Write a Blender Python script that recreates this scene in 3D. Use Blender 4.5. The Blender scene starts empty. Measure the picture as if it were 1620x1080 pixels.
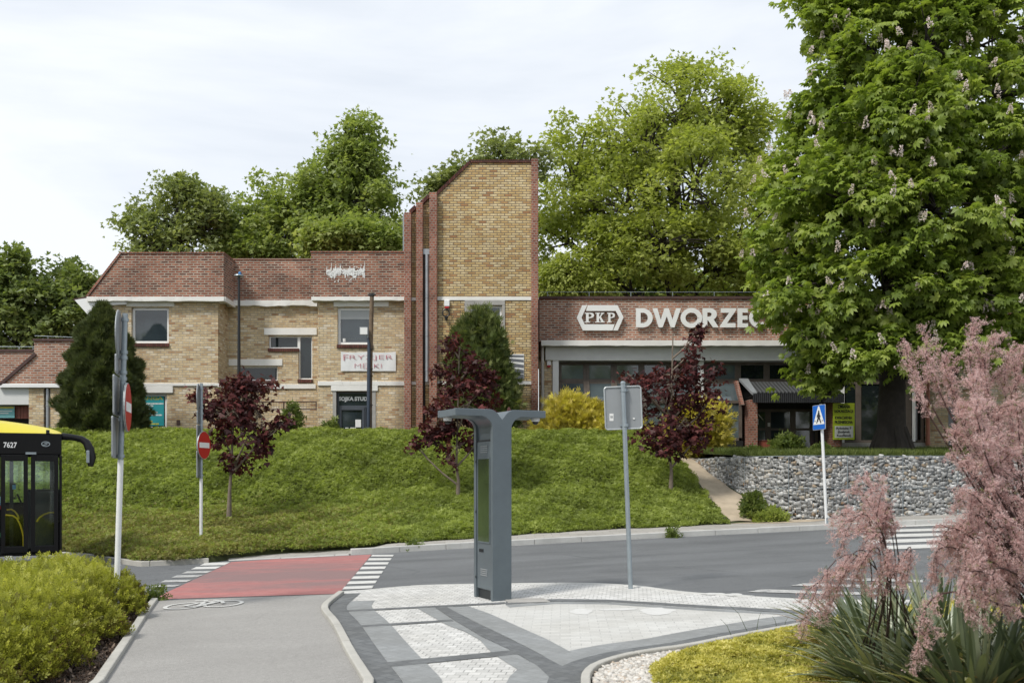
import bpy, bmesh, math, random
import numpy as np
from mathutils import Vector, Matrix
R = math.radians
random.seed(7)
rng = np.random.default_rng(7)
S = bpy.context.scene
COL = S.collection
# ---------------------------------------------------------------- survey helpers
F, CX, HY, EYE = 1600.0, 810.0, 757.0, 1.6
def G(x, y): return 0.03*x + 0.012*(y-10)                     # the gently tilted street level
def U(px, py, dz=0.0):                                        # a surveyed point on the street
    u = (px-CX)/F; v = (py-HY)/F
    Y = (EYE+0.12-dz)/(v+0.03*u+0.012)
    return Vector((u*Y, Y, G(u*Y, Y)+dz))
def fx(px, Y): return (px-CX)*Y/F
def fz(py, Y): return EYE-(py-HY)*Y/F
def W(px, py, Y): return Vector((fx(px, Y), Y, fz(py, Y)))
def lerp(a, b, t): return a+(b-a)*t
# ---------------------------------------------------------------- object helpers
WL = {}
def wl(o): return WL.get(o.name, Vector((0, 0, 0)))
def tag(o, label=None, cat=None, group=None, kind=None):
    if label: o['label'] = label
    if cat: o['category'] = cat
    if group: o['group'] = group
    if kind: o['kind'] = kind
    return o
def thing(name, label, cat, loc=(0, 0, 0), group=None):
    o = bpy.data.objects.new(name, None); COL.objects.link(o)
    o.empty_display_size = 0.2
    o.location = loc; WL[o.name] = Vector(loc)
    return tag(o, label, cat, group)
class MB:
    def __init__(s): s.v = []; s.f = []; s.m = []
    def add(s, vs, fs, mi=0):
        b = len(s.v); s.v += [tuple(q) for q in vs]
        s.f += [tuple(b+i for i in q) for q in fs]; s.m += [mi]*len(fs); return s
    def box(s, x0, x1, y0, y1, z0, z1, mi=0):
        vs = [(x, y, z) for x in (x0, x1) for y in (y0, y1) for z in (z0, z1)]
        return s.add(vs, [(0, 1, 3, 2), (4, 6, 7, 5), (0, 4, 5, 1), (2, 3, 7, 6), (0, 2, 6, 4), (1, 5, 7, 3)], mi)
    def obox(s, c, ax, ay, az, mi=0):                         # oriented box, half vectors
        c = Vector(c); ax = Vector(ax); ay = Vector(ay); az = Vector(az)
        vs = [c+i*ax+j*ay+k*az for i in (-1, 1) for j in (-1, 1) for k in (-1, 1)]
        return s.add(vs, [(0, 1, 3, 2), (4, 6, 7, 5), (0, 4, 5, 1), (2, 3, 7, 6), (0, 2, 6, 4), (1, 5, 7, 3)], mi)
    def prism(s, poly, d, mi=0):                              # planar 3-D polygon pushed along d
        d = Vector(d); n = len(poly); a = [Vector(p) for p in poly]; b = [p+d for p in a]
        fs = [tuple(range(n)), tuple(range(2*n-1, n-1, -1))]
        fs += [(i, (i+1) % n, n+(i+1) % n, n+i) for i in range(n)]
        return s.add(a+b, fs, mi)
    def pxz(s, poly, y0, y1, mi=0): return s.prism([(x, y0, z) for x, z in poly], (0, y1-y0, 0), mi)
    def tube(s, pts, rad, n=8, mi=0, cap=True):
        pts = [Vector(p) for p in pts]
        if not hasattr(rad, '__len__'): rad = [rad]*len(pts)
        vs = []; fs = []; prev = None
        for i, p in enumerate(pts):
            t = (pts[min(i+1, len(pts)-1)]-pts[max(i-1, 0)])
            t = t.normalized() if t.length > 1e-9 else Vector((0, 0, 1))
            if prev is None:
                a = Vector((0, 0, 1)) if abs(t.z) < .9 else Vector((1, 0, 0))
                x = t.cross(a).normalized()
            else:
                x = (prev-t*prev.dot(t)).normalized()
            prev = x; y = t.cross(x)
            for k in range(n):
                an = 2*math.pi*k/n
                vs.append(p+(x*math.cos(an)+y*math.sin(an))*rad[i])
        for i in range(len(pts)-1):
            for k in range(n):
                fs.append((i*n+k, i*n+(k+1) % n, (i+1)*n+(k+1) % n, (i+1)*n+k))
        if cap: fs += [tuple(range(n-1, -1, -1)), tuple((len(pts)-1)*n+k for k in range(n))]
        return s.add(vs, fs, mi)
    def lathe(s, prof, c, n=16, mi=0):
        c = Vector(c); vs = []; fs = []
        for r, z in prof:
            for k in range(n):
                a = 2*math.pi*k/n; vs.append(c+Vector((r*math.cos(a), r*math.sin(a), z)))
        for i in range(len(prof)-1):
            for k in range(n):
                fs.append((i*n+k, i*n+(k+1) % n, (i+1)*n+(k+1) % n, (i+1)*n+k))
        fs += [tuple(range(n-1, -1, -1)), tuple((len(prof)-1)*n+k for k in range(n))]
        return s.add(vs, fs, mi)
    def disc(s, c, nrm, r, t, n=32, mi=0, ry=None):           # thick disc, axis nrm
        c = Vector(c); nrm = Vector(nrm).normalized(); up = Vector((0, 0, 1))
        x = nrm.cross(up).normalized(); y = x.cross(nrm)
        poly = [c+x*(r*math.cos(2*math.pi*k/n))+y*((ry or r)*math.sin(2*math.pi*k/n)) for k in range(n)]
        return s.prism(poly, nrm*t, mi)
def obj(name, mb, mats, parent=None, smooth=False, bevel=0, origin=None, label=None, cat=None, group=None, kind=None, recalc=True):
    if not isinstance(mats, (list, tuple)): mats = [mats]
    V = np.array(mb.v, dtype=float).reshape(-1, 3)
    if parent is not None: org = wl(parent)
    elif origin is not None: org = Vector(origin)
    else: org = Vector(((V[:, 0].min()+V[:, 0].max())/2, (V[:, 1].min()+V[:, 1].max())/2, V[:, 2].min()))
    V = V-np.array(org)
    me = bpy.data.meshes.new(name); me.from_pydata(V.tolist(), [], mb.f)
    for m in mats: me.materials.append(m)
    if len(mats) > 1: me.polygons.foreach_set('material_index', mb.m)
    if recalc:
        bm = bmesh.new(); bm.from_mesh(me); bmesh.ops.recalc_face_normals(bm, faces=bm.faces); bm.to_mesh(me); bm.free()
    if smooth:
        me.polygons.foreach_set('use_smooth', [True]*len(me.polygons)); me.set_sharp_from_angle(angle=R(40))
    me.update()
    o = bpy.data.objects.new(name, me); COL.objects.link(o)
    if parent is not None: o.parent = parent
    else: o.location = org
    WL[o.name] = Vector(org)
    if bevel:
        b = o.modifiers.new('bevel', 'BEVEL'); b.width = bevel; b.segments = 2; b.limit_method = 'ANGLE'
    return tag(o, label, cat, group, kind)
def copy_tree(o, parent=None):
    c = o.copy(); COL.objects.link(c); c.parent = parent
    for ch in list(o.children): copy_tree(ch, c)
    return c
# ---------------------------------------------------------------- materials
class N:
    def __init__(s, name):
        s.mat = bpy.data.materials.new(name); s.mat.use_nodes = True
        s.t = s.mat.node_tree; s.t.nodes.clear(); s.out = s.n('ShaderNodeOutputMaterial')
    def n(s, typ, **kw):
        q = s.t.nodes.new(typ)
        for k, v in kw.items(): setattr(q, k, v)
        return q
    def l(s, a, b): s.t.links.new(a, b)
    def val(s, sock, v):
        if hasattr(v, 'is_output') or isinstance(v, bpy.types.NodeSocket): s.l(v, sock)
        else: sock.default_value = v
    def math(s, op, a, b=0.0):
        q = s.n('ShaderNodeMath', operation=op); s.val(q.inputs[0], a); s.val(q.inputs[1], b); return q.outputs[0]
    def mix(s, fac, a, b, bt='MIX'):
        q = s.n('ShaderNodeMix', data_type='RGBA', blend_type=bt)
        s.val(q.inputs[0], fac); s.val(q.inputs[6], c4(a)); s.val(q.inputs[7], c4(b)); return q.outputs[2]
    def noise(s, scale, detail=4, rough=.55, vec=None, dist=0):
        q = s.n('ShaderNodeTexNoise'); q.inputs['Scale'].default_value = scale; q.inputs['Detail'].default_value = detail
        q.inputs['Roughness'].default_value = rough; q.inputs['Distortion'].default_value = dist
        s.l(vec if vec is not None else s.pos(), q.inputs['Vector']); return q.outputs[0]
    def pos(s):
        if not hasattr(s, '_p'): s._p = s.n('ShaderNodeTexCoord').outputs['Object']
        return s._p
    def ramp(s, fac, stops, interp='LINEAR'):
        q = s.n('ShaderNodeValToRGB'); s.l(fac, q.inputs[0]); cr = q.color_ramp; cr.interpolation = interp
        while len(cr.elements) < len(stops): cr.elements.new(.5)
        for e, (p, c) in zip(cr.elements, stops): e.position = p; e.color = c4(c)
        return q.outputs[0]
    def bump(s, h, st=.3, dist=.02):
        q = s.n('ShaderNodeBump'); q.inputs['Strength'].default_value = st; q.inputs['Distance'].default_value = dist
        s.l(h, q.inputs['Height']); return q.outputs[0]
    def bsdf(s, col, rough=.6, metal=0, spec=.5, nrm=None):
        q = s.n('ShaderNodeBsdfPrincipled'); s.val(q.inputs['Base Color'], c4(col)); s.val(q.inputs['Roughness'], rough)
        q.inputs['Metallic'].default_value = metal; q.inputs['Specular IOR Level'].default_value = spec
        if nrm is not None: s.l(nrm, q.inputs['Normal'])
        s.l(q.outputs[0], s.out.inputs[0]); return q
def c4(c):
    if isinstance(c, (tuple, list)): return tuple(c)+(1,) if len(c) == 3 else tuple(c)
    return c
def sc(c, k): return tuple(min(1, x*k) for x in c)
def plain(name, col, rough=.6, metal=0, var=.18, scale=3.0, bump=.0, bscale=60, spec=.5, dirt=None):
    n = N(name); a = n.noise(scale, 6, .65)
    c = n.ramp(a, [(.3, sc(col, 1-var)), (.7, sc(col, 1+var*.6))])
    if dirt:
        d = n.ramp(n.noise(dirt[1], 8, .7, dist=.4), [(dirt[2], (0, 0, 0)), (dirt[2]+.18, (1, 1, 1))]); c = n.mix(d, c, dirt[0])
    nr = n.bump(n.noise(bscale, 3), bump, .01) if bump else None
    n.bsdf(c, rough, metal, spec, nr); return n.mat
def brick(name, stops, mortar, bw=.25, rh=.083, ms=.012, stain=.35, light=None):
    n = N(name); sp = n.n('ShaderNodeSeparateXYZ'); n.l(n.pos(), sp.inputs[0])
    u = n.math('ADD', sp.outputs[0], sp.outputs[1]); cb = n.n('ShaderNodeCombineXYZ'); n.l(u, cb.inputs[0]); n.l(sp.outputs[2], cb.inputs[1])
    b = n.n('ShaderNodeTexBrick'); n.l(cb.outputs[0], b.inputs['Vector'])
    b.inputs['Scale'].default_value = 1; b.inputs['Brick Width'].default_value = bw; b.inputs['Row Height'].default_value = rh
    b.inputs['Mortar Size'].default_value = ms; b.inputs['Mortar Smooth'].default_value = .25; b.inputs['Bias'].default_value = 0
    b.inputs['Color1'].default_value = (0, 0, 0, 1); b.inputs['Color2'].default_value = (1, 1, 1, 1); b.inputs['Mortar'].default_value = (.5, .5, .5, 1)
    col = n.ramp(b.outputs['Color'], stops)
    col = n.mix(n.ramp(n.noise(9, 5, .6, cb.outputs[0]), [(.35, (0, 0, 0)), (.75, (.5, .5, .5))]), col, sc(stops[0][1], .55))
    mcol = n.ramp(n.noise(1.6, 4), [(.35, sc(mortar, .72)), (.68, mortar)])
    col = n.mix(b.outputs['Fac'], col, mcol)
    st = n.ramp(n.noise(.55, 8, .68, dist=.3), [(.38, (1, 1, 1)), (.62, (1-stain, 1-stain, 1-stain))]); col = n.mix(1.0, col, st, 'MULTIPLY')
    if light: col = n.mix(n.ramp(n.noise(1.1, 9, .75), [(.6, (0, 0, 0)), (.74, (.55, .55, .55))]), col, light)
    h = n.math('SUBTRACT', n.noise(70, 3), n.math('MULTIPLY', b.outputs['Fac'], 1.6))
    n.bsdf(col, .85, 0, .25, n.bump(h, .5, .012)); return n.mat
def natural(c):
    if c[1] < c[0]*.9: return c
    l = .3*c[0]+.6*c[1]+.1*c[2]; return tuple(lerp(a*g, l*h, .16) for a, g, h in zip(c, (1.10, 1.0, 1.25), (1.08, 1.0, .7)))
def leafmat(name, cols, transl=.35, gloss=.12, rough=.45, tint=(1.15, 1.2, .6)):
    n = N(name); at = n.n('ShaderNodeAttribute'); at.attribute_name = 'rnd'
    k = len(cols)-1; cols = [natural(c) for c in cols]; col = n.ramp(at.outputs['Fac'], [(i/max(1, k), c) for i, c in enumerate(cols)])
    d = n.n('ShaderNodeBsdfDiffuse'); n.l(col, d.inputs[0]); t = n.n('ShaderNodeBsdfTranslucent')
    n.l(n.mix(1.0, col, tint, 'MULTIPLY'), t.inputs[0])
    m = n.n('ShaderNodeMixShader'); m.inputs[0].default_value = transl; n.l(d.outputs[0], m.inputs[1]); n.l(t.outputs[0], m.inputs[2])
    g = n.n('ShaderNodeBsdfGlossy'); g.inputs['Roughness'].default_value = rough; g.inputs['Color'].default_value = (.9, .95, .9, 1)
    m2 = n.n('ShaderNodeMixShader'); m2.inputs[0].default_value = gloss*.16; n.l(m.outputs[0], m2.inputs[1]); n.l(g.outputs[0], m2.inputs[2])
    n.l(m2.outputs[0], n.out.inputs[0]); return n.mat
def pavers(name, col, bw=.2, rh=.1, ms=.005, var=.12, joint=(.16, .15, .14), rot=0.0):
    n = N(name); mp = n.n('ShaderNodeMapping'); n.l(n.pos(), mp.inputs[0]); mp.inputs['Rotation'].default_value = (0, 0, rot)
    b = n.n('ShaderNodeTexBrick'); n.l(mp.outputs[0], b.inputs['Vector'])
    b.inputs['Scale'].default_value = 1; b.inputs['Brick Width'].default_value = bw; b.inputs['Row Height'].default_value = rh
    b.inputs['Mortar Size'].default_value = ms; b.inputs['Mortar Smooth'].default_value = .3
    b.inputs['Color1'].default_value = (0, 0, 0, 1); b.inputs['Color2'].default_value = (1, 1, 1, 1); b.inputs['Mortar'].default_value = (.5, .5, .5, 1)
    c = n.ramp(b.outputs['Color'], [(0, sc(col, 1-var)), (1, sc(col, 1+var*.5))])
    c = n.mix(1, c, n.ramp(n.noise(140, 2), [(.3, (.84, .84, .84)), (.7, (1.06, 1.06, 1.06))]), 'MULTIPLY')
    c = n.mix(1, c, n.ramp(n.noise(.9, 7, .65), [(.35, (.86, .85, .83)), (.65, (1, 1, 1))]), 'MULTIPLY')
    jf = n.math('MULTIPLY', b.outputs['Fac'], n.ramp(n.noise(5, 4), [(.35, (.25, .25, .25)), (.7, (1, 1, 1))]))
    c = n.mix(jf, c, joint)
    n.bsdf(c, .85, 0, .2, n.bump(b.outputs['Fac'], -.25, .01)); return n.mat
def asphalt(name, col, var=.2, spk=.5, patch=None, streak=.15, crack=.9):
    n = N(name)
    c = n.ramp(n.noise(.5, 7, .6, dist=.5), [(.3, sc(col, 1-var)), (.7, sc(col, 1+var))])
    c = n.mix(1, c, n.ramp(n.noise(170, 2, .6), [(.3, (1-spk,)*3), (.55, (1, 1, 1)), (.75, (1+spk*.6,)*3)]), 'MULTIPLY')
    c = n.mix(1, c, n.ramp(n.noise(24, 4, .7), [(.3, (.88,)*3), (.7, (1.08,)*3)]), 'MULTIPLY')
    sp = n.n('ShaderNodeSeparateXYZ'); n.l(n.pos(), sp.inputs[0]); cb = n.n('ShaderNodeCombineXYZ')
    n.l(n.math('MULTIPLY', n.math('ADD', n.math('MULTIPLY', sp.outputs[0], .95), n.math('MULTIPLY', sp.outputs[1], .3)), .10), cb.inputs[0]); n.l(n.math('SUBTRACT', n.math('MULTIPLY', sp.outputs[1], .95), n.math('MULTIPLY', sp.outputs[0], .3)), cb.inputs[1])
    c = n.mix(1, c, n.ramp(n.noise(1.1, 6, .65, cb.outputs[0], .2), [(.34, (1-streak,)*3), (.66, (1+streak,)*3)]), 'MULTIPLY')
    vo = n.n('ShaderNodeTexVoronoi', feature='DISTANCE_TO_EDGE'); vo.inputs['Scale'].default_value = .33; wv = n.n('ShaderNodeMix', data_type='VECTOR'); wv.inputs[0].default_value = .12; n.l(n.pos(), wv.inputs[4]); nz = n.n('ShaderNodeTexNoise'); nz.inputs['Scale'].default_value = 1.6; nz.inputs['Detail'].default_value = 6; n.l(n.pos(), nz.inputs['Vector']); n.l(nz.outputs[1], wv.inputs[5]); n.l(wv.outputs[1], vo.inputs['Vector'])
    ck = n.math('MULTIPLY', n.ramp(vo.outputs['Distance'], [(.002, (1, 1, 1)), (.0045, (0, 0, 0))]), n.ramp(n.noise(.35, 3), [(.5, (0, 0, 0)), (.62, (crack,)*3)])); c = n.mix(ck, c, sc(col, .45))
    if patch: c = n.mix(n.ramp(n.noise(2.2, 8, .75), [(.62, (0, 0, 0)), (.72, (.6, .6, .6))]), c, patch)
    n.bsdf(c, .85, 0, .25, n.bump(n.noise(150, 2), .35, .006)); return n.mat
def glassmat(name, tint, spec=.9, rough=.04, wob=.02):
    n = N(name); c = n.ramp(n.noise(.9, 3), [(.3, sc(tint, .6)), (.7, sc(tint, 1.3))])  # noise in the tint paints uneven reflections into the glass colour
    n.bsdf(c, rough, 0, spec, n.bump(n.noise(1.3, 2), wob, .05)); return n.mat
def clearglass(name, tint=(.88, .94, .91), fac=.1):
    n = N(name); t = n.n('ShaderNodeBsdfTransparent'); t.inputs[0].default_value = c4(tint)
    g = n.n('ShaderNodeBsdfGlossy'); g.inputs['Roughness'].default_value = .03; g.inputs[0].default_value = (.8, .85, .85, 1)
    m = n.n('ShaderNodeMixShader'); fr = n.n('ShaderNodeFresnel'); fr.inputs[0].default_value = 1.5
    n.l(n.math('ADD', fr.outputs[0], fac*.2), m.inputs[0]); n.l(t.outputs[0], m.inputs[1]); n.l(g.outputs[0], m.inputs[2]); n.l(m.outputs[0], n.out.inputs[0]); return n.mat
def corrug(name, col, per=.08, axis=0):
    n = N(name); sp = n.n('ShaderNodeSeparateXYZ'); n.l(n.pos(), sp.inputs[0])
    w = n.math('SINE', n.math('MULTIPLY', sp.outputs[axis], 2*math.pi/per))
    n.bsdf(n.mix(n.ramp(w, [(.2, (0, 0, 0)), (.9, (1, 1, 1))]), sc(col, .55), col), .45, .2, .5, n.bump(w, .8, .02)); return n.mat
M = {}
M['yb'] = brick('yellow_brick', [(0, (.42, .24, .12)), (.1, (.58, .42, .235)), (.4, (.69, .545, .325)), (.7, (.755, .615, .385)), (.9, (.79, .68, .48)), (1, (.82, .75, .60))], (.46, .41, .34), ms=.011, light=(.66, .57, .41), stain=.22)
M['yb2'] = brick('tower_yellow_brick', [(0, (.42, .22, .10)), (.15, (.60, .41, .175)), (.5, (.71, .54, .26)), (1, (.78, .65, .40))], (.21, .175, .135), ms=.013, stain=.22)
M['rb'] = brick('red_brick', [(0, (.13, .05, .035)), (.3, (.29, .095, .055)), (.7, (.40, .14, .08)), (1, (.48, .21, .13))], (.47, .41, .34), ms=.018, stain=.42)
M['rb2'] = brick('orange_red_brick', [(0, (.20, .085, .06)), (.3, (.40, .145, .08)), (.7, (.50, .20, .115)), (1, (.54, .29, .19))], (.53, .47, .40), ms=.020, stain=.3)
M['rbp'] = brick('pillar_brick', [(0, (.22, .08, .055)), (.4, (.36, .13, .085)), (.8, (.42, .16, .105)), (1, (.45, .21, .15))], (.38, .29, .24), bw=.125, ms=.014, stain=.35)
M['cope'] = plain('dark_coping', (.075, .04, .035), .8, var=.4, scale=8)
M['sill'] = brick('soldier_sill', [(0, (.10, .035, .028)), (1, (.20, .075, .055))], (.06, .045, .04), bw=.08, rh=.4, ms=.012)
M['white'] = plain('white_render', (.74, .735, .705), .75, var=.08, scale=2, bump=.2, dirt=((.30, .29, .26), 3.0, .6))
M['whiteclean'] = plain('white_frame', (.76, .77, .77), .45, var=.05)
M['beam'] = plain('pale_concrete', (.62, .635, .63), .8, var=.08, scale=1.5, bump=.15)
M['conc'] = plain('grey_concrete', (.36, .35, .33), .85, var=.2, bump=.3)
M['brown'] = plain('brown_frame', (.105, .085, .07), .55, var=.3)
M['anth'] = plain('anthracite_frame', (.055, .065, .08), .4, var=.15)
M['dark'] = plain('dark_interior_shade', (.012, .012, .012), .7, var=.3)
M['glass'] = glassmat('window_glass', (.03, .042, .05), 1.0)
M['glassd'] = glassmat('dark_glass', (.012, .017, .018), .7)
M['glassw'] = glassmat('wing_glass', (.085, .11, .12), 1.0)
M['clear'] = clearglass('clear_glass')
M['blind'] = plain('roller_blind', (.42, .44, .45), .6, var=.04)
M['zinc'] = plain('zinc_pipe', (.36, .38, .40), .4, .6, var=.2)
M['pipew'] = plain('pale_pipe', (.52, .50, .47), .5, 0, var=.12)
M['copper'] = plain('copper_pipe', (.30, .12, .075), .4, .4, var=.3)
M['black'] = plain('black_metal', (.016, .017, .018), .35, .1, var=.2)
M['busblack'] = plain('bus_black', (.008, .008, .009), .3, 0, var=.1, spec=.25)
M['gal'] = plain('galvanised_steel', (.33, .38, .41), .4, .5, var=.14, scale=7)
M['signback'] = plain('sign_back', (.30, .32, .335), .5, .3, var=.06, scale=5)
M['signrim'] = plain('sign_rim', (.42, .45, .46), .45, .4, var=.06)
M['polew'] = plain('white_pole', (.72, .73, .73), .45, 0, var=.06)
M['kiosk'] = plain('kiosk_paint', (.122, .150, .168), .42, .25, var=.1, scale=3)
M['kioskd'] = plain('kiosk_dark', (.02, .024, .028), .5, .2)
M['screen'] = glassmat('kiosk_screen', (.06, .085, .035), 1.0, .12, .3)  # green reflection put into the screen colour
M['wood'] = plain('pole_wood', (.16, .115, .075), .85, var=.4, scale=6, bump=.5, bscale=25)
M['rail'] = plain('rusty_rail', (.085, .05, .04), .6, .2, var=.3)
M['teal'] = plain('teal_print', (.02, .28, .31), .5, var=.1)
M['yellowp'] = plain('yellow_print', (.55, .50, .06), .5, var=.1)
M['lime'] = plain('lime_print', (.50, .62, .03), .5, var=.08)
M['paper'] = plain('white_print', (.72, .73, .72), .6, var=.05)
M['banner'] = plain('banner_cloth', (.70, .715, .72), .6, var=.05, scale=5, bump=.3, bscale=4)
M['pinkink'] = plain('red_ink', (.50, .15, .19), .6, var=.1)
M['ink'] = plain('black_ink', (.02, .02, .025), .6)
M['bwink'] = plain('grey_ink', (.12, .13, .15), .6)
M['letter'] = plain('white_letter', (.78, .79, .78), .5, var=.05, scale=3)
M['red'] = plain('sign_red', (.45, .015, .018), .4, var=.08)
M['blue'] = plain('sign_blue', (.012, .12, .50), .4, var=.06)
M['asph'] = asphalt('asphalt', (.150, .157, .163), .13, .45)
M['path'] = asphalt('path_asphalt', (.325, .317, .302), .11, .40, streak=.04, crack=.6)
M['paint'] = plain('road_paint', (.56, .56, .54), .7, var=.12, scale=6, dirt=((.2, .2, .2), 14, .56))
M['paintw'] = plain('worn_paint', (.42, .42, .41), .75, var=.15, scale=6, dirt=((.15, .155, .16), 9, .5))
M['faded'] = plain('faded_paint', (.575, .575, .56), .75, var=.08, scale=8, dirt=((.50, .50, .485), 16, .5))
M['kerb'] = plain('kerb_concrete', (.42, .41, .375), .85, var=.16, scale=2.5, bump=.3, dirt=((.22, .21, .19), 5, .62))
M['kerbw'] = plain('pale_kerb', (.47, .47, .45), .85, var=.16, scale=2.5, bump=.3, dirt=((.22, .21, .19), 3, .6))
M['pave'] = pavers('pavement_slabs', (.40, .385, .36), .4, .4, .008)
M['pw'] = pavers('white_setts', (.61, .61, .595), .105, .105, .006, .16, (.15, .15, .145), .12)
M['pw2'] = pavers('white_block_paving', (.56, .56, .54), .2, .1, .004, .08, (.26, .26, .255), .05)
M['pl'] = pavers('light_grey_setts', (.285, .298, .302), .1, .1, .004, .10, (.17, .175, .18), .9)
M['pd'] = pavers('dark_grey_setts', (.165, .174, .18), .1, .1, .004, .18, (.06, .065, .07), .9)
M['soil'] = plain('soil', (.07, .055, .04), .95, var=.4, scale=3, bump=.6, bscale=40)
M['dirt'] = plain('dirt_path', (.42, .35, .26), .95, var=.22, scale=2.5, bump=.5, bscale=30)
M['mulch'] = plain('bark_mulch', (.05, .034, .025), .95, var=.5, scale=25, bump=.9, bscale=60)
M['grasss'] = plain('turf_soil', (.07, .085, .025), .95, var=.4, scale=2)
M['slope'] = plain('embankment_soil', (.045, .055, .018), .95, var=.4, scale=2)
M['bark'] = plain('bark', (.05, .042, .034), .9, var=.4, scale=5, bump=.9, bscale=18)
M['barkd'] = plain('chestnut_bark', (.04, .033, .027), .9, var=.45, scale=4, bump=1, bscale=12)
M['barkg'] = plain('young_bark', (.18, .145, .11), .85, var=.3, scale=9)
M['barkt'] = plain('tamarisk_bark', (.07, .035, .03), .8, var=.3, scale=9)
def redmat():
    n = N('red_cycle_paint'); c = n.ramp(n.noise(5, 6), [(.3, (.43, .14, .13)), (.7, (.52, .20, .185))])
    sp = n.n('ShaderNodeSeparateXYZ'); n.l(n.pos(), sp.inputs[0])
    st = n.n('ShaderNodeCombineXYZ'); n.l(n.math('MULTIPLY', sp.outputs[0], .28), st.inputs[0]); n.l(sp.outputs[1], st.inputs[1])
    a = n.noise(1.0, 8, .7, st.outputs[0], .6)
    d = n.math('ABSOLUTE', n.math('SUBTRACT', sp.outputs[1], -.35))
    lane = n.ramp(n.math('MULTIPLY', d, .38), [(0, (.24,)*3), (.45, (.12,)*3), (1, (-.10, -.10, -.10))])
    w = n.ramp(n.math('ADD', a, n.math('MULTIPLY', lane, .9)), [(.36, (0, 0, 0)), (.66, (.85, .85, .85))])
    c = n.mix(w, c, (.20, .155, .155))
    c = n.mix(1, c, n.ramp(n.noise(160, 2), [(.3, (.8,)*3), (.7, (1.12,)*3)]), 'MULTIPLY')
    n.bsdf(c, .85, 0, .2, n.bump(n.noise(150, 2), .3, .006)); return n.mat
M['redpath'] = redmat()
def stonemat():
    n = N('gabion_stone'); at = n.n('ShaderNodeAttribute'); at.attribute_name = 'rnd'
    c = n.ramp(at.outputs['Fac'], [(0, (.17, .168, .165)), (.25, (.32, .32, .312)), (.55, (.46, .46, .45)), (.86, (.60, .60, .585)), (.94, (.42, .36, .27)), (1, (.33, .22, .14))])
    c = n.mix(1, c, n.ramp(n.noise(11, 5, .7), [(.3, (.7,)*3), (.7, (1.1,)*3)]), 'MULTIPLY')
    n.bsdf(c, .85, 0, .25, n.bump(n.noise(30, 4), .4, .02)); return n.mat
M['stone'] = stonemat()
def gravelmat():
    n = N('gravel_stone'); at = n.n('ShaderNodeAttribute'); at.attribute_name = 'rnd'
    c = n.ramp(at.outputs['Fac'], [(0, (.28, .26, .23)), (.4, (.48, .46, .42)), (.8, (.62, .60, .56)), (1, (.38, .30, .22))])
    n.bsdf(c, .8); return n.mat
M['gravel'] = gravelmat()
# ---------------------------------------------------------------- leaf scattering (numpy)
def unit(a): return a/np.maximum(np.linalg.norm(a, axis=-1, keepdims=True), 1e-9)
def frames(nrm, dirn):                                        # columns x, y(dir), z(normal)
    y = unit(dirn); z = unit(nrm-(nrm*y).sum(-1, keepdims=True)*y); x = np.cross(y, z)
    return np.stack([x, y, z], axis=-1)
def rhomb(w=.5, l=1.0, fold=.12, y0=0, at=.5, ang=0, droop=0, o=(0, 0, 0)):
    v = np.array([(0, 0, 0), (w/2, l*at, fold*w-droop*.3), (0, l, -droop), (-w/2, l*at, fold*w-droop*.3)], float)
    v[:, 1] += y0; c, s = math.cos(ang), math.sin(ang)
    return np.stack([v[:, 0]*c+v[:, 1]*s, -v[:, 0]*s+v[:, 1]*c, v[:, 2]], 1)+np.array(o)
def tmpl(*parts): return np.concatenate(parts), len(parts)    # list of quads
T_LEAF = tmpl(rhomb(.55))
T_MAPLE = tmpl(rhomb(.62, 1, .1), rhomb(.42, .85, .1, ang=R(58)), rhomb(.42, .85, .1, ang=R(-58)))
T_CHEST = tmpl(*[rhomb(.40, l, .15, at=.64, ang=R(a), droop=.34) for a, l in ((0, 1), (38, .95), (-38, .95), (80, .78), (-80, .78), (118, .55), (-118, .55))])
T_CLUMP = tmpl(rhomb(.45, 1, .1), rhomb(.42, .9, .1, ang=R(75), o=(0, 0, .12)), rhomb(.42, .9, .1, ang=R(-80), o=(0, .1, -.1)), rhomb(.4, .8, .1, ang=R(170), o=(0, .1, .1)))
T_SPRIG = tmpl(*[rhomb(.16, .36, .1, ang=R(a), droop=-.06, o=(0, y, 0)) for y, a in ((0, 60), (.1, -65), (.24, 50), (.34, -52), (.48, 40), (.58, -40), (.66, 4))])
T_FAN = tmpl(rhomb(.16, 1, .1), rhomb(.13, .75, .1, ang=R(28), o=(0, .15, .03)), rhomb(.13, .75, .1, ang=R(-28), o=(0, .15, -.03)), rhomb(.12, .5, .1, ang=R(50), o=(0, .1, .05)), rhomb(.12, .5, .1, ang=R(-50), o=(0, .1, -.04)))
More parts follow.
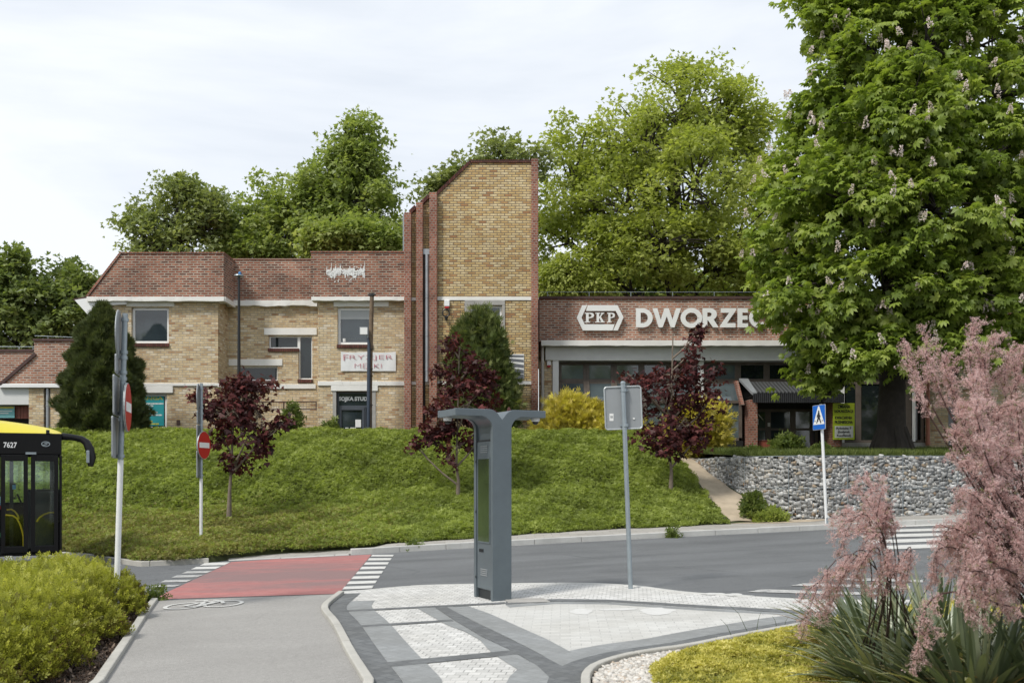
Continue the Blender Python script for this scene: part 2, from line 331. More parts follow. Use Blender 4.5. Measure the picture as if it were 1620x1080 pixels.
def mesh_np(name, V, quads, mats, parent=None, rnd=None, origin=None, kind=None, label=None, cat=None, group=None, smooth=False, mi=None):
    if parent is not None: org = wl(parent)
    else: org = Vector(origin) if origin is not None else Vector((float(V[:, 0].mean()), float(V[:, 1].mean()), float(V[:, 2].min())))
    V = V-np.array(org); k = quads.shape[1]
    me = bpy.data.meshes.new(name); me.vertices.add(len(V)); me.vertices.foreach_set('co', V.astype(np.float32).ravel())
    me.loops.add(quads.size); me.loops.foreach_set('vertex_index', quads.astype(np.int32).ravel())
    me.polygons.add(len(quads)); me.polygons.foreach_set('loop_start', np.arange(0, quads.size, k, dtype=np.int32))
    try: me.polygons.foreach_set('loop_total', np.full(len(quads), k, dtype=np.int32))
    except Exception: pass
    if not isinstance(mats, (list, tuple)): mats = [mats]
    for m in mats: me.materials.append(m)
    if mi is not None: me.polygons.foreach_set('material_index', np.asarray(mi, dtype=np.int32))
    if smooth: me.polygons.foreach_set('use_smooth', np.ones(len(quads), dtype=bool))
    me.update(calc_edges=True); me.validate()
    if rnd is not None:
        a = me.attributes.new('rnd', 'FLOAT', 'POINT'); a.data.foreach_set('value', rnd.astype(np.float32))
    o = bpy.data.objects.new(name, me); COL.objects.link(o)
    if parent is not None: o.parent = parent
    else: o.location = org
    WL[o.name] = Vector(org)
    return tag(o, label, cat, group, kind)
def scatter(name, P, nrm, dirn, size, T, mat, parent=None, rnd=None, **kw):
    tv, nq = T; n = len(P); Rm = frames(nrm, dirn)
    V = np.einsum('kj,nij->nki', tv, Rm)*np.asarray(size).reshape(-1, 1, 1)+P[:, None, :]
    k = len(tv); q = np.arange(n*nq*4).reshape(-1, 4)
    r = rng.random(n) if rnd is None else rnd
    rr = np.repeat(np.clip(r, 0, 1), k)
    return mesh_np(name, V.reshape(-1, 3), q, mat, parent, rr, **kw)
def rdir(n): return unit(rng.normal(size=(n, 3)))
# ---------------------------------------------------------------- trees
def branches_mb(mb, trunk, tr, lobes, clusters, lob_of, nsub=120, bend=.25, sub_r=.035, zmin=0):
    tp = [Vector(p) for p in trunk]
    mb.tube(tp, [lerp(tr, tr*.28, (i/(len(tp)-1))**.8)*(1.35 if i == 0 else 1) for i in range(len(tp))], 10)
    mains = []
    for c, r in lobes:
        c = Vector(c); best = None
        for i in range(1, len(tp)):
            for k in range(4):
                p = tp[i-1].lerp(tp[i], k/4)
                dz = c.z-p.z; hd = (Vector((c.x, c.y))-Vector((p.x, p.y))).length
                cost = abs(dz-hd*.75-.3)+.1*(c-p).length+(50 if p.z < tp[0].z+zmin else 0)
                if best is None or cost < best[0]: best = (cost, p, i)
        p = best[1]; mid = p.lerp(c, .5)+Vector((random.uniform(-1, 1), random.uniform(-1, 1), -.6))*bend*(c-p).length*.4
        pts = [p.lerp(mid, t/3).lerp(mid.lerp(c, t/3), t/3) for t in range(4)]+[c]
        L = (c-p).length; r0 = min(tr*.55, .035+.022*L)
        mb.tube(pts, [lerp(r0, r0*.3, i/4) for i in range(5)], 7); mains.append(pts)
    idx = rng.permutation(len(clusters))[:nsub]
    for i in idx:
        c = Vector(clusters[i]); pts = mains[lob_of[i]]
        ti = random.uniform(1.2, 3.9); i0 = int(ti); p = pts[i0].lerp(pts[i0+1], ti-i0)
        if (p-c).length > 3.2: continue
        mid = p.lerp(c, .5)+Vector((random.uniform(-.2, .2), random.uniform(-.2, .2), random.uniform(-.1, .3)))*(c-p).length*.5
        mb.tube([p, mid, c], [sub_r, sub_r*.65, sub_r*.25], 5)
def crown_points(lobes, ncl, rough=.25, inner=.45, seed=0):
    rg = np.random.default_rng(seed); ar = np.array([(r[0]*r[2]+r[0]*r[1]) for c, r in lobes]); ar = ar**.75; pr = ar/ar.sum()
    k = np.concatenate([np.repeat(np.arange(len(lobes)), 2), rg.choice(len(lobes), size=ncl, p=pr)]); ncl = len(k); d = unit(rg.normal(size=(ncl, 3)))
    C = np.array([c for c, r in lobes])[k]; RR = np.array([r for c, r in lobes])[k]
    f = inner+(1-inner)*np.sqrt(rg.random(ncl)); f *= 1+rough*rg.normal(size=ncl)*.5
    return C+d*RR*f[:, None], k, d
def tree(name, label, cat, trunk, tr, lobes, ncl, nlf, cr, T, lsize, mat, bark, seed, flat=.6, outb=.8, upb=.8, hang=.2, nsub=120, rough=.25, inner=.45, group=None, sub_r=.035, keep=None, zmin=0, trunk_name='trunk'):
    rg = np.random.default_rng(seed); random.seed(seed)
    t = thing(name, label, cat, tuple(trunk[0]), group)
    C, k, d = crown_points(lobes, ncl, rough, inner, seed)
    if keep is not None: m = keep(C); C, k, d = C[m], k[m], d[m]
    mb = MB(); branches_mb(mb, trunk, tr, lobes, C, k, nsub, sub_r=sub_r, zmin=zmin)
    obj(trunk_name, mb, bark, t, smooth=True, recalc=False)
    n = len(C); crs = cr*(.65+.7*rg.random(n))
    off = rg.normal(size=(n, nlf, 3))*.5; off[..., 2] *= flat
    off[..., 2] -= .25*(off[..., 0]**2+off[..., 1]**2)      # domed tufts
    P = (C[:, None, :]+off*crs[:, None, None]).reshape(-1, 3)
    out = np.repeat(d, nlf, 0)
    o2 = unit(off.reshape(-1, 3)+1e-6)
    nrm = unit(np.array([0, 0, upb])+outb*.5*out+.4*o2+.55*rg.normal(size=P.shape))
    dr = unit(o2*1.0+out*.6+np.array([0, 0, -hang])+.45*rg.normal(size=P.shape))
    sz = lsize*(.65+.6*rg.random(len(P)))
    rn = np.clip(np.repeat(rg.random(n), nlf)*.45+rg.random(len(P))*.55, 0, 1)
    scatter('crown', P, nrm, dr, sz, T, mat, t, rn)
    return t, C, d
def PL(px, py, Y, rx, rz, ry=None):                          # a lobe surveyed at depth Y (pixel radii -> metres)
    k = Y/F; return ((fx(px, Y), Y, fz(py, Y)), (rx*k, (ry if ry else (rx+rz)/2*k), rz*k))
def conifer(name, label, base, prof, n, T, size, mat, barkm, seed, squash=(1, 1), up=.8, rough=.12, group=None, lobes=None, cat='tree'):
    rg = np.random.default_rng(seed); t = thing(name, label, cat, base, group)
    H = prof[-1][1]; zs = np.array([p[1] for p in prof]); rs = np.array([p[0] for p in prof])
    z = rg.random(n*3)*H; r = np.interp(z, zs, rs); kp = rg.random(n*3) < (r+.12)/(rs.max()+.12); z = z[kp][:n]; r = r[kp][:n]; n = len(z)
    a = rg.random(n)*2*np.pi
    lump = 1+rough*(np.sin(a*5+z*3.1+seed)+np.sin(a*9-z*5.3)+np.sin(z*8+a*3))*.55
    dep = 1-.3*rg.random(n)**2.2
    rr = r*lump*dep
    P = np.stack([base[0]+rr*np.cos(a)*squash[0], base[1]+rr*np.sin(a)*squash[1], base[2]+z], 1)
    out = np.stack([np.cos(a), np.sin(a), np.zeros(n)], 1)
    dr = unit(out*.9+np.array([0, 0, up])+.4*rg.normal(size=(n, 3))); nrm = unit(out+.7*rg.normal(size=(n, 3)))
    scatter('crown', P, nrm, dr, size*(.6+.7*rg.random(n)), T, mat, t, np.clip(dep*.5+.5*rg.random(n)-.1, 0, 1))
    mb = MB(); mb.tube([base, (base[0], base[1], base[2]+H*.9)], [.13, .03], 8); obj('trunk', mb, barkm, t, smooth=True)
    return t
def bushy(name, label, cat, base, lobes, n, T, size, mat, seed, up=.5, rough=.3, group=None, stems=8, barkm=None, cl=24, cr=.22):
    rg = np.random.default_rng(seed); t = thing(name, label, cat, base, group)
    ncl = max(4, n//cl); C, k, d = crown_points(lobes, ncl, rough, .5, seed); ncl = len(C); C[:, 2] = np.maximum(C[:, 2], base[2]+.03)
    off = rg.normal(size=(ncl, cl, 3))*.5; P = (C[:, None]+off*cr).reshape(-1, 3); P[:, 2] = np.maximum(P[:, 2], base[2]-.02)
    out = np.repeat(d, cl, 0); o2 = unit(off.reshape(-1, 3)+1e-6)
    dr = unit(out*.6+o2*.5+np.array([0, 0, up])+.5*rg.normal(size=P.shape)); nrm = unit(out*.6+np.array([0, 0, .6])+.7*rg.normal(size=P.shape))
    scatter('foliage', P, nrm, dr, size*(.6+.8*rg.random(len(P))), T, mat, t, np.clip(np.repeat(rg.random(ncl), cl)*.5+.5*rg.random(len(P)), 0, 1))
    mb = MB(); b = Vector(base)
    for i in rg.permutation(ncl)[:stems]:
        c = Vector(C[i]); mb.tube([b+Vector((rg.normal()*.05, rg.normal()*.05, 0)), b.lerp(c, .5)+Vector((0, 0, .05)), c], [.014, .01, .004], 5)
    obj('stem', mb, barkm or M['bark'], t, smooth=True)
    return t
M['l_chest'] = leafmat('chestnut_leaf', [(.10, .18, .014), (.185, .30, .026), (.28, .41, .042), (.39, .51, .085)], .5, .12)
M['l_big'] = leafmat('maple_leaf', [(.18, .255, .03), (.28, .37, .046), (.36, .46, .066), (.46, .55, .12)], .5, .1)
M['l_left'] = leafmat('lime_leaf', [(.12, .195, .034), (.20, .30, .052), (.28, .385, .08), (.37, .46, .14)], .49, .12)
M['l_left2'] = leafmat('pale_tree_leaf', [(.12, .18, .048), (.19, .265, .065), (.26, .34, .09), (.34, .42, .15)], .45, .14)
M['l_far'] = leafmat('far_tree_leaf', [(.09, .15, .036), (.15, .23, .048), (.22, .31, .072), (.31, .39, .125)], .44, .12)
M['l_crim'] = leafmat('crimson_leaf', [(.022, .010, .013), (.05, .015, .018), (.10, .027, .028), (.19, .055, .052)], .3, .1, .5)
M['l_thuja'] = leafmat('thuja_leaf', [(.026, .046, .015), (.055, .088, .026), (.088, .125, .036), (.13, .165, .05)], .28, .08)
M['l_juni'] = leafmat('juniper_leaf', [(.04, .075, .018), (.09, .14, .034), (.15, .205, .05), (.22, .265, .075)], .34, .06)
M['l_ycyp'] = leafmat('golden_cypress_leaf', [(.20, .20, .03), (.43, .39, .045), (.62, .55, .08), (.73, .66, .15)], .35, .08)
M['l_cover'] = leafmat('cover_leaf', [(.14, .20, .028), (.232, .325, .045), (.335, .445, .07), (.445, .55, .12)], .48, .06)
M['l_hedge'] = leafmat('hedge_leaf', [(.14, .075, .04), (.16, .18, .016), (.31, .365, .026), (.45, .50, .045), (.58, .62, .10)], .44, .12)
M['l_sed'] = leafmat('sedum_leaf', [(.18, .22, .035), (.39, .41, .05), (.57, .57, .09), (.68, .67, .16)], .36, .1)
M['l_weed'] = leafmat('weed_leaf', [(.06, .11, .02), (.13, .20, .03), (.21, .28, .05)], .4, .1)
M['l_yucca'] = leafmat('yucca_leaf', [(.05, .085, .035), (.10, .15, .065), (.15, .21, .10), (.22, .28, .15), (.30, .33, .12)], .28, .5, .4)
M['l_yuccad'] = leafmat('dry_leaf', [(.20, .12, .06), (.36, .26, .14), (.44, .35, .22)], .25, .1)
M['l_tam'] = leafmat('tamarisk_flower', [(.52, .31, .29), (.67, .45, .425), (.77, .57, .545), (.85, .72, .69)], .5, .06, tint=(1, 1, 1))
M['l_blos'] = leafmat('chestnut_blossom', [(.64, .56, .42), (.80, .75, .60), (.88, .85, .74)], .3, .02, tint=(1, 1, 1))
# ---------------------------------------------------------------- terrain
EX = [-40, -20, -12, -9.6, -8.1, -7.2, -6.0, -5.6, -4.6, -2.9, -.7, 1.4, 5.4, 6.5, 7.2, 9]
EY = [31, 26.0, 24.2, 22.6, 20.8, 19.75, 20.0, 20.7, 21.5, 22.1, 23.3, 24.6, 25.5, 25.9, 26.2, 26.6]
def edgeY(x): return np.interp(x, EX, EY)
def Hs(x, y, bump=True):                                      # embankment surface
    x = np.asarray(x, float); y = np.asarray(y, float)
    Ye = edgeY(x); Ze = 0.03*x+.012*(Ye-10)+.10
    t = np.clip((x+6)/4, 0, 1); Yb = 26.3+1.5*t; Zb = .70+.62*t
    Yb = np.maximum(Yb, Ye+1.2)
    q = np.clip((x-3.6)/2.2, 0, 1); q = q*q*(3-2*q); Zc = 2.93*(1-q)+2.27*q; Yc = 31.6
    Zb = Zb*(1-q)+q*(Ze+(Zc-Ze)*(Yb-Ye)/(Yc-Ye))
    a = np.clip((y-Ye)/(Yb-Ye), 0, 1); a1 = a*.7+.3*a*a
    z1 = Ze+(Zb-Ze)*a1
    b = np.clip((y-Yb)/(Yc-Yb), 0, 1); b1 = b+.12*np.sin(b*np.pi)*(1-q); z2 = Zb+(Zc-Zb)*b1
    c = np.clip((y-Yc-.8)/2.5, 0, 1); z3 = Zc+(2.6-Zc)*c
    z = np.where(y < Yb, z1, np.where(y < Yc, z2, z3))
    if bump: z = z+.05*np.sin(x*1.9+y*.8)*np.sin(y*2.3-x*.6)*np.clip((y-Ye)/1.5, 0, 1)
    return z
def on_slope(px, py):
    y = 18.0
    for i in range(4000):
        y += .01; x = fx(px, y)
        if y > edgeY(x) and fz(py, y) <= float(Hs(x, y)): break
    return Vector((x, y, float(Hs(x, y))))
WALL = [(5.55, 31.4), (5.9, 29.9), (6.35, 28.3), (6.8, 27.2), (7.3, 26.7), (8.0, 26.5), (12, 26.8), (18, 27.2), (34, 28)]
def grid_mesh(name, xs, f0, f1, ny, zf, mat, **kw):
    V = []; Q = []
    for i, x in enumerate(xs):
        for j in range(ny+1):
            y = lerp(f0(x), f1(x), j/ny); V.append((x, y, float(zf(x, y))))
    n = ny+1
    for i in range(len(xs)-1):
        for j in range(ny): Q.append((i*n+j, (i+1)*n+j, (i+1)*n+j+1, i*n+j+1))
    return mesh_np(name, np.array(V), np.array(Q), mat, smooth=True, origin=(0, 0, 0), **kw)
# one sheet to the horizon, then the sheets of the street above it
gx = [-700, -300, -120, -60, -30, -15, 0, 15, 30, 60, 120, 300, 700]
mbg = MB(); gy = [-300, -60, -10, 6, 20, 40, 80, 160, 400, 900]
vs = [(x, y, min(G(max(-40, min(40, x)), max(-10, min(60, y))), .6)-.06) for x in gx for y in gy]
mbg.add(vs, [(i*10+j, (i+1)*10+j, (i+1)*10+j+1, i*10+j+1) for i in range(12) for j in range(9)])
obj('ground', mbg, M['soil'], origin=(0, 0, 0), kind='structure')
xs = list(np.arange(-40, -12, 1.0))+list(np.arange(-12, 7.3, .25))
grid_mesh('embankment', xs, lambda x: float(edgeY(x)), lambda x: 36.5, 60, lambda x, y: (G(x, y)-.12 if y <= float(edgeY(x))+1e-4 else Hs(x, y)), M['slope'], kind='structure')
def wallY(x): return float(np.interp(x, [p[0] for p in WALL], [p[1] for p in WALL]))
def Tz(x, y): return 2.2+.38*min(1, max(0, (y-27.5)/7.5))
grid_mesh('terrace', list(np.arange(5.5, 34.1, .5))+[60], lambda x: wallY(x)+.25, lambda x: 70, 60, Tz, M['grasss'], kind='structure')
grid_mesh('rear_yard', [-60, -30, -10, 5.5], lambda x: 36.3, lambda x: 70, 6, lambda x, y: 2.58, M['grasss'], kind='structure')
def sheet(name, pts, dz, mat, **kw):
    P = [U(px, py, dz) for px, py in pts]; mb = MB(); mb.add([(p.x, p.y, p.z) for p in P], [tuple(range(len(P)))])
    return obj(name, mb, mat, kind='structure', recalc=False, **kw)
def wsheet(name, pts, dz, mat):
    mb = MB(); mb.add([(x, y, G(x, y)+dz) for x, y in pts], [tuple(range(len(pts)))])
    return obj(name, mb, mat, kind='structure', recalc=False)
def upnormals(o):
    bm = bmesh.new(); bm.from_mesh(o.data); bm.normal_update()
    for f in bm.faces:
        if f.normal.z < 0: f.normal_flip()
    bm.to_mesh(o.data); bm.free()
# road
upnormals(wsheet('road', [(-60, 11.5), (40, 11.5), (40, 34), (20, 29)]+[(x, float(edgeY(x))+.05) for x in (9, 7.2, 5.4, 1.4, -.7, -2.9, -4.6, -5.6, -6, -7.2, -8.1, -9.6, -12, -20, -40)]+[(-60, 33)], 0, M['asph']))
# far pavement with its kerb
KF = [(-5.75, 20.35), (-4.6, 20.55), (-2.89, 20.95), (-2.26, 21.25), (1.26, 22.4), (4.98, 23.4), (7.47, 24.05), (11.4, 25.0), (16, 26.0), (34, 29)]
far = [(x, float(edgeY(x))+.15) for x in (8, 7.2, 6.5, 5.4, 1.4, -.7, -2.9, -4.6, -5.6)]
def kfY(x): return float(np.interp(x, [k[0] for k in KF], [k[1] for k in KF]))
mbp = MB(); px_ = list(np.arange(-5.75, 8.3, .25))+[9, 10, 12, 15, 18, 24, 34]; vs = []
for x in px_:
    y0 = kfY(x)+.06; y1 = max(y0+.05, float(edgeY(x))+.15 if x < 8.2 else 26.9+.06*(x-8)); zk = .11 if x > -2.7 else lerp(.012, .11, max(0, min(1, (x+3.3)/.6)))
    vs += [(x, y0, G(x, y0)+zk), (x, y1, G(x, y1)+max(zk, .03 if x < -2.7 else .11))]
mbp.add(vs, [(2*i, 2*i+2, 2*i+3, 2*i+1) for i in range(len(px_)-1)]); upnormals(obj('pavement', mbp, M['pave'], kind='structure', recalc=False))
def strip(mb, pts, w, z0, z1, mi=0, side=1, seg=None):
    P = [Vector((x, y, 0)) for x, y in pts]; nn = []
    for i in range(len(P)):
        t = (P[min(i+1, len(P)-1)]-P[max(i-1, 0)]).normalized(); nn.append(Vector((-t.y, t.x, 0))*side)
    vs = []
    for p, n in zip(P, nn):
        for q, z in ((p, z0), (p, z1), (p+n*w, z1), (p+n*w, z0)): vs.append((q.x, q.y, G(q.x, q.y)+z))
    k = len(P); fs = []
    for i in range(k-1):
        for a in range(4): fs.append((i*4+a, i*4+(a+1) % 4, (i+1)*4+(a+1) % 4, (i+1)*4+a))
    fs += [(0, 1, 2, 3), tuple((k-1)*4+a for a in (3, 2, 1, 0))]
    mb.add(vs, fs, mi)
def resample(pts, step):
    out = []; P = [Vector((x, y)) for x, y in pts]
    for a, b in zip(P, P[1:]):
        n = max(1, round((b-a).length/step))
        for i in range(n): q = a.lerp(b, i/n); out.append((q.x, q.y))
    out.append(tuple(P[-1])); return out
def smoothline(pts, k=3):
    for _ in range(k):
        q = [pts[0]]
        for a, b in zip(pts, pts[1:]):
            q += [(a[0]*.75+b[0]*.25, a[1]*.75+b[1]*.25), (a[0]*.25+b[0]*.75, a[1]*.25+b[1]*.75)]
        q.append(pts[-1]); pts = q
    return pts
def kerb(name, pts, w, z0, z1, mat, side=1, unit_len=1.0, gap=.008):
    """kerbstones laid one after the other, with open joints"""
    mb = MB(); P = resample(pts, .1); acc = 0; cur = [P[0]]
    for a, b in zip(P, P[1:]):
        acc += math.dist(a, b); cur.append(b)
        if acc >= unit_len:
            strip(mb, cur, w, z0, z1+random.uniform(-.004, .004), 0, side); acc = 0
            t = Vector((b[0]-a[0], b[1]-a[1])).normalized()*gap; cur = [(b[0]+t.x, b[1]+t.y)]
    if len(cur) > 1: strip(mb, cur, w, z0, z1, 0, side)
    return obj(name, mb, mat, kind='structure', bevel=.012)
KFl = [k for k in KF if k[0] > -2.8]; kerb('kerb', [(-3.32, 20.85), (-2.89, 20.95)]+KFl, .16, -.03, .125, M['kerbw'], 1)
kerb('flush_kerb', [(-5.7, 20.32), (-4.6, 20.52), (-3.35, 20.81)], .14, -.03, .015, M['kerbw'], 1)
kerb('verge_kerb', [(-6.0, 20.02), (-7.15, 19.72), (-8.05, 20.75), (-9.55, 22.55), (-12, 24.1), (-20, 25.9)], .12, -.03, .10, M['kerb'], 1)
# cycle path
pl = [(250, 949), (238, 966), (205, 1018), (165, 1080)]; pr = [(535, 938.5), (514, 954), (507, 962), (511, 972), (525, 987), (546, 1032), (575, 1080)]
L2 = [(-2.98+.02, 7.0), (-2.75, 5.0), (-2.7, -4)]
def xy(p): q = U(*p, .035); return (q.x, q.y)
PLx = [xy(p) for p in pl]; PRx = smoothline([xy(p) for p in pr], 2)
ll = PLx+[(PLx[-1][0]+.30, 6.2), (PLx[-1][0]+.5, -4)]; rr = PRx+[(PRx[-1][0]+.16, 6.6), (PRx[-1][0]+.3, -4)]
upnormals(wsheet('cycle_path', ll+rr[::-1], .03, M['path']))
kerb('path_kerb', ll, .09, -.05, .075, M['kerb'], -1)
kerb('path_kerb', rr, .085, -.05, .075, M['kerb'], 1)
# red crossing
upnormals(sheet('red_crossing', [(240, 947.5), (536, 938.5), (588, 876.5), (440, 883.5), (366, 888.5)], .006, M['redpath']))
# plaza
road_arc = [(541, 934), (586, 931), (623, 927), (673, 924), (747, 922.5), (820, 921.5), (900, 921), (955, 922), (1014, 925.8), (1073, 934), (1116, 938), (1156, 939), (1208, 943), (1298, 947.5)]
RA = smoothline([xy(p) for p in road_arc], 1); RA += [(RA[-1][0]+2.5, RA[-1][1]-.6), (16, 10.5)]
gard = [(918, 1080), (921, 1066), (937, 1053), (977, 1040), (1023, 1031), (1085, 1023), (1147, 1010), (1208, 999), (1270, 988)]
GA = [(.42, 3.0), (.45, 6.4)]+[xy(p) for p in gard]; GA = smoothline(GA, 1)+[(3.9, 10.75), (6.5, 11.6), (9, 11.4), (16, 9.6)]
PR2 = [(x+.085, y) for x, y in rr]
upnormals(wsheet('plaza', PR2[::-1]+RA+GA[::-1]+[(.42, -4)], .030, M['pw']))
kerb('plaza_kerb', RA, .10, -.05, .036, M['kerbw'], -1)
kerb('garden_kerb', GA, .075, -.05, .07, M['kerb'], -1)
# left band of dark setts beside the path kerb, then light setts
def band(name, line, a, b, dz, mat):
    P = [Vector((x, y)) for x, y in line]; A = []; B = []
    for i, p in enumerate(P):
        t = (P[min(i+1, len(P)-1)]-P[max(i-1, 0)]).normalized(); n = Vector((t.y, -t.x))
        A.append(tuple(p+n*a)); B.append(tuple(p+n*b))
    mb = MB(); vs = [(x, y, G(x, y)+dz) for pair in zip(A, B) for x, y in pair]
    mb.add(vs, [(2*i, 2*i+1, 2*i+3, 2*i+2) for i in range(len(A)-1)])
    o = obj(name, mb, mat, kind='structure', recalc=False); upnormals(o); return o
rrn = [p for p in rr[::-1] if p[1] > 2]                       # runs away from the camera
band('dark_sett_band', rrn, .087, .31, .0345, M['pd'])
band('light_sett_band', [p for p in rrn if p[1] < 13.2], .312, .62, .0342, M['pl'])
# right field of block paving, garden borders
gn = [p for p in GA if p[1] > 2]
band('dark_sett_border', gn, -.001, -.26, .0348, M['pd'])
band('light_sett_border', gn, -.262, -.58, .0345, M['pl'])
def poly(name, px, dz, mat): o = sheet(name, px, dz, mat); upnormals(o); return o
poly('block_paving', [(741, 962), (806, 953.5), (1000, 952), (1120, 961), (1310, 974), (1300, 982), (1170, 1000), (1010, 1024), (908, 1032), (860, 1012), (800, 986)], .0338, M['pw2'])
D1 = [(688, 960), (716, 979), (762, 1006), (808, 1027.5), (850, 1052), (874, 1075), (880, 1092), (900, 1092), (918, 1062), (886, 1051), (839, 1026), (793, 1003), (747, 981), (706, 959)]
poly('diagonal_dark_band', D1, .0352, M['pd'])
poly('diagonal_light_band', [(706, 959.3), (741, 958), (775, 970), (822, 991), (865, 1010), (908, 1033), (893, 1051.5), (886, 1050.5), (839, 1025.5), (793, 1002.5), (747, 980.5)], .0346, M['pl'])
poly('diagonal_pale_band', [(660, 961.5), (687.5, 960), (715, 979), (761, 1006), (807, 1027.5), (849, 1052), (873, 1075), (879, 1092), (845, 1092), (832, 1066), (790, 1040), (772, 1026), (760, 1012), (735, 998), (705, 987), (688, 977)], .0343, M['pl'])
for k, (p0, p1, h) in enumerate((((541, 966), (800, 953), .075), ((562, 990.5), (716, 980.5), .07), ((613, 1050.5), (818, 1030.5), .11))):
    a = xy(p0); b = xy(p1); mbx = MB(); t = (Vector(b)-Vector(a)).normalized(); n = Vector((-t.y, t.x))*h
    mbx.add([(q.x, q.y, G(q.x, q.y)+.0357) for q in (Vector(a)-n, Vector(b)-n, Vector(b)+n, Vector(a)+n)], [(0, 1, 2, 3)]); upnormals(obj('cross_sett_line', mbx, M['pd'], kind='structure', recalc=False))
poly('long_sett_line', [(800, 951), (880, 946.5), (960, 947.5), (1110, 956.5), (1330, 968), (1330, 973), (1110, 961), (960, 951.5), (880, 950.5), (800, 956)], .0357, M['pd'])
poly('long_light_line', [(800, 956.5), (880, 951), (960, 952), (1110, 961.5), (1330, 973.5), (1330, 977), (1110, 965), (960, 955), (880, 954.5), (806, 960)], .0354, M['pl'])
# painted marks
def marks(name, polys, dz, mat):
    mb = MB()
    for p in polys:
        q = [U(*a, dz) for a in p]; mb.add([(v.x, v.y, v.z) for v in q], [tuple(range(len(q)))])
    o = obj(name, mb, mat, kind='structure', recalc=False); upnormals(o); return o
mk = []
for i in range(8):
    t0 = i/8; t1 = t0+.068
    def e(a, b, t): return (lerp(a[0], b[0], t), lerp(a[1], b[1], t))
    A0, A1 = (589, 877), (538, 935.5); B0, B1 = (623, 877), (586, 933.5)
    tt = t0**1.15; tu = t1**1.15
    mk.append([e(A0, A1, tt), e(B0, B1, tt), e(B0, B1, tu), e(A0, A1, tu)])
marks('crossing_marks', mk, .008, M['paint'])
mk = []
for i, (y0, y1, x0, x1) in enumerate(((889.5, 894, 325, 364), (896, 900, 311, 350), (903, 906.5, 296, 336), (909.5, 913, 280, 321), (917, 920.5, 262, 304), (925, 928, 248, 286))):
    mk.append([(x0, y0), (x1, y0-.8), (x1-9, y1-.8), (x0-9, y1)])
marks('crossing_marks', mk[:2], .008, M['paint']); marks('worn_crossing_marks', mk[2:], .008, M['paintw'])
mk = [[(1351, 831), (1530, 826.5), (1545, 829), (1352, 835)], [(1354, 838.5), (1560, 833), (1565, 837), (1358, 842.5)], [(1360, 846), (1570, 840), (1575, 844.5), (1366, 850.5)], [(1372, 854), (1580, 847.5), (1585, 852.5), (1380, 859)], [(1390, 863), (1590, 856), (1600, 862), (1400, 868.5)]]
marks('zebra_stripes', mk, .008, M['paint'])
mk = [[(1182, 935.5), (1205, 931.2), (1420, 938), (1420, 942)], [(1250, 925.5), (1272, 921.8), (1440, 926.5), (1440, 931)], [(1318, 916.5), (1340, 913.2), (1460, 916.5), (1460, 920.5)]]
marks('zebra_stripes', mk, .008, M['paintw'])
# bicycle symbol on the path and faded paint on the plaza
def ground_line(mb, pts, w, dz):
    P = [Vector(p) for p in pts]
    for a, b in zip(P, P[1:]):
        t = (b-a); t = t.normalized() if t.length else Vector((1, 0)); n = Vector((-t.y, t.x))*w/2
        mb.add([(q.x, q.y, G(q.x, q.y)+dz) for q in (a-n-t*w*.2, b-n+t*w*.2, b+n+t*w*.2, a+n-t*w*.2)], [(0, 1, 2, 3)]); dz += .00004
mb = MB(); C0 = U(292, 958, .035); C1 = U(353, 954.5, .035); r = (U(318, 957)-U(265, 957)).length/2
def ring(c, ra, rb, w, dz):
    mbp = [(c.x+ra*math.cos(2*math.pi*k/28), c.y+rb*math.sin(2*math.pi*k/28)) for k in range(29)]; ground_line(mb, mbp, w, dz)
ring(C0, r*.95, .30, .055, .038); ring(C1, r*.95, .30, .055, .0381)
ca, cb = Vector((C0.x, C0.y)), Vector((C1.x, C1.y)); m0 = ca.lerp(cb, .42)+Vector((0, -.18)); m1 = ca.lerp(cb, .36)+Vector((0, .30)); m2 = ca.lerp(cb, .82)+Vector((0, .26))
ground_line(mb, [ca, m0, m1, ca], .05, .042); ground_line(mb, [m0, m2, m1], .05, .044); ground_line(mb, [cb, m2, m2+Vector((-.14, .12))], .05, .046); ground_line(mb, [m1, m1+Vector((-.02, .1)), m1+Vector((-.16, .1))], .05, .048)
upnormals(obj('bicycle_marking', mb, M['paint'], kind='structure', recalc=False))
mb = MB()
def blot(px, py, rx, ry, dz, seed):
    rg = random.Random(seed); c = U(px, py); n = 22; e0 = (U(px+rx, py)-c).length; e1 = (U(px, py-ry)-c).length
    mb.add([(c.x+e0*math.cos(a)*k, c.y+e1*math.sin(a)*k, G(c.x+e0*math.cos(a)*k, c.y+e1*math.sin(a)*k)+dz) for a, k in ((2*math.pi*i/n, rg.uniform(.75, 1.05)) for i in range(n))], [tuple(range(n))])
blot(920, 971.5, 20, 5, .0365, 1); blot(1040, 971, 30, 6, .0366, 2); blot(980, 968, 34, 2, .0367, 3); blot(1128, 943, 22, 1.6, .0366, 4); blot(1160, 944.5, 16, 2.2, .0366, 5)
upnormals(obj('faded_paint', mb, M['faded'], kind='structure', recalc=False))

# beds
upnormals(wsheet('mulch_bed', ll[::-1]+[(-5.2, 14.25), (-12, 13.2), (-30, 9), (-30, -4)], .02, M['mulch']))
upnormals(wsheet('planting_bed', GA+[(16, -4), (.42, -4)], .015, M['soil']))
# manhole frame beside the kiosk
mb = MB(); q = [U(802, 951.5), U(858, 951), U(868, 955.5), U(806, 957)]
strip(mb, [(p.x, p.y) for p in q+q[:1]], .03, .03, .040); mb.add([(p.x, p.y, G(p.x, p.y)+.0375) for p in q], [(0, 1, 2, 3)], 0)
obj('manhole_cover', mb, M['conc'], label='flush grey rectangular manhole cover in the paving beside the totem', cat='manhole cover')
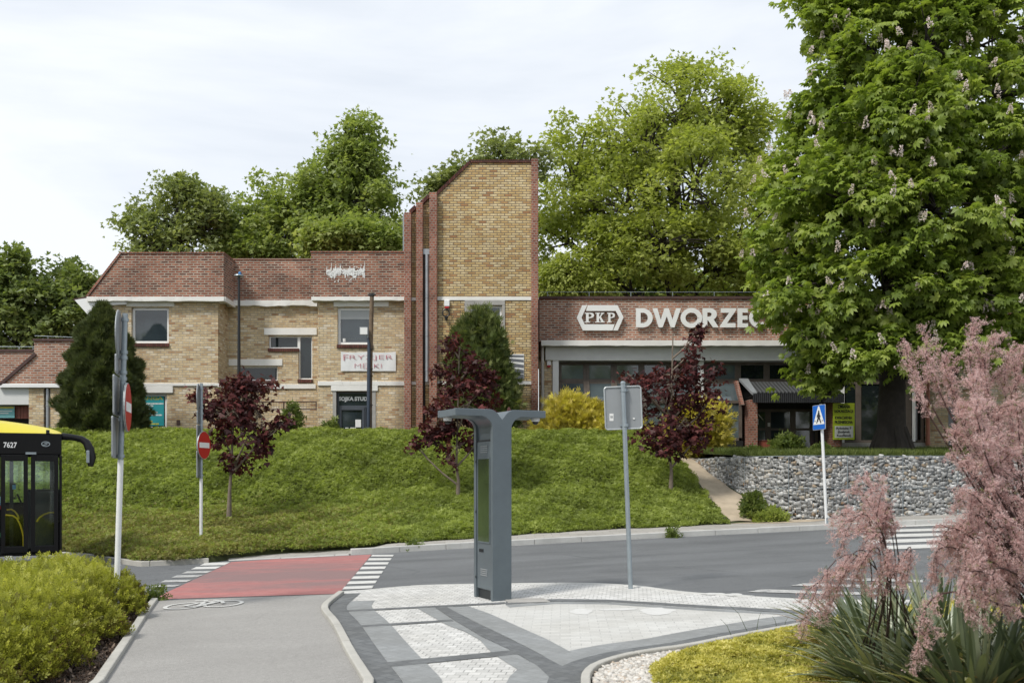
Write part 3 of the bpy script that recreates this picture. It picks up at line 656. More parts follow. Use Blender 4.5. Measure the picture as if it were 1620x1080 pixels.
# ---------------------------------------------------------------- embankment cover, dirt path
DP = [(6.30, 25.9, .80), (6.02, 27.0, .62), (5.80, 28.2, .50), (5.58, 29.6, .42), (5.42, 31.0, .36), (5.3, 31.9, .32)]
dy = [p[1] for p in DP]; dxc = [p[0] for p in DP]; dwid = [p[2] for p in DP]
ys = np.arange(25.85, 31.9, .15); V = []; Q = []
for i, y in enumerate(ys):
    xc = np.interp(y, dy, dxc); w = np.interp(y, dy, dwid)
    for j in range(7):
        x = xc+w*(j/3-1)*(1+.08*math.sin(y*5+j)); V.append((x, y, float(Hs(x, y))+.02+(.012 if 0 < j < 6 else -.03)))
for i in range(len(ys)-1):
    for j in range(6): Q.append((i*7+j, i*7+j+1, (i+1)*7+j+1, (i+1)*7+j))
mesh_np('dirt_path', np.array(V), np.array(Q), M['dirt'], kind='structure', smooth=True)
wsheet('dirt_apron', [(5.5, 25.62), (6.5, 25.2), (7.6, 25.45), (8.3, 26.2), (7.6, 26.45), (6.6, 26.3)], .116, M['dirt'])
def cover():
    n = 950000; Y = 19.3+13.2*rng.random(n)**.9; X = (rng.random(n)*1.24-.62)*Y
    ye = edgeY(X); q = np.clip((X-3.6)/2.2, 0, 1); yt = 32.6-.7*q
    pc = np.interp(Y, dy, dxc); pw = np.interp(Y, dy, dwid)
    ok = (Y > ye-.12+.16*np.sin(X*4.1)*np.sin(X*1.7)) & (Y < yt) & (X < pc-pw-.10+.08*np.sin(Y*6)) & (X < 6.6)
    # even density per square metre, a little thinner far away
    ok &= rng.random(n) < np.where(X < -4.4, .72, .85)
    X, Y, ye = X[ok], Y[ok], ye[ok]
    lump = (np.sin(X*2.3+1.3*np.sin(Y*1.7))*np.sin(Y*2.9+X*.7)+.7*np.sin(X*5.1+Y*3.3)*np.sin(Y*6.1-X*2.2)+.6*np.sin(X*11+Y*7)*np.sin(Y*12-X*4)+.4*np.sin(X*19-Y*9)*np.sin(Y*21+X*8))
    low = np.clip((27-Y)/2, 0, 1)*np.clip((-2-X)/4, 0, 1)     # the low flat mat at the foot on the left
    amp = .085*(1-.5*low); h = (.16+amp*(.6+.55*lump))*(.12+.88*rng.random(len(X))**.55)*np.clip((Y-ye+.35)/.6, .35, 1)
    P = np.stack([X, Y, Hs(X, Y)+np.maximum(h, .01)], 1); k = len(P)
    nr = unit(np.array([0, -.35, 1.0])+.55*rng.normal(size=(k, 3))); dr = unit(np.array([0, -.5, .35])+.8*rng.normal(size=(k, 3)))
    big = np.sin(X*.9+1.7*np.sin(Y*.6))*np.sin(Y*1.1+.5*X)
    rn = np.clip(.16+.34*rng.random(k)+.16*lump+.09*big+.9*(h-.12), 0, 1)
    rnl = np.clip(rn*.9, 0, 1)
    m = rng.random(k) < low*.75
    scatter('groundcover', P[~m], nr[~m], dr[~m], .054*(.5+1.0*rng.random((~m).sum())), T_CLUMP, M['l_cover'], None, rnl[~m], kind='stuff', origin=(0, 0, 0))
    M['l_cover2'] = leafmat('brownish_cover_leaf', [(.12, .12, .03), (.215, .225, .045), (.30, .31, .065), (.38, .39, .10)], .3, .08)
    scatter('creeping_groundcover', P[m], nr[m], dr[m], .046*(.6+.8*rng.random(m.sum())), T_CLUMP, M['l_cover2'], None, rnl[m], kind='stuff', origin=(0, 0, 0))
cover()
# terrace grass
def grass_tufts(name, P, mat, h=.16, n=5):
    T = tmpl(*[rhomb(.05, 1, .1, ang=R(a), droop=.1) for a in (0, 25, -28)])
    k = len(P); dr = unit(np.array([0, 0, 1.0])+.35*rng.normal(size=(k, 3))); nr = unit(rng.normal(size=(k, 3))+np.array([0, -1, 0]))
    return scatter(name, P, nr, dr, h*(.5+rng.random(k)), T, mat, None, kind='stuff', origin=(0, 0, 0))
n = 26000; X = 5.6+13*rng.random(n); Yw = np.interp(X, [p[0] for p in WALL], [p[1] for p in WALL]); Y = Yw+.3+5.5*rng.random(n)**1.3
grass_tufts('grass', np.stack([X, Y, 2.2+.38*np.clip((Y-27.5)/7.5, 0, 1)], 1), M['l_weed'], .17)
# ---------------------------------------------------------------- hedge of the left bed
def hedge():
    t = thing('hedge', 'low yellow-green leafy hedge in the mulch bed beside the cycle path', 'hedge', (-5.5, 10.5, -.12))
    n = 200000; Y = 6.2+8.1*rng.random(n); X = -11.5+9.0*rng.random(n)
    edge = np.interp(Y, [6, 7.57, 9.0, 10.5, 11.5, 12.6, 13.6, 14.3], [-3.55, -3.72, -3.92, -4.18, -4.42, -4.68, -4.98, -5.6])
    edge = edge+.13*np.sin(Y*3.7)+.09*np.sin(Y*8.3+1)-.04
    back = 14.15+.12*np.sin(X*2.7)-.05*(X+5)*.6
    ok = (X < edge) & (Y < back) & (X > -.56*Y-.4); X, Y, edge, back = X[ok], Y[ok], edge[ok], back[ok]
    lump = .5*np.sin(X*3.1+1.1*np.sin(Y*2.1))*np.sin(Y*3.4+X*.9)+.3*np.sin(X*7.3+Y*4.4)*np.sin(Y*7.9-X*3)
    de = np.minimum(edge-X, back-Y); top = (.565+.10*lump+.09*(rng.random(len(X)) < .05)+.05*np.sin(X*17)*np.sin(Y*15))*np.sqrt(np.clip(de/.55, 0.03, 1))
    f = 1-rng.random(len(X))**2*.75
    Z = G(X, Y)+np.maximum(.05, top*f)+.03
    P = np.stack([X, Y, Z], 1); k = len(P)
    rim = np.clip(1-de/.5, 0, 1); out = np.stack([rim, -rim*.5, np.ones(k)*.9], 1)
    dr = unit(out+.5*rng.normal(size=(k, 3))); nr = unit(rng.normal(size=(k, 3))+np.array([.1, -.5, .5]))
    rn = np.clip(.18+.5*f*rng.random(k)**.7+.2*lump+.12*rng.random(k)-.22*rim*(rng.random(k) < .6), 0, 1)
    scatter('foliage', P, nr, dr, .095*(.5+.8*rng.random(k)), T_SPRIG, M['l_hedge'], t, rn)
    mb = MB(); 
    for i in rng.permutation(k)[:700]:
        p = Vector(P[i]); b = Vector((p.x+rng.normal()*.08, p.y+rng.normal()*.08, G(p.x, p.y)+.01)); mb.tube([b, p], [.005, .003], 4, cap=False)
    obj('twigs', mb, plain('hedge_twig', (.11, .055, .04), .8, var=.3), t, recalc=False)
hedge()
# bark chips
def chips():
    n = 9000; Y = 6.5+7.6*rng.random(n); e = np.interp(Y, [p[1] for p in ll[::-1]], [p[0] for p in ll[::-1]]); X = e-.10-1.0*rng.random(n)
    P = np.stack([X, Y, G(X, Y)+.028+.012*rng.random(n)], 1); nr = unit(np.array([0, 0, 1.])+.4*rng.normal(size=(n, 3)))
    m = leafmat('bark_chip', [(.03, .02, .016), (.07, .045, .032), (.13, .09, .065), (.24, .19, .15)], 0, .1)
    scatter('bark_chips', P, nr, rdir(n), .045*(.5+rng.random(n)), tmpl(rhomb(.45, 1, .15)), m, None, rng.random(n)**1.8, kind='stuff', origin=(0, 0, 0))
chips()
# ---------------------------------------------------------------- garden on the right: sedum, gravel
ICO = None
def ico_stones(name, P, Sz, mat, parent=None, kind=None, **kw):
    bm = bmesh.new(); bmesh.ops.create_icosphere(bm, subdivisions=1, radius=1); bv = np.array([v.co[:] for v in bm.verts]); bf = np.array([[v.index for v in f.verts] for f in bm.faces]); bm.free()
    n = len(P); nv = len(bv); d = bv[None]*(1+.22*rng.normal(size=(n, nv, 1)).clip(-1.3, 1.3))
    d = d*Sz[:, None, :]; a = rng.normal(size=n)*.35; c, s = np.cos(a)[:, None], np.sin(a)[:, None]
    x = d[..., 0]*c-d[..., 2]*s; z = d[..., 0]*s+d[..., 2]*c
    V = np.stack([x, d[..., 1], z], -1)+P[:, None, :]
    q = (bf[None]+(np.arange(n)*nv)[:, None, None]).reshape(-1, 3)
    return mesh_np(name, V.reshape(-1, 3), q, mat, parent, np.repeat(rng.random(n), nv), kind=kind, **kw)
def inside_garden(X, Y): 
    e = np.interp(Y, [p[1] for p in GA[:30]], [p[0] for p in GA[:30]]); return X-e
gy0 = [p for p in GA if p[0] < 4.2]
def garden_depth(X, Y):                                       # distance inside the kerb line
    d = np.full(len(X), 9.0)
    for (ax, ay), (bx, by) in zip(gy0, gy0[1:]):
        t = np.clip(((X-ax)*(bx-ax)+(Y-ay)*(by-ay))/max(1e-6, (bx-ax)**2+(by-ay)**2), 0, 1); qx = ax+t*(bx-ax); qy = ay+t*(by-ay)
        dd = np.hypot(X-qx, Y-qy); sgn = ((bx-ax)*(Y-ay)-(by-ay)*(X-ax))
        better = dd < np.abs(d); d = np.where(better, np.where(sgn < 0, dd, -dd), d)
    return d
n = 60000; Y = 5.5+5.6*rng.random(n); X = .35+5.5*rng.random(n); d = garden_depth(X, Y)
gr = np.interp(X, [.5, 1.0, 1.6, 2.2, 3], [.9, .55, .16, .06, .02])
ok = (d > .10) & (d < gr+.18) & (Y > 6.3); P = np.stack([X[ok], Y[ok], G(X[ok], Y[ok])+.03], 1)[:9000]
ico_stones('gravel', P, np.stack([.020+.02*rng.random(len(P)), .018+.018*rng.random(len(P)), .012+.010*rng.random(len(P))], 1), M['gravel'], kind='stuff', origin=(0, 0, 0))
n = 230000; Y = 5.8+5.4*rng.random(n); X = .35+5.0*rng.random(n); d = garden_depth(X, Y); gr = np.interp(X, [.5, 1.0, 1.6, 2.2, 3], [.9, .55, .16, .06, .02])
lump = np.sin(X*4+1.2*np.sin(Y*3))*np.sin(Y*5+X)+.6*np.sin(X*11+Y*6)*np.sin(Y*13-X*5)
ok = (d > gr+.06*np.sin(X*9)*np.sin(Y*7)+.05) & (X < .60*Y+.2) & (rng.random(n) < .72+.2*lump); X, Y, lump, d, gr = X[ok], Y[ok], lump[ok], d[ok], gr[ok]
h = (.05+.035*lump+.03*rng.random(len(X)))*np.clip((d-gr)/.25, .3, 1); P = np.stack([X, Y, G(X, Y)+.02+np.maximum(h, .005)], 1); k = len(P)
scatter('sedum', P, unit(np.array([0, 0, 1.])+.6*rng.normal(size=(k, 3))), unit(np.array([0, -.2, .5])+.9*rng.normal(size=(k, 3))), .030*(.6+.8*rng.random(k)), T_CLUMP, M['l_sed'], None, np.clip(.15+.55*rng.random(k)+.22*lump, 0, 1), kind='stuff', origin=(0, 0, 0))
# ---------------------------------------------------------------- trees and shrubs
def T3(px, py, Y): return tuple(W(px, py, Y))
BASEZ = 2.55
def backtree(name, label, Y, px, tr, lob, ncl, nlf, cr, T, ls, mat, seed, top=None, z0=BASEZ, lean=0, group='trees behind the station', bark='bark', **kw):
    lobes = [PL(a, b, Y+dy, rx, rz) for (a, b, rx, rz, dy) in lob]
    topz = fz(top, Y); x = fx(px, Y)
    trunk = [(x, Y, z0-.3), (x+.1, Y, lerp(z0, topz, .25)), (x+lean*.5, Y+.2, lerp(z0, topz, .55)), (x+lean, Y, topz)]
    return tree(name, label, 'tree', trunk, tr, lobes, ncl, nlf, cr, T, ls, M[mat], M[bark], seed, group=group, **kw)
backtree('maple_tree', 'big spreading fresh green maple rising behind the station hall, right of the tower', 46, 1068, .62,
  [(1085, 175, 80, 75, 0), (1150, 190, 70, 65, 1), (1020, 230, 80, 80, -1), (955, 230, 75, 65, 0), (905, 290, 60, 85, 0), (1190, 260, 55, 90, 1), (1100, 290, 110, 85, -2.5), (990, 330, 100, 80, -2), (900, 385, 65, 75, 0), (1170, 370, 85, 80, -1), (1050, 385, 110, 55, -3), (950, 420, 80, 45, -2), (1215, 430, 60, 60, 0), (1130, 430, 80, 40, -1), (880, 440, 50, 35, -1)],
  430, 105, .76, T_MAPLE, .165, 'l_big', 11, top=190, nsub=420, rough=.22, sub_r=.06, flat=.6, inner=.6, hang=.3)
backtree('willow_tree', 'light feathery small tree just above the roof edge between tower and big maple', 43, 905, .14,
  [(905, 430, 48, 36, 0), (875, 450, 34, 24, 0), (940, 452, 36, 20, 0)], 70, 60, .6, T_LEAF, .19, 'l_big', 12, top=410, hang=.9, nsub=50)
backtree('birch_tree', 'sparse pale green crown peeking over the flat top of the tower', 43, 790, .14,
  [(770, 246, 36, 30, 0), (800, 243, 46, 24, 0), (845, 250, 34, 24, 0), (735, 268, 30, 22, 0)], 62, 34, .55, T_MAPLE, .17, 'l_left2', 13, top=225, nsub=80, rough=.3)
backtree('birch_tree', 'small sparse pale crown beside the sloping left edge of the tower', 43, 700, .12,
  [(692, 292, 26, 20, 0), (712, 284, 26, 24, 0), (680, 300, 16, 12, 0)], 28, 34, .5, T_MAPLE, .17, 'l_left2', 14, top=280, nsub=40, rough=.3)
backtree('lime_tree', 'loose open-crowned tree above the left end of the red parapet', 44, 280, .22,
  [(262, 345, 48, 52, 0), (300, 320, 44, 46, .5), (225, 368, 38, 36, 0), (325, 360, 44, 48, 0), (268, 388, 60, 30, -.5), (330, 320, 25, 35, 0), (280, 290, 20, 22, 0)], 110, 64, .54, T_MAPLE, .165, 'l_left2', 15, top=285, nsub=160, rough=.3)
backtree('lime_tree', 'dense mid-height dark green tree between the open tree and the tallest crown', 46, 420, .25,
  [(400, 352, 60, 46, 0), (440, 330, 46, 46, 0), (370, 375, 46, 36, 0), (450, 378, 60, 36, -1), (410, 395, 70, 26, -1)], 130, 80, .60, T_MAPLE, .165, 'l_left', 16, top=310, nsub=120, rough=.2)
backtree('lime_tree', 'tallest pointed dark green tree left of the tower', 45, 548, .3,
  [(566, 228, 42, 42, 0), (540, 262, 48, 46, 0), (585, 270, 36, 55, 0), (512, 290, 48, 42, 0), (560, 320, 62, 52, -.5), (485, 312, 42, 36, 0), (600, 345, 34, 48, 0), (520, 355, 64, 40, -.5), (572, 200, 26, 20, 0)], 190, 85, .60, T_MAPLE, .165, 'l_left', 17, top=195, nsub=170, rough=.22)
backtree('hazel_tree', 'low round-topped tree right behind the parapet with white paint', 41, 560, .16,
  [(548, 372, 62, 28, 0), (595, 382, 44, 28, 0), (505, 385, 30, 22, 0)], 110, 80, .55, T_MAPLE, .165, 'l_left', 18, top=350, nsub=60, rough=.2)
backtree('birch_tree', 'faint pale distant tree in the gap left of the tower pillars', 60, 634, .15,
  [(634, 360, 16, 22, 0), (630, 385, 18, 20, 0)], 40, 30, .6, T_LEAF, .22, 'l_left2', 19, top=345, nsub=30)
backtree('sycamore_tree', 'dark tree with a tall leader spire at the far left edge', 41, 22, .22,
  [(18, 460, 40, 46, 0), (24, 415, 14, 26, 0), (-20, 480, 44, 56, 0), (50, 480, 30, 34, 0), (20, 520, 60, 34, -.5)], 130, 60, .50, T_MAPLE, .17, 'l_far', 20, top=395, nsub=110, rough=.25)
backtree('sycamore_tree', 'dark round-headed tree at left behind the low red annex roof', 42, 108, .22,
  [(106, 448, 42, 36, 0), (84, 470, 34, 36, 0), (135, 452, 24, 30, 0), (110, 500, 60, 36, -.5), (70, 520, 40, 30, -.5), (150, 500, 30, 40, 0)], 130, 60, .50, T_MAPLE, .17, 'l_far', 21, top=415, nsub=110, rough=.25)
for i, (px, py, Y, rx, rz, lab) in enumerate(((1240, 400, 62, 60, 70, 'soft green backdrop tree between the big maple and the flowering chestnut'), (1000, 440, 60, 90, 34, 'low distant green crown seen under the limbs of the big maple'), (1180, 450, 60, 70, 30, 'low distant green crown under the right side of the big maple'))):
    backtree('beech_tree', lab, Y, px, .25, [(px, py, rx, rz, 0), (px-rx*.6, py+14, rx*.5, rz*.6, 0), (px+rx*.6, py+10, rx*.5, rz*.6, 0)], 90, 40, 1.1, T_CLUMP, .42, 'l_left', 30+i, top=py-rz*.5, nsub=40)
# the flowering chestnut
CY = 30.0
cl = [(1420, -70, 160, 90, 0), (1345, 40, 80, 60, 0), (1300, 20, 48, 40, 0), (1470, 70, 120, 80, -1.5), (1570, 40, 130, 100, 0), (1345, 150, 78, 70, -1), (1310, 215, 66, 60, 0), (1440, 190, 110, 90, -2.2), (1275, 300, 70, 70, 0), (1245, 390, 72, 66, 0), (1350, 320, 100, 90, -2), (1480, 330, 120, 100, -2.4), (1590, 230, 120, 120, -1), (1225, 465, 52, 50, 0), (1300, 470, 88, 66, -1.5), (1400, 450, 100, 70, -2.4), (1530, 450, 110, 80, -2), (1620, 390, 110, 120, -.5), (1290, 560, 44, 42, -.8), (1330, 615, 52, 30, -.8), (1380, 560, 80, 48, -2), (1480, 545, 80, 55, -2.2), (1560, 560, 80, 60, -1), (1300, 635, 30, 16, -.8), (1650, 560, 90, 60, 0), (1500, 260, 160, 140, 2.2), (1400, 520, 150, 60, 2.2), (1600, 480, 120, 120, 2.5), (1440, 600, 34, 26, -1.2), (1640, 340, 80, 90, 0)]
lobes = [PL(a, b, CY+dy, rx, rz) for a, b, rx, rz, dy in cl]
bx = fx(1411, CY); trunk = [(bx, CY, 2.15), (bx-.02, CY, 3.0), (bx+.02, CY, 5), (bx+.1, CY, 8), (bx+.25, CY-.1, 11.5), (bx+.5, CY, 15.5)]
def keepc(C):
    px = C[:, 0]/C[:, 1]*F+CX; py = HY-(C[:, 2]-EYE)/C[:, 1]*F
    return (px < 1720) & (px > np.interp(py, [-200, 0, 60, 100, 140, 200, 260, 320, 400, 480, 530, 600, 640, 660], [1255, 1250, 1290, 1292, 1270, 1258, 1228, 1205, 1182, 1203, 1243, 1268, 1270, 1300])+6) & (py < np.interp(px, [1250, 1290, 1330, 1400, 1440, 1500, 1620], [584, 612, 600, 566, 578, 556, 578]))
ct, CC, CD = tree('chestnut_tree', 'huge flowering horse chestnut with dark trunk behind the gabion wall', 'tree', trunk, .52, lobes, 1150, 42, .49, T_CHEST, .19, M['l_chest'], M['barkd'], 41, zmin=4.0, flat=.5, outb=.75, upb=1.0, hang=.25, nsub=420, rough=.18, inner=.42, sub_r=.045, keep=keepc)
mb = MB()
for i in range(7):
    a = i*.9+.3; mb.tube([(bx+.30*math.cos(a), CY+.30*math.sin(a), 3.1), (bx+.5*math.cos(a), CY+.5*math.sin(a), 2.5), (bx+.60*math.cos(a), CY+.60*math.sin(a), 2.05)], [.14, .16, .12], 8)
obj('root_flare', mb, M['barkd'], ct, smooth=True, recalc=False)
mb = MB(); mb.tube([(bx, CY, 10.6), T3(1500, 135, CY-.4), T3(1580, 150, CY-.8), T3(1660, 140, CY-1)], [.2, .16, .13, .08], 8); obj('limb', mb, M['barkd'], ct, smooth=True, recalc=False)
def blossoms():
    rg = np.random.default_rng(5); outer = CC+CD*.55+np.array([0, 0, .12]); m = (CD[:, 1] < .35) & (CD[:, 2] > -.55); pts = outer[m]; pts = pts[rg.permutation(len(pts))[:420]]
    px = pts[:, 0]/pts[:, 1]*F+CX; pts = pts[(px < 1640)]
    k = 46; n = len(pts); h = rg.random((n, k)); a = rg.random((n, k))*6.283; hh = .20+.10*rg.random(n)
    tilt = np.stack([.25*rg.normal(size=n), .25*rg.normal(size=n)], 1)
    r = (.062*(1-h*.85)+.006); z = h*hh[:, None]
    P = np.stack([pts[:, 0:1]+r*np.cos(a)+tilt[:, 0:1]*z, pts[:, 1:2]+r*np.sin(a)+tilt[:, 1:2]*z, pts[:, 2:3]+z+.05], -1).reshape(-1, 3)
    dr = np.stack([np.cos(a), np.sin(a), .5+0*a], -1).reshape(-1, 3)
    scatter('blossom', P, unit(rg.normal(size=P.shape)), unit(dr+.4*rg.normal(size=P.shape)), .036*(.7+.6*rg.random(len(P))), tmpl(rhomb(.8, 1, .2), rhomb(.8, 1, .2, ang=R(90))), M['l_blos'], ct, kind='stuff')
blossoms()
# three young crimson maples on the slope
def crimson(label, base, px0, lobes, seed, ncl, fork, dy=0):
    b = on_slope(*base); Y = b.y; lo = [PL(a, c, Y+d, rx, rz) for a, c, rx, rz, d in lobes]
    tz = fz(fork, Y); tp = min(c[2] for c in [(l[1]) for l in lobes]) if False else min(l[1] for l in lobes)
    trunk = [(b.x, Y, b.z-.05), (b.x+.02, Y, lerp(b.z, tz, .6)), (fx(px0, Y), Y, tz), (fx(px0, Y)+.05, Y, lerp(tz, fz(tp, Y), .6)), (fx(px0, Y)+.08, Y, fz(tp, Y))]
    return tree('crimson_maple', label, 'tree', trunk, .055, lo, ncl, 22, .21, T_MAPLE, .118, M['l_crim'], M['barkg'], seed, flat=.75, outb=.7, upb=.6, hang=.9, nsub=90, rough=.2, inner=.3, group='young crimson maples on the slope', sub_r=.012)
crimson('dark crimson young maple left on the slope, beside the smaller no-entry pole', (362, 829), 366, [(378, 600, 22, 22, 0), (400, 612, 28, 22, 0), (368, 650, 40, 30, -.3), (412, 655, 30, 34, 0), (350, 690, 22, 22, 0), (392, 690, 38, 28, -.3), (378, 725, 24, 20, 0), (318, 628, 9, 18, 0), (326, 650, 12, 8, 0), (445, 668, 14, 12, 0), (345, 640, 14, 16, .2)], 51, 62, 742)
crimson('tall ragged crimson maple half hidden behind the grey totem and in front of the juniper', (724, 790), 722, [(712, 548, 13, 22, 0), (745, 575, 26, 28, 0), (708, 600, 30, 30, .2), (765, 610, 30, 36, 0), (735, 640, 48, 36, -.3), (700, 660, 36, 32, 0), (778, 655, 22, 30, 0), (690, 690, 36, 20, 0), (725, 705, 36, 26, -.2), (655, 700, 14, 8, 0), (760, 690, 30, 26, 0)], 52, 100, 738)
crimson('bushy crimson maple beside the blank sign back, in front of the golden cypresses', (1061, 781), 1060, [(1103, 528, 10, 12, 0), (1095, 555, 16, 14, 0), (1070, 590, 40, 30, 0), (1120, 590, 26, 22, 0), (992, 590, 12, 12, 0), (1010, 602, 16, 8, 0), (1045, 620, 44, 40, -.3), (1095, 625, 44, 36, 0), (1050, 665, 46, 34, -.3), (1085, 660, 44, 34, 0), (1030, 685, 26, 18, 0), (1060, 700, 34, 20, -.2), (1118, 640, 22, 26, 0), (1105, 690, 20, 14, 0)], 53, 92, 722)
# conifers and golden cypresses
Yt = 32.6; b = (fx(163, Yt), Yt, 2.75); k = Yt/F
conifer('thuja', 'broad dark conical conifer in front of the left corner of the brick house', b, [(.85, 0), (1.14, .35), (1.18, .9), (1.06, 2.0), (.82, 3.0), (.50, 3.8), (.20, 4.25), (.02, 4.5)], 26000, T_FAN, .19, M['l_thuja'], M['bark'], 61, rough=.2)
Yj = 32.9
bushy('juniper', 'shaggy mid-green juniper with a rounded head against the foot of the tower', 'tree', (fx(768, Yj), Yj, 2.6), [PL(756, 512, Yj, 13, 24), PL(768, 530, Yj, 22, 28), PL(738, 538, Yj, 18, 26), PL(782, 545, Yj, 20, 34), PL(735, 565, Yj, 24, 38), PL(784, 580, Yj, 22, 38), PL(760, 580, Yj, 38, 48), PL(765, 630, Yj, 44, 42), PL(798, 625, Yj, 20, 32), PL(735, 620, Yj, 22, 38), PL(780, 660, Yj, 36, 22)], 17000, T_FAN, .21, M['l_juni'], 62, up=1.0, cl=40, cr=.23, stems=14, rough=.12)
Yc = 32.6
bushy('golden_cypress', 'large golden yellow cypress shrub left of the blank sign back', 'shrub', (fx(925, Yc), Yc, 2.75), [PL(902, 668, Yc, 34, 32), PL(935, 676, Yc, 38, 30), PL(880, 686, Yc, 30, 18), PL(970, 680, Yc, 36, 26), PL(908, 648, Yc, 12, 18), PL(941, 652, Yc, 10, 16), PL(1000, 690, Yc, 22, 15)], 12000, T_FAN, .20, M['l_ycyp'], 63, up=.6, cl=30, cr=.26)
Yc = 31.6
bushy('golden_cypress', 'golden yellow cypress shrub behind the bushy crimson maple', 'shrub', (fx(1095, Yc), Yc, 2.3), [PL(1118, 668, Yc, 30, 30), PL(1110, 675, Yc, 28, 26), PL(1085, 690, Yc, 34, 30), PL(1125, 690, Yc, 22, 20), PL(1090, 660, Yc, 26, 24), PL(1070, 704, Yc, 24, 14), PL(1115, 705, Yc, 24, 14)], 6500, T_FAN, .20, M['l_ycyp'], 64, up=.5, cl=30, cr=.25)
def weedbush(name, label, px, py, Y, rx, rz, n, ls, seed, mat='l_weed', base=None, T=T_CLUMP):
    z = base if base is not None else float(Hs(fx(px, Y), Y))
    bushy(name, label, 'plant', (fx(px, Y), Y, z), [PL(px, py, Y, rx, rz), PL(px-rx*.5, py+rz*.5, Y, rx*.6, rz*.5), PL(px+rx*.5, py+rz*.5, Y, rx*.6, rz*.5)], n, T, ls, M[mat], seed, up=.7, cl=18, cr=.14)
weedbush('sapling', 'light green sapling in front of the rusty railing', 464, 662, 33.2, 12, 26, 700, .11, 71)
weedbush('sapling', 'small leafy weed at the brick wall left of the shop door', 524, 676, 33.4, 8, 12, 300, .10, 72)
weedbush('bush', 'low green weeds under the teal poster window', 235, 684, 33.2, 20, 6, 420, .10, 73)
weedbush('bush', 'yellow-green shrub in front of the dark entrance doors', 1243, 702, 29.6, 22, 12, 700, .12, 74, base=2.25)
weedbush('bush', 'small yellow-green tuft below the lime green notice board', 1298, 712, 29.0, 10, 7, 200, .11, 75, base=2.25)
weedbush('bush', 'small green tuft at the left brick pier of the entrance', 1190, 712, 28.9, 8, 6, 160, .10, 76, base=2.25)
weedbush('bush', 'bright green bush at the foot of the gabion wall', 1191, 799, 26.1, 12, 14, 800, .10, 77, base=.52)
weedbush('bush', 'grassy tuft beside the bush at the gabion foot', 1215, 815, 25.85, 22, 8, 700, .10, 78, base=.52, mat='l_cover')
weedbush('weed', 'tiny weed growing from the far kerb', 1063, 844, 22.95, 3, 6, 40, .07, 79, base=.25)
weedbush('weed', 'weed growing at the left end of the far kerb', 658, 865, 21.5, 9, 4, 80, .06, 80, base=.10)
weedbush('weed', 'small weed at the corner of the path kerb by the hedge', 244, 947, 14.0, 7, 5, 60, .05, 81, base=-.05)
# ---------------------------------------------------------------- yuccas and the tamarisk
def yucca(label, x, y, n, L, seed, lean=(0, 0)):
    rg = np.random.default_rng(seed); z = G(x, y)+.02; t = thing('yucca', label, 'plant', (x, y, z), 'yuccas under the tamarisk')
    for dead in (0, 1):
        m = int(n*1.7) if not dead else int(n*.75); V = []; Q = []; rr = []
        for i in range(m):
            a = rg.random()*6.283; el = (rg.random()**.8)*1.2+.1+.12*rg.normal() if not dead else rg.random()*.75; l = L*(.65+.6*rg.random()); w = .018*(.55+.8*rg.random())*(1 if not dead else .5)
            d = np.array([math.cos(a)*math.cos(el)+lean[0]*.9, math.sin(a)*math.cos(el)+lean[1]*.9, math.sin(el)]); d /= np.linalg.norm(d)
            s = np.cross(d, [0, 0, 1.]); s /= np.linalg.norm(s)+1e-6; up = np.cross(s, d); p = np.array([x, y, z])+np.array([math.cos(a), math.sin(a), 0])*(.04+.16*rg.random()); b0 = len(V)
            droop = (.2+1.1*rg.random()**2)*(1 if not dead else 1.5); r0 = rg.random()
            for k in range(7):
                f = k/6; wk = w*(.75+1.0*f)*(1 if f < .55 else max(.03, (1-f)/.45)); 
                V += [p-s*wk+up*wk*.45, p.copy(), p+s*wk+up*wk*.45]; rr += [r0]*3
                d = d+np.array([0, 0, -droop*.16*(f+.25)]); d /= np.linalg.norm(d); up = np.cross(s, d); p = p+d*l/6; p[2] = max(p[2], z+.01)
            for k in range(6):
                q = b0+k*3; Q += [(q, q+1, q+4, q+3), (q+1, q+2, q+5, q+4)]
        mesh_np('leaves' if not dead else 'dry_leaves', np.array(V), np.array(Q), M['l_yucca'] if not dead else M['l_yuccad'], t, np.array(rr), smooth=True)
    return t
yucca('spreading yucca at the left edge of the clump, leaves lying over the yellow sedum', 2.95, 8.15, 100, .58, 1, (-.35, -.1))
yucca('large upright yucca in the middle of the clump', 3.25, 7.6, 130, .76, 2, (-.2, -.1))
yucca('front yucca with grey-green leaves at the bottom edge', 3.05, 6.75, 110, .70, 3, (-.25, 0))
yucca('rightmost front yucca with stiff upright blades at the picture corner', 3.55, 6.7, 110, .68, 4, (-.05, 0))
yucca('yucca deep under the pink branches at the right edge', 3.95, 7.7, 100, .66, 5)
yucca('leaning yucca between the yellow sedum and the pink plume', 2.72, 7.3, 100, .60, 7, (-.3, -.15))
yucca('yucca at the middle of the back row, behind the pink plume', 3.1, 8.75, 100, .66, 8, (-.15, -.1))
yucca('back yucca behind the others, under the arching pink sprays', 3.6, 8.7, 100, .66, 6, (-.1, 0))
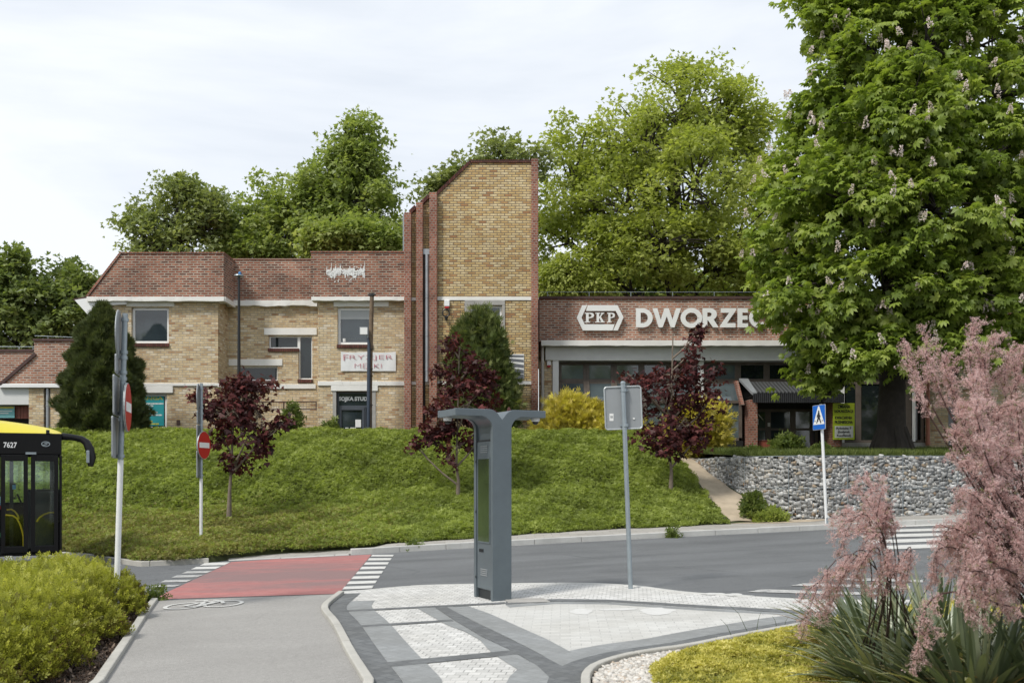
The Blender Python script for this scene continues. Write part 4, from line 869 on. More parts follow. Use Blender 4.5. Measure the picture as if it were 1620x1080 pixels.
def tamarisk():
    t = thing('tamarisk', 'pink-blossomed tamarisk with arching feathery branches above the yuccas', 'shrub', (4.35, 7.3, G(4.35, 7.3)))
    rg = np.random.default_rng(9); random.seed(9); base = Vector((4.35, 7.3, G(4.35, 7.3)))
    # (tip px, py, depth), where it starts to carry flowers (fraction), sideways sag
    tips = [(1432, 545, 6.8), (1450, 612, 6.7), (1468, 540, 6.8), (1500, 582, 6.9), (1545, 515, 7.0), (1572, 535, 6.9), (1540, 600, 6.6), (1606, 550, 7.1), (1640, 540, 7), (1530, 640, 6.7), (1520, 690, 6.6), (1560, 690, 6.6), (1600, 640, 6.8), (1540, 740, 6.5), (1528, 800, 6.5), (1575, 780, 6.4), (1610, 720, 6.7), (1600, 800, 6.3), (1555, 850, 6.3), (1505, 880, 6.4), (1352, 765, 6.6), (1372, 750, 6.5), (1338, 805, 6.6), (1360, 840, 6.5), (1395, 800, 6.6), (1325, 880, 6.5), (1298, 950, 6.5), (1345, 930, 6.4), (1268, 1010, 6.5), (1305, 985, 6.5), (1365, 905, 6.4), (1385, 945, 6.4), (1480, 925, 6.2), (1530, 920, 6.2), (1580, 900, 6.2), (1610, 930, 6.1), (1620, 860, 6.2), (1560, 960, 6.1), (1600, 980, 6.0), (1640, 640, 6.8), (1650, 760, 6.6), (1640, 900, 6.2), (1545, 990, 6.0), (1460, 1050, 6.0), (1515, 880, 6.5), (1620, 820, 6.6), (1585, 740, 6.9), (1625, 690, 6.9), (1565, 820, 6.8), (1530, 860, 6.7), (1500, 560, 6.9), (1560, 560, 6.9), (1590, 590, 7), (1620, 600, 7), (1430, 930, 6.3), (1395, 870, 6.5)]
    tips += [(max(1520, int(1592+rg.normal()*42)), int(lerp(640, 985, rg.random())), 6.2+.9*rg.random()) for i in range(36)]
    mb = MB(); P = []; D = []
    def curve(p, m, q, n): return [p.lerp(m, i/n).lerp(m.lerp(q, i/n), i/n) for i in range(n+1)]
    for (px, py, Y) in tips:
        tip = W(px, py, Y); low = py > 730; left = (px < 1450 and py > 730)
        b_ = Vector((2.85, 7.9, G(2.85, 7.9))) if left else base
        st = b_+Vector((rg.normal()*.14, rg.normal()*.16, 0)) 
        if left and py < 860: mid = W(lerp(px, 1425, .75), 900, Y)
        elif left: mid = W(lerp(px, 1425, .6), min(py-45, 880), Y)
        else: mid = W(lerp(px, 1610, .45), lerp(py, 900, .55)-30, Y)
        ctrl = mid*2-(st+tip)*.5
        pts = curve(st, ctrl, tip, 16)
        mb.tube(pts, [lerp(.006 if left else .011, .0020, i/16) for i in range(17)], 5, cap=False)
        L = sum((b-a).length for a, b in zip(pts, pts[1:])); fl = (.66 if left else .60)+.06*rg.random()
        sides = []
        for i in range(len(pts)-1):
            f = i/16
            if f < fl: continue
            a, b = pts[i], pts[i+1]; sides.append((a, b, f))
            if rg.random() < .85:                             # side sprays: rising above, drooping below
                o = Vector((rg.normal(), rg.normal()*.6, rg.normal()*.5+(.45 if py < 720 else -.15))).normalized(); dd = (b-a).normalized()
                e = a+(dd*.8+o*.7).normalized()*(.08+.17*rg.random())*(1.35-f*.6); mid2 = a.lerp(e, .55)+Vector((0, 0, .015)); e.z -= .015
                mb.tube([a, mid2, e], [.0035, .0025, .0012], 4, cap=False); sides += [(a, mid2, f), (mid2, e, f)]
        for a, b, f in sides:
            d = (b-a); m = max(2, int(d.length/.0056))
            for i in range(m):
                P.append(a.lerp(b, (i+rg.random())/m)); D.append(d.normalized())
    obj('branches', mb, M['barkt'], t, recalc=False, smooth=True)
    P = np.array([p[:] for p in P]); D = np.array([d[:] for d in D]); n = len(P)
    o = rdir(n); o = unit(o-(o*D).sum(1, keepdims=True)*D); dr = unit(D*.5+o*.95); L = .050*(.45+.9*rng.random(n))
    k = 18; h = rng.random((n, k)); o2 = rng.normal(size=(n, k, 3)); o2 -= (o2*dr[:, None]).sum(-1, keepdims=True)*dr[:, None]; o2 = unit(o2)
    Q = P[:, None]+dr[:, None]*(h*L[:, None])[..., None]+o2*.0052*(1-.5*h)[..., None]; Q = Q.reshape(-1, 3)
    sh = np.repeat(rng.random(n), k)
    scatter('blossom', Q, unit(rng.normal(size=Q.shape)), unit(np.repeat(dr, k, 0)*.5+o2.reshape(-1, 3)), .0075*(.6+.8*rng.random(len(Q))), tmpl(rhomb(.75, 1, .2)), M['l_tam'], t, np.clip(.45*sh+.6*rng.random(len(Q)), 0, 1), kind='stuff')
    g = rng.permutation(n)[:n//5]; gp = P[g]+rng.normal(size=(len(g), 3))*.02; scatter('foliage', gp, rdir(len(g)), unit(D[g]+.6*rng.normal(size=(len(g), 3))), .03*(.5+rng.random(len(g))), tmpl(rhomb(.1, 1, .1), rhomb(.1, .8, .1, ang=R(35))), M['l_weed'], t)
tamarisk()
mb = MB()
# single grass stalks over the sedum
def stalk(px, py, h, lean): 
    b = U(px, py, .02); mb.tube([b, b+Vector((lean*.5, 0, h*.7)), b+Vector((lean, 0, h))], [.003, .002, .001], 4)
for a in ((1185, 1004, .3, -.2), (1196, 1003, .22, .05), (1160, 1012, .2, -.12), (1281, 990, .42, -.02), (1240, 995, .12, .04), (1300, 985, .1, .06), (1230, 996, .14, -.05)): stalk(*a)
obj('grass_blades', mb, M['l_weed'], kind='stuff')

# unseen trees added behind the camera to give the windows something to reflect
lob = [((x, -34+3*math.sin(x), 7.5+2.5*math.sin(x*1.7)), (4.2, 3, 5.5+1.5*math.sin(x*2.3))) for x in (-40, -33, -27, -17, -11, 2, 8, 13, 24, 30, 37)]
C, k_, d_ = crown_points(lob, 420, .25, .5, 99); off = rng.normal(size=(len(C), 40, 3))*.6; P = (C[:, None]+off).reshape(-1, 3)
scatter('reflection_trees', P, unit(np.array([0, 0, .6])+rng.normal(size=P.shape)), rdir(len(P)), .5*(.6+.8*rng.random(len(P))), T_CLUMP, M['l_left'], None, kind='stuff', origin=(0, 0, 0))
# ---------------------------------------------------------------- flat lettering and shapes
FR = Matrix(((1, 0, 0), (0, 0, -1), (0, 1, 0)))              # x right, y up on a wall that faces the street
def curve_mesh(name, contours, mat, parent=None, depth=.02, to3=None, **kw):
    """filled outlines with holes (x, z) -> solid; to3 maps (x, y, z_out) into space"""
    cu = bpy.data.curves.new(name, 'CURVE'); cu.dimensions = '2D'; cu.fill_mode = 'BOTH'; cu.extrude = depth/2
    for c in contours:
        sp = cu.splines.new('POLY'); sp.points.add(len(c)-1); sp.use_cyclic_u = True
        for p, (x, y) in zip(sp.points, c): p.co = (x, y, 0, 1)
    return from_curve(name, cu, mat, parent, depth, to3, **kw)
def from_curve(name, cu, mat, parent, depth, to3, fit=None, **kw):
    ob = bpy.data.objects.new('tmp', cu); COL.objects.link(ob); bpy.context.view_layer.update()
    me = bpy.data.meshes.new_from_object(ob.evaluated_get(bpy.context.evaluated_depsgraph_get())); bpy.data.objects.remove(ob); bpy.data.curves.remove(cu)
    V = [Vector(v.co) for v in me.vertices]; Fs = [tuple(p.vertices) for p in me.polygons]; bpy.data.meshes.remove(me)
    if fit:
        x0, x1, y0, y1 = fit; a0 = min(v.x for v in V); a1 = max(v.x for v in V); b0 = min(v.y for v in V); b1 = max(v.y for v in V)
        V = [Vector((x0+(v.x-a0)/(a1-a0)*(x1-x0), y0+(v.y-b0)/(b1-b0)*(y1-y0), v.z)) for v in V]
    mb = MB(); mb.add([to3(v.x, v.y, v.z+depth/2) for v in V], Fs)
    return obj(name, mb, mat, parent, **kw)
def text(name, s, mat, parent, fit, Y, depth=.008, bold=0.0, to3=None, **kw):
    """text fitted into x0,x1,z0,z1 on the plane Y, standing proud towards the street"""
    cu = bpy.data.curves.new(name, 'FONT'); cu.body = s; cu.size = 1; cu.extrude = depth/2; cu.offset = bold; cu.resolution_u = 3; cu.align_x = 'CENTER'
    return from_curve(name, cu, mat, parent, depth, to3 or (lambda x, y, z: (x, Y-z, y)), fit, **kw)
def wallmap(Y): return lambda x, y, z: (x, Y-z, y)
def arc(cx, cy, rx, ry, a0, a1, n=18): return [(cx+rx*math.cos(R(lerp(a0, a1, i/n))), cy+ry*math.sin(R(lerp(a0, a1, i/n)))) for i in range(n+1)]
# ---------------------------------------------------------------- building helpers
def wall(mb, x0, x1, z0, z1, Y, th, holes=(), mi=0):
    xs = sorted({x0, x1}|{h[0] for h in holes}|{h[1] for h in holes}); zs = sorted({z0, z1}|{h[2] for h in holes}|{h[3] for h in holes})
    xs = [x for x in xs if x0 <= x <= x1]; zs = [z for z in zs if z0 <= z <= z1]
    def solid(i, j):
        if not (0 <= i < len(xs)-1 and 0 <= j < len(zs)-1): return False
        cx, cz = (xs[i]+xs[i+1])/2, (zs[j]+zs[j+1])/2
        return not any(h[0] < cx < h[1] and h[2] < cz < h[3] for h in holes)
    for i in range(len(xs)-1):
        for j in range(len(zs)-1):
            if not solid(i, j): continue
            a, b, c, d = xs[i], xs[i+1], zs[j], zs[j+1]
            for y in (Y, Y+th): mb.add([(a, y, c), (b, y, c), (b, y, d), (a, y, d)], [(0, 1, 2, 3)], mi)
            for (di, dj, q) in ((-1, 0, ((a, c), (a, d))), (1, 0, ((b, c), (b, d))), (0, -1, ((a, c), (b, c))), (0, 1, ((a, d), (b, d)))):
                if not solid(i+di, j+dj):
                    (p, r), (s, t) = q; mb.add([(p, Y, r), (s, Y, t), (s, Y+th, t), (p, Y+th, r)], [(0, 1, 2, 3)], mi)
def welded(o):
    bm = bmesh.new(); bm.from_mesh(o.data); bmesh.ops.remove_doubles(bm, verts=bm.verts, dist=1e-4); bmesh.ops.recalc_face_normals(bm, faces=bm.faces); bm.to_mesh(o.data); bm.free(); return o
def window(par, x0, x1, z0, z1, Y, fw=.06, rec=.10, fm='whiteclean', gm='glass', sill=True, mull=(), trans=(), sillm='sill', sill_d=.06, blind=0, name='window', sh=.12, sx=.02):
    """frame set back in its opening; pane and sill are its pieces"""
    mb = MB(); y0, y1 = Y+rec, Y+rec+.07
    mb.box(x0, x0+fw, y0, y1, z0, z1); mb.box(x1-fw, x1, y0, y1, z0, z1); mb.box(x0+fw, x1-fw, y0, y1, z1-fw, z1); mb.box(x0+fw, x1-fw, y0, y1, z0, z0+fw)
    for m in mull: mb.box(m-fw/2, m+fw/2, y0, y1, z0+fw, z1-fw)
    for m in trans: mb.box(x0+fw, x1-fw, y0+.003, y1-.003, m-fw/2, m+fw/2)
    w = obj(name, mb, M[fm], par, bevel=.006)
    g = MB(); g.box(x0+fw*.6, x1-fw*.6, y0+.03, y0+.045, z0+fw*.6, z1-fw*.6); obj('pane', g, M[gm], w)
    if blind: b = MB(); b.box(x0+fw, x1-fw, y0+.022, y0+.029, z1-fw-blind, z1-fw); obj('blind', b, M['blind'], w)
    if sill: s = MB(); s.box(x0-sx, x1+sx, Y-sill_d, Y+rec, z0-sh, z0-.002); obj('sill', s, M[sillm], w, bevel=.006)
    return w
def hol(a, b, c, d, Y): return (fx(a, Y), fx(b, Y), fz(d, Y), fz(c, Y))
def slab(name, par, a, b, c, d, Y, out, back, mat, bevel=.012):
    m = MB(); m.box(fx(a, Y), fx(b, Y), Y-out, Y+back, fz(d, Y), fz(c, Y)); return obj(name, m, M[mat], par, bevel=bevel)
def rough_slab(name, par, a, b, c, d, Y, out, back, mat, seed=1, amp=.012):
    """a cast ledge with chipped lower edge"""
    rg = random.Random(seed); m = MB(); x0, x1 = fx(a, Y), fx(b, Y); z0, z1 = fz(d, Y), fz(c, Y); n = max(4, int((x1-x0)/.22)); vs = []; fs = []
    for i in range(n+1):
        x = lerp(x0, x1, i/n); dz = rg.uniform(-amp, amp); do = rg.uniform(-amp, amp)
        vs += [(x, Y-out+do, z0+dz), (x, Y-out+do*.7, z1+rg.uniform(-amp, amp)*.3), (x, Y+back, z1), (x, Y+back, z0)]
    for i in range(n):
        for k in range(4): fs.append((i*4+k, i*4+(k+1) % 4, i*4+4+(k+1) % 4, i*4+4+k))
    fs += [(0, 1, 2, 3), (n*4, n*4+1, n*4+2, n*4+3)]; m.add(vs, fs); return obj(name, m, M[mat], par)
YA, YB, YT, YW = 35.0, 36.2, 34.6, 36.0
ZG = 2.45
# ================================================================= brick house with the tower
hs = thing('brick_house', 'two-storey yellow brick house with red brick parapet and tall stepped tower', 'building', (fx(500, YA), YA, ZG))
A1 = hol(208, 267, 486, 543, YA); A2 = hol(200, 264, 622, 679, YA)
C1 = hol(534, 589, 486, 545, YA); C2 = hol(532, 589, 619, 735, YA)
B1 = hol(425, 472, 531, 551, YB); B1b = hol(472, 494, 531, 600, YB); B2 = hol(376, 439, 579, 602, YB)
mb = MB()
wall(mb, fx(142, YA), fx(345, YA), ZG-.2, fz(472, YA), YA, .36, [A1, A2])
mb.box(fx(345, YA)-.36, fx(345, YA), YA+.36, YB, ZG-.2, fz(472, YA))
mb.box(fx(142, YA), fx(142, YA)+.36, YA+.36, 42.6, ZG-.2, fz(472, YA))
wall(mb, fx(345, YA), fx(503, YA), ZG-.2, fz(476, YB), YB, .36, [B1, B1b, B2])
mb.box(fx(503, YA), fx(503, YA)+.36, YA+.36, YB, ZG-.2, fz(472, YA))
wall(mb, fx(503, YA), fx(640.5, YA), ZG-.2, fz(472, YA), YA, .36, [C1, C2])
mb.box(fx(142, YA), fx(640, YA), 42.6, 43, ZG-.2, fz(440, YA))
welded(obj('wall', mb, M['yb'], hs))
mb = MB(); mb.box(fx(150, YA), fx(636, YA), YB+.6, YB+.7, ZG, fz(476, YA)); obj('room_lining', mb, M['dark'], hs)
# parapets are solid red brick blocks carried on white ledges
zt = fz(472, YA)
def parapet(pxz, Y, back): m = MB(); m.pxz([(fx(a, Y), fz(b, Y)) for a, b in pxz], Y, back); return obj('parapet', m, M['rb'], hs)
YP = YA-.20; YPB = YB-.14
parapet([(141, 469.5), (193, 401), (354, 401), (354, 469.5)], YP, 42.5)
parapet([(354, 475), (354, 411), (501, 411), (501, 475)], YPB, 42.4)
parapet([(492, 469.5), (492, 399.5), (640, 399.5), (640, 469.5)], YP, 42.5)
mb = MB(); a = [(190, 399.5), (356, 399.5)]
mb.box(fx(192, YP), fx(355, YP), YP-.03, 42.5, fz(401, YP), fz(399, YP)); mb.box(fx(355, YPB), fx(500, YPB), YPB-.03, 42.4, fz(411, YPB), fz(409, YPB)); mb.box(fx(491, YP), fx(639.5, YP), YP-.03, 42.5, fz(399.5, YP), fz(397.5, YP))
p0, p1 = W(139, 470, YP), W(193, 400, YP); d = (p1-p0); nn = Vector((-d.z, 0, d.x)).normalized()*.07
mb.prism([p0+Vector((0, -.04, 0)), p1+Vector((0, -.04, 0)), p1+nn+Vector((0, -.04, 0)), p0+nn+Vector((0, -.04, 0))], (0, 7.4, 0)); obj('coping', mb, M['rbp'], hs)
rough_slab('cornice', hs, 138, 355, 469.5, 476.5, YP, .06, .5, 'white', 1)
rough_slab('cornice', hs, 353, 502, 475, 484, YPB, .06, .5, 'white', 2, .03)
rough_slab('cornice', hs, 493, 640, 469.5, 475.5, YP, .06, .5, 'white', 3)
mb = MB(); mb.prism([W(352.5, 469.5, YP), W(357, 469.5, YP), W(357, 477, YP), W(352.5, 477, YP)], (0, 1.25, 0)); obj('cornice', mb, M['white'], hs)
# white eaves corbel at the left gable
mb = MB(); Y = YP+.05
mb.prism([W(118, 474.5, Y), W(142, 470, Y), W(200, 477, Y), W(200, 481, Y), W(148, 484, Y), W(141, 500, Y)], (0, .9, 0)); obj('eaves', mb, M['whiteclean'], hs)
mb = MB(); mb.prism([W(116, 472.5, Y), W(140, 468, Y), W(140, 471, Y), W(116, 474.5, Y)], (0, .9, 0)); obj('eaves_flashing', mb, M['cope'], hs)
# string course
slab('string_course', hs, 142, 345, 606, 610.5, YA, .05, .1, 'white'); slab('string_course', hs, 503, 640.5, 603, 610, YA, .05, .1, 'white')
slab('string_course', hs, 355, 500, 607.5, 615, YB, .05, .1, 'white')
mb = MB(); mb.box(fx(345, YA), fx(345, YA)+.05, YA-.05, YB-.05, fz(612, YA), fz(606, YA)); obj('string_course', mb, M['white'], hs)
for a, b, c, d, Y in ((200, 276, 476.8, 484.8, YA), (528, 615, 475.7, 485, YA), (418, 501.5, 519, 530, YB), (362, 447, 568, 578.5, YB)):
    slab('lintel', hs, a, b, c, d, Y, .035, .12, 'white')
slab('lintel', hs, 198, 274, 610.6, 621.5, YA, .053, .12, 'white'); slab('lintel', hs, 524, 598, 610.2, 618.5, YA, .053, .12, 'white')
w = window(hs, *A1, YA, fw=.09)
w = window(hs, *C1, YA, fw=.09, blind=.30)
mb = MB()
for i in range(6):
    px = 548+i*5; b = W(px, 539, YA+.14); 
    for k in range(5): mb.tube([b, b+Vector((.05*(k-2), 0, .08)), b+Vector((.09*(k-2)+.02*math.sin(i*3+k), 0, .17+.04*math.sin(i*5+k)))], [.008, .012, .004], 4)
obj('potted_plant', mb, leafmat('indoor_leaf', [(.16, .19, .15), (.22, .25, .2)], .1), w)
mb = MB(); mb.lathe([(.05, 0), (.06, .12), (.055, .12), (.05, .02)], W(545, 541, YA+.14), 12); obj('mug', mb, M['paper'], w)
window(hs, *B1, YB, fw=.05, gm='glassd'); window(hs, *B1b, YB, fw=.05, gm='glassd'); window(hs, *B2, YB, fw=.05, gm='glassd')
w = window(hs, *A2, YA, fw=.10, sillm='whiteclean', gm='glass', sh=.14)
# shop door
x0, x1, z0, z1 = C2; fr = MB(); y0 = YA+.14; fw = .07; zt0 = fz(642.5, YA); xm = fx(576, YA)
for bx_ in ((x0, x0+fw, z0, z1), (x1-fw, x1, z0, z1), (x0+fw, x1-fw, z1-fw, z1), (x0+fw, x1-fw, zt0-fw/2, zt0+fw/2)): fr.box(bx_[0], bx_[1], y0, y0+.08, bx_[2], bx_[3])
dr = obj('shop_door', fr, M['anth'], hs, bevel=.006)
g = MB(); g.box(x0+.05, x1-.05, y0+.03, y0+.045, z0+.05, z1-.05); obj('pane', g, M['glass'], dr)
lf = MB(); a, b, c, d = x0+fw, xm, z0, zt0-fw/2
for q in ((a, a+.09, c, d), (b-.09, b, c, d), (a+.09, b-.09, d-.09, d)): lf.box(q[0], q[1], y0-.02, y0+.05, q[2], q[3])
lf.box(xm, xm+.05, y0+.01, y0+.06, z0, zt0-fw/2); obj('leaf', lf, M['anth'], dr, bevel=.006)
h = MB(); h.box(b-.07, b-.04, y0-.07, y0-.02, fz(690, YA)-.1, fz(690, YA)+.02); h.box(b-.17, b-.04, y0-.075, y0-.05, fz(690, YA)-.02, fz(690, YA)+.01); obj('handle', h, M['gal'], dr)
text('lettering', 'SOJKA STUDIO', M['letter'], dr, (fx(534.5, YA), fx(589, YA), fz(635, YA), fz(626.5, YA)), y0+.026, .006, .06)
n = MB(); n.box(fx(561, YA), fx(570, YA), y0+.02, y0+.028, fz(675, YA), fz(663, YA)); obj('notice', n, M['paper'], dr)
n = MB(); n.box(fx(545, YA), fx(550, YA), y0+.02, y0+.028, fz(677, YA), fz(675.6, YA)); n.box(fx(553, YA), fx(562, YA), y0+.02, y0+.028, fz(677, YA), fz(675.6, YA)); obj('sticker', n, M['paper'], dr)
mb = MB(); mb.box(fx(526.5, YA), x0, YA-.02, YA+.12, z0, fz(618.6, YA)); mb.box(x1, fx(594.5, YA), YA-.02, YA+.12, z0, fz(618.6, YA)); obj('door_jamb', mb, M['conc'], hs)
slab('wall_vent', hs, 279.5, 285, 664, 672, YA, .02, .02, 'rail', 0)
# white paint smear on the parapet
rg = random.Random(3); mb = MB()
for i in range(520):
    px = rg.uniform(517, 577); top = 426 if px > 528 else 427; py = rg.uniform(425, 436+3*math.sin(px*.35)); w_ = rg.uniform(.01, .06); h_ = rg.uniform(.006, .026)
    if (px < 527 and py < 427) or (abs(px-540) < 5 and py > 433) or (abs(px-566) < 4 and py < 428): continue
    if rg.random() < .18: h_ = rg.uniform(.05, .16); w_ *= .35
    if rg.random() < .12: py = rg.uniform(419, 446); w_ *= .5
    c = W(px, py, YP-.004-.00004*i); m_ = rg.uniform(-.3, .3)
    mb.add([c+Vector((x*w_, 0, z*h_)) for x, z in ((-1, -.6), (-.3, -1), (.6, -.8), (1, .2), (.4, 1), (-.7, .8))], [tuple(range(6))])
obj('paint_splash', mb, M['paper'], hs, recalc=False)
# tower
def zT(py): return fz(py, YT)
def xT(px): return fx(px, YT)
mb = MB(); YTB = 38.8
mb.pxz([(xT(651), ZG-.2), (xT(659), ZG-.2), (xT(659), zT(329)), (xT(651), zT(337))], YT+.10, YTB)
mb.pxz([(xT(669), ZG-.2), (xT(680.5), ZG-.2), (xT(680.5), zT(312)), (xT(669), zT(322))], YT+.10, YTB)
obj('tower_wall', mb, M['yb2'], hs)
TWn = hol(744, 794, 483, 540, YT); mb = MB(); wall(mb, xT(691.5), xT(841), ZG-.2, zT(470), YT, .36, [TWn]); mb.pxz([(xT(691.5), zT(470)), (xT(841), zT(470)), (xT(841), zT(257)), (xT(745), zT(257)), (xT(691.5), zT(308))], YT, YTB); mb.box(xT(691.5), xT(841), YT+.5, YTB, ZG-.2, zT(470.5))
welded(obj('tower_wall', mb, M['yb2'], hs))
for a, b, t, out in ((640, 651, 338, .16), (659, 669.5, 322, .16), (680, 692, 307, .22), (840.5, 851.5, 252, .08)):
    m = MB(); m.box(xT(a), xT(b), YT-out, YTB+.1, ZG-.2, zT(t)); obj('pillar', m, M['rbp'], hs, bevel=.01)
mb = MB()
def capstone(p, q, h, out=.10):
    a, b = W(p[0], p[1], YT-out), W(q[0], q[1], YT-out); d = b-a; nn = Vector((-d.z, 0, d.x)).normalized()*h
    mb.prism([a, b, b+nn, a+nn], (0, YTB+.2-YT+out, 0))
capstone((692, 308.5), (745.5, 257.2), .10, .05); capstone((743, 257), (840.5, 257), .09, .05); capstone((650.5, 337), (659.5, 328), .12, .02); capstone((668.5, 322.5), (681, 311), .12, .02)
obj('coping', mb, M['sill'], hs)
mb = MB()
for a, b in ((651, 659), (669, 680)): mb.box(xT(a), xT(b), YT+.05, YT+.11, zT(608), zT(603))
mb.box(xT(692), xT(840.5), YT-.04, YT+.02, zT(608), zT(603)); obj('string_course', mb, M['white'], hs)
mb = MB(); mb.box(xT(651), xT(659), YT+.06, YT+.11, zT(475), zT(470)); mb.box(xT(692), xT(840.5), YT-.03, YT+.02, zT(475), zT(469.5)); obj('string_course', mb, M['white'], hs)
mb = MB()
for q in ((735, 799, 475.2, 482.8), (735, 743.5, 482.8, 548), (794.5, 799, 482.8, 548)): mb.box(xT(q[0]), xT(q[1]), YT-.035, YT+.05, zT(q[3]), zT(q[2]))
obj('window_surround', mb, M['conc'], hs, bevel=.01); window(hs, *TWn, YT, fw=.07, sill=False, mull=(xT(770),))
mb = MB(); cx = xT(675.5); mb.tube([(cx, YT, zT(604)), (cx, YT, zT(403))], .085, 14); 
for py in (420, 470, 530, 585): mb.tube([(cx, YT, zT(py)), (cx, YT, zT(py+1.6))], .096, 14)
dp = obj('downpipe', mb, M['zinc'], hs, smooth=True); m = MB(); m.box(xT(670), xT(680), YT-.08, YT+.1, zT(403), zT(394.5)); obj('rainwater_head', m, M['zinc'], dp)
m = MB(); m.box(xT(669.5), xT(672.3), YT+.02, YT+.1, zT(690), zT(404)); obj('painted_shade', m, M['dark'], dp)  # near-black strip standing in for the shade left of the downpipe
mb = MB(); mb.tube([W(638.5, 400, YT+.3), W(638.5, 339, YT+.3), W(641, 335, YT+.3)], .025, 8); obj('vent_pipe', mb, M['gal'], hs, smooth=True)
# ================================================================= station hall
ha = thing('station_hall', 'long red brick station hall with glazed front, dark canopy and white letters above', 'building', (fx(1100, YW), YW, ZG))
def zW(py): return fz(py, YW)
def xW(px): return fx(px, YW)
XR = xW(1900)
mb = MB(); mb.box(xW(853), XR, YW, YW+9, zW(540), zW(473)); obj('fascia', mb, M['rb2'], ha)
mb = MB(); mb.box(xW(852.5), XR, YW-.06, YW+9, zW(473), zW(469)); obj('coping', mb, M['cope'], ha)
rough_slab('cornice', ha, 856, 1900, 540, 548.5, YW, .34, .4, 'white', 5, .008)
mb = MB(); mb.box(xW(863), XR, YW-.02, YW+.55, zW(570), zW(548.8)); obj('lintel_beam', mb, M['beam'], ha, bevel=.01)
mb = MB(); mb.box(xW(863), xW(874), YW-.05, YW-.02, zW(569), zW(549.2)); obj('beam_end', mb, M['beam'], ha)
mb = MB(); mb.box(xW(853), xW(874), YW+.12, YW+.6, ZG-.2, zW(570)); obj('wall', mb, M['yb'], ha)
mb = MB(); mb.box(xW(874.3), xW(884), YW+.02, YW+.5, ZG-.2, zW(570)); obj('column', mb, M['whiteclean'], ha, bevel=.01)
for a, b in ((1106, 1115), (1330, 1339)): mb = MB(); mb.box(xW(a), xW(b), YW+.2, YW+.5, ZG-.2, zW(570)); obj('column', mb, M['whiteclean'], ha)
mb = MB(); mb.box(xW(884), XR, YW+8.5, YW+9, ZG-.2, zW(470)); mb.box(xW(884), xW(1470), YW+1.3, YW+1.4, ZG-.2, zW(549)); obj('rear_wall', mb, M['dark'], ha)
mb = MB(); mb.box(xW(1470), xW(1500), YW-.01, YW+.4, ZG-.2, zW(572)); mb.box(xW(1516), XR, YW-.01, YW+.4, ZG-.2, zW(572)); mb.box(xW(1500), xW(1516), YW-.01, YW+.4, zW(650)+2.2, zW(572)); obj('wall', mb, M['yb'], ha)
window(ha, xW(1500), xW(1516), ZG+.3, zW(650)+2.2, YW, fw=.05, fm='brown', gm='glassd', sill=False)
# glazing: upper lights, then a canted row, then upright panes on a dark plinth
YG = YW+.45; YO = YW-.12; pitch = (934-889+.5)
def glazing(p0, p1, n, lower=True, cols=None):
    for i in range(n):
        a = lerp(p0, p1, i/n); b = lerp(p0, p1, (i+1)/n)
        x0, x1 = xW(a), xW(b)
        window(ha, x0, x1, zW(602), zW(570.2), YG, fw=.11, rec=0, fm='brown', gm='glassw', sill=False, name='upper_window')
        if not lower: continue
        zt_, zm, zb = zW(602.2), zW(636), zW(697); m = MB()
        def beam(p, q, w=.055, dd=.05): 
            v = (Vector(q)-Vector(p)); l = v.length; ay = v/l; ax = Vector((1, 0, 0)) if abs(ay.x) < .5 else Vector((0, 0, 1)); az = ax.cross(ay)
            m.obox((Vector(p)+Vector(q))/2, ax*w, ay*(l/2), az*dd)
        for x in (x0+.05, x1-.05): beam((x, YG, zt_), (x, YO, zm)); beam((x, YO, zm), (x, YO, zb))
        beam((x0, YO, zm), (x1, YO, zm), .05, .055); beam((x0, YO, zb+.05), (x1, YO, zb+.05), .05, .05); beam((x0, YG, zt_-.05), (x1, YG, zt_-.05), .05, .05)
        w = obj('lower_window', m, M['brown'], ha)
        g = MB(); g.prism([(x0+.08, YG, zt_), (x1-.08, YG, zt_), (x1-.08, YO, zm), (x0+.08, YO, zm)], (0, .015, .01)); g.box(x0+.08, x1-.08, YO, YO+.015, zb+.06, zm-.02); obj('pane', g, M['glassw'], w)
glazing(884.5, 1106, 5); glazing(1115.5, 1172, 1, True)
for i in range(0, 6): 
    a = 1172+i*46
    window(ha, xW(a), xW(a+46), zW(602), zW(570.2), YG, fw=.11, rec=0, fm='brown', gm='glassd', sill=False, name='upper_window')
mb = MB(); mb.box(xW(884.2), xW(1174), YO-.06, YG+.3, zW(706), zW(697.2)); obj('plinth', mb, M['black'], ha)
mb = MB(); mb.box(xW(884.2), xW(1174), YO+.1, YG+.3, ZG-.2, zW(706.2)); mb.box(xW(1322), xW(1465), YO+.1, YG+.3, ZG-.2, zW(700)); obj('base_wall', mb, M['conc'], ha)
glazing2 = [(1322, 1362), (1362, 1402), (1402, 1442), (1442, 1466)]
for a, b in glazing2: window(ha, xW(a), xW(b), zW(700), zW(602), YG, fw=.10, rec=-.2, fm='brown', gm='glassd', sill=False, name='lower_window')
mb = MB(); mb.box(xW(1447), xW(1451), YG-.3, YG-.22, zW(698), zW(610)); obj('blind_strip', mb, M['whiteclean'], ha)
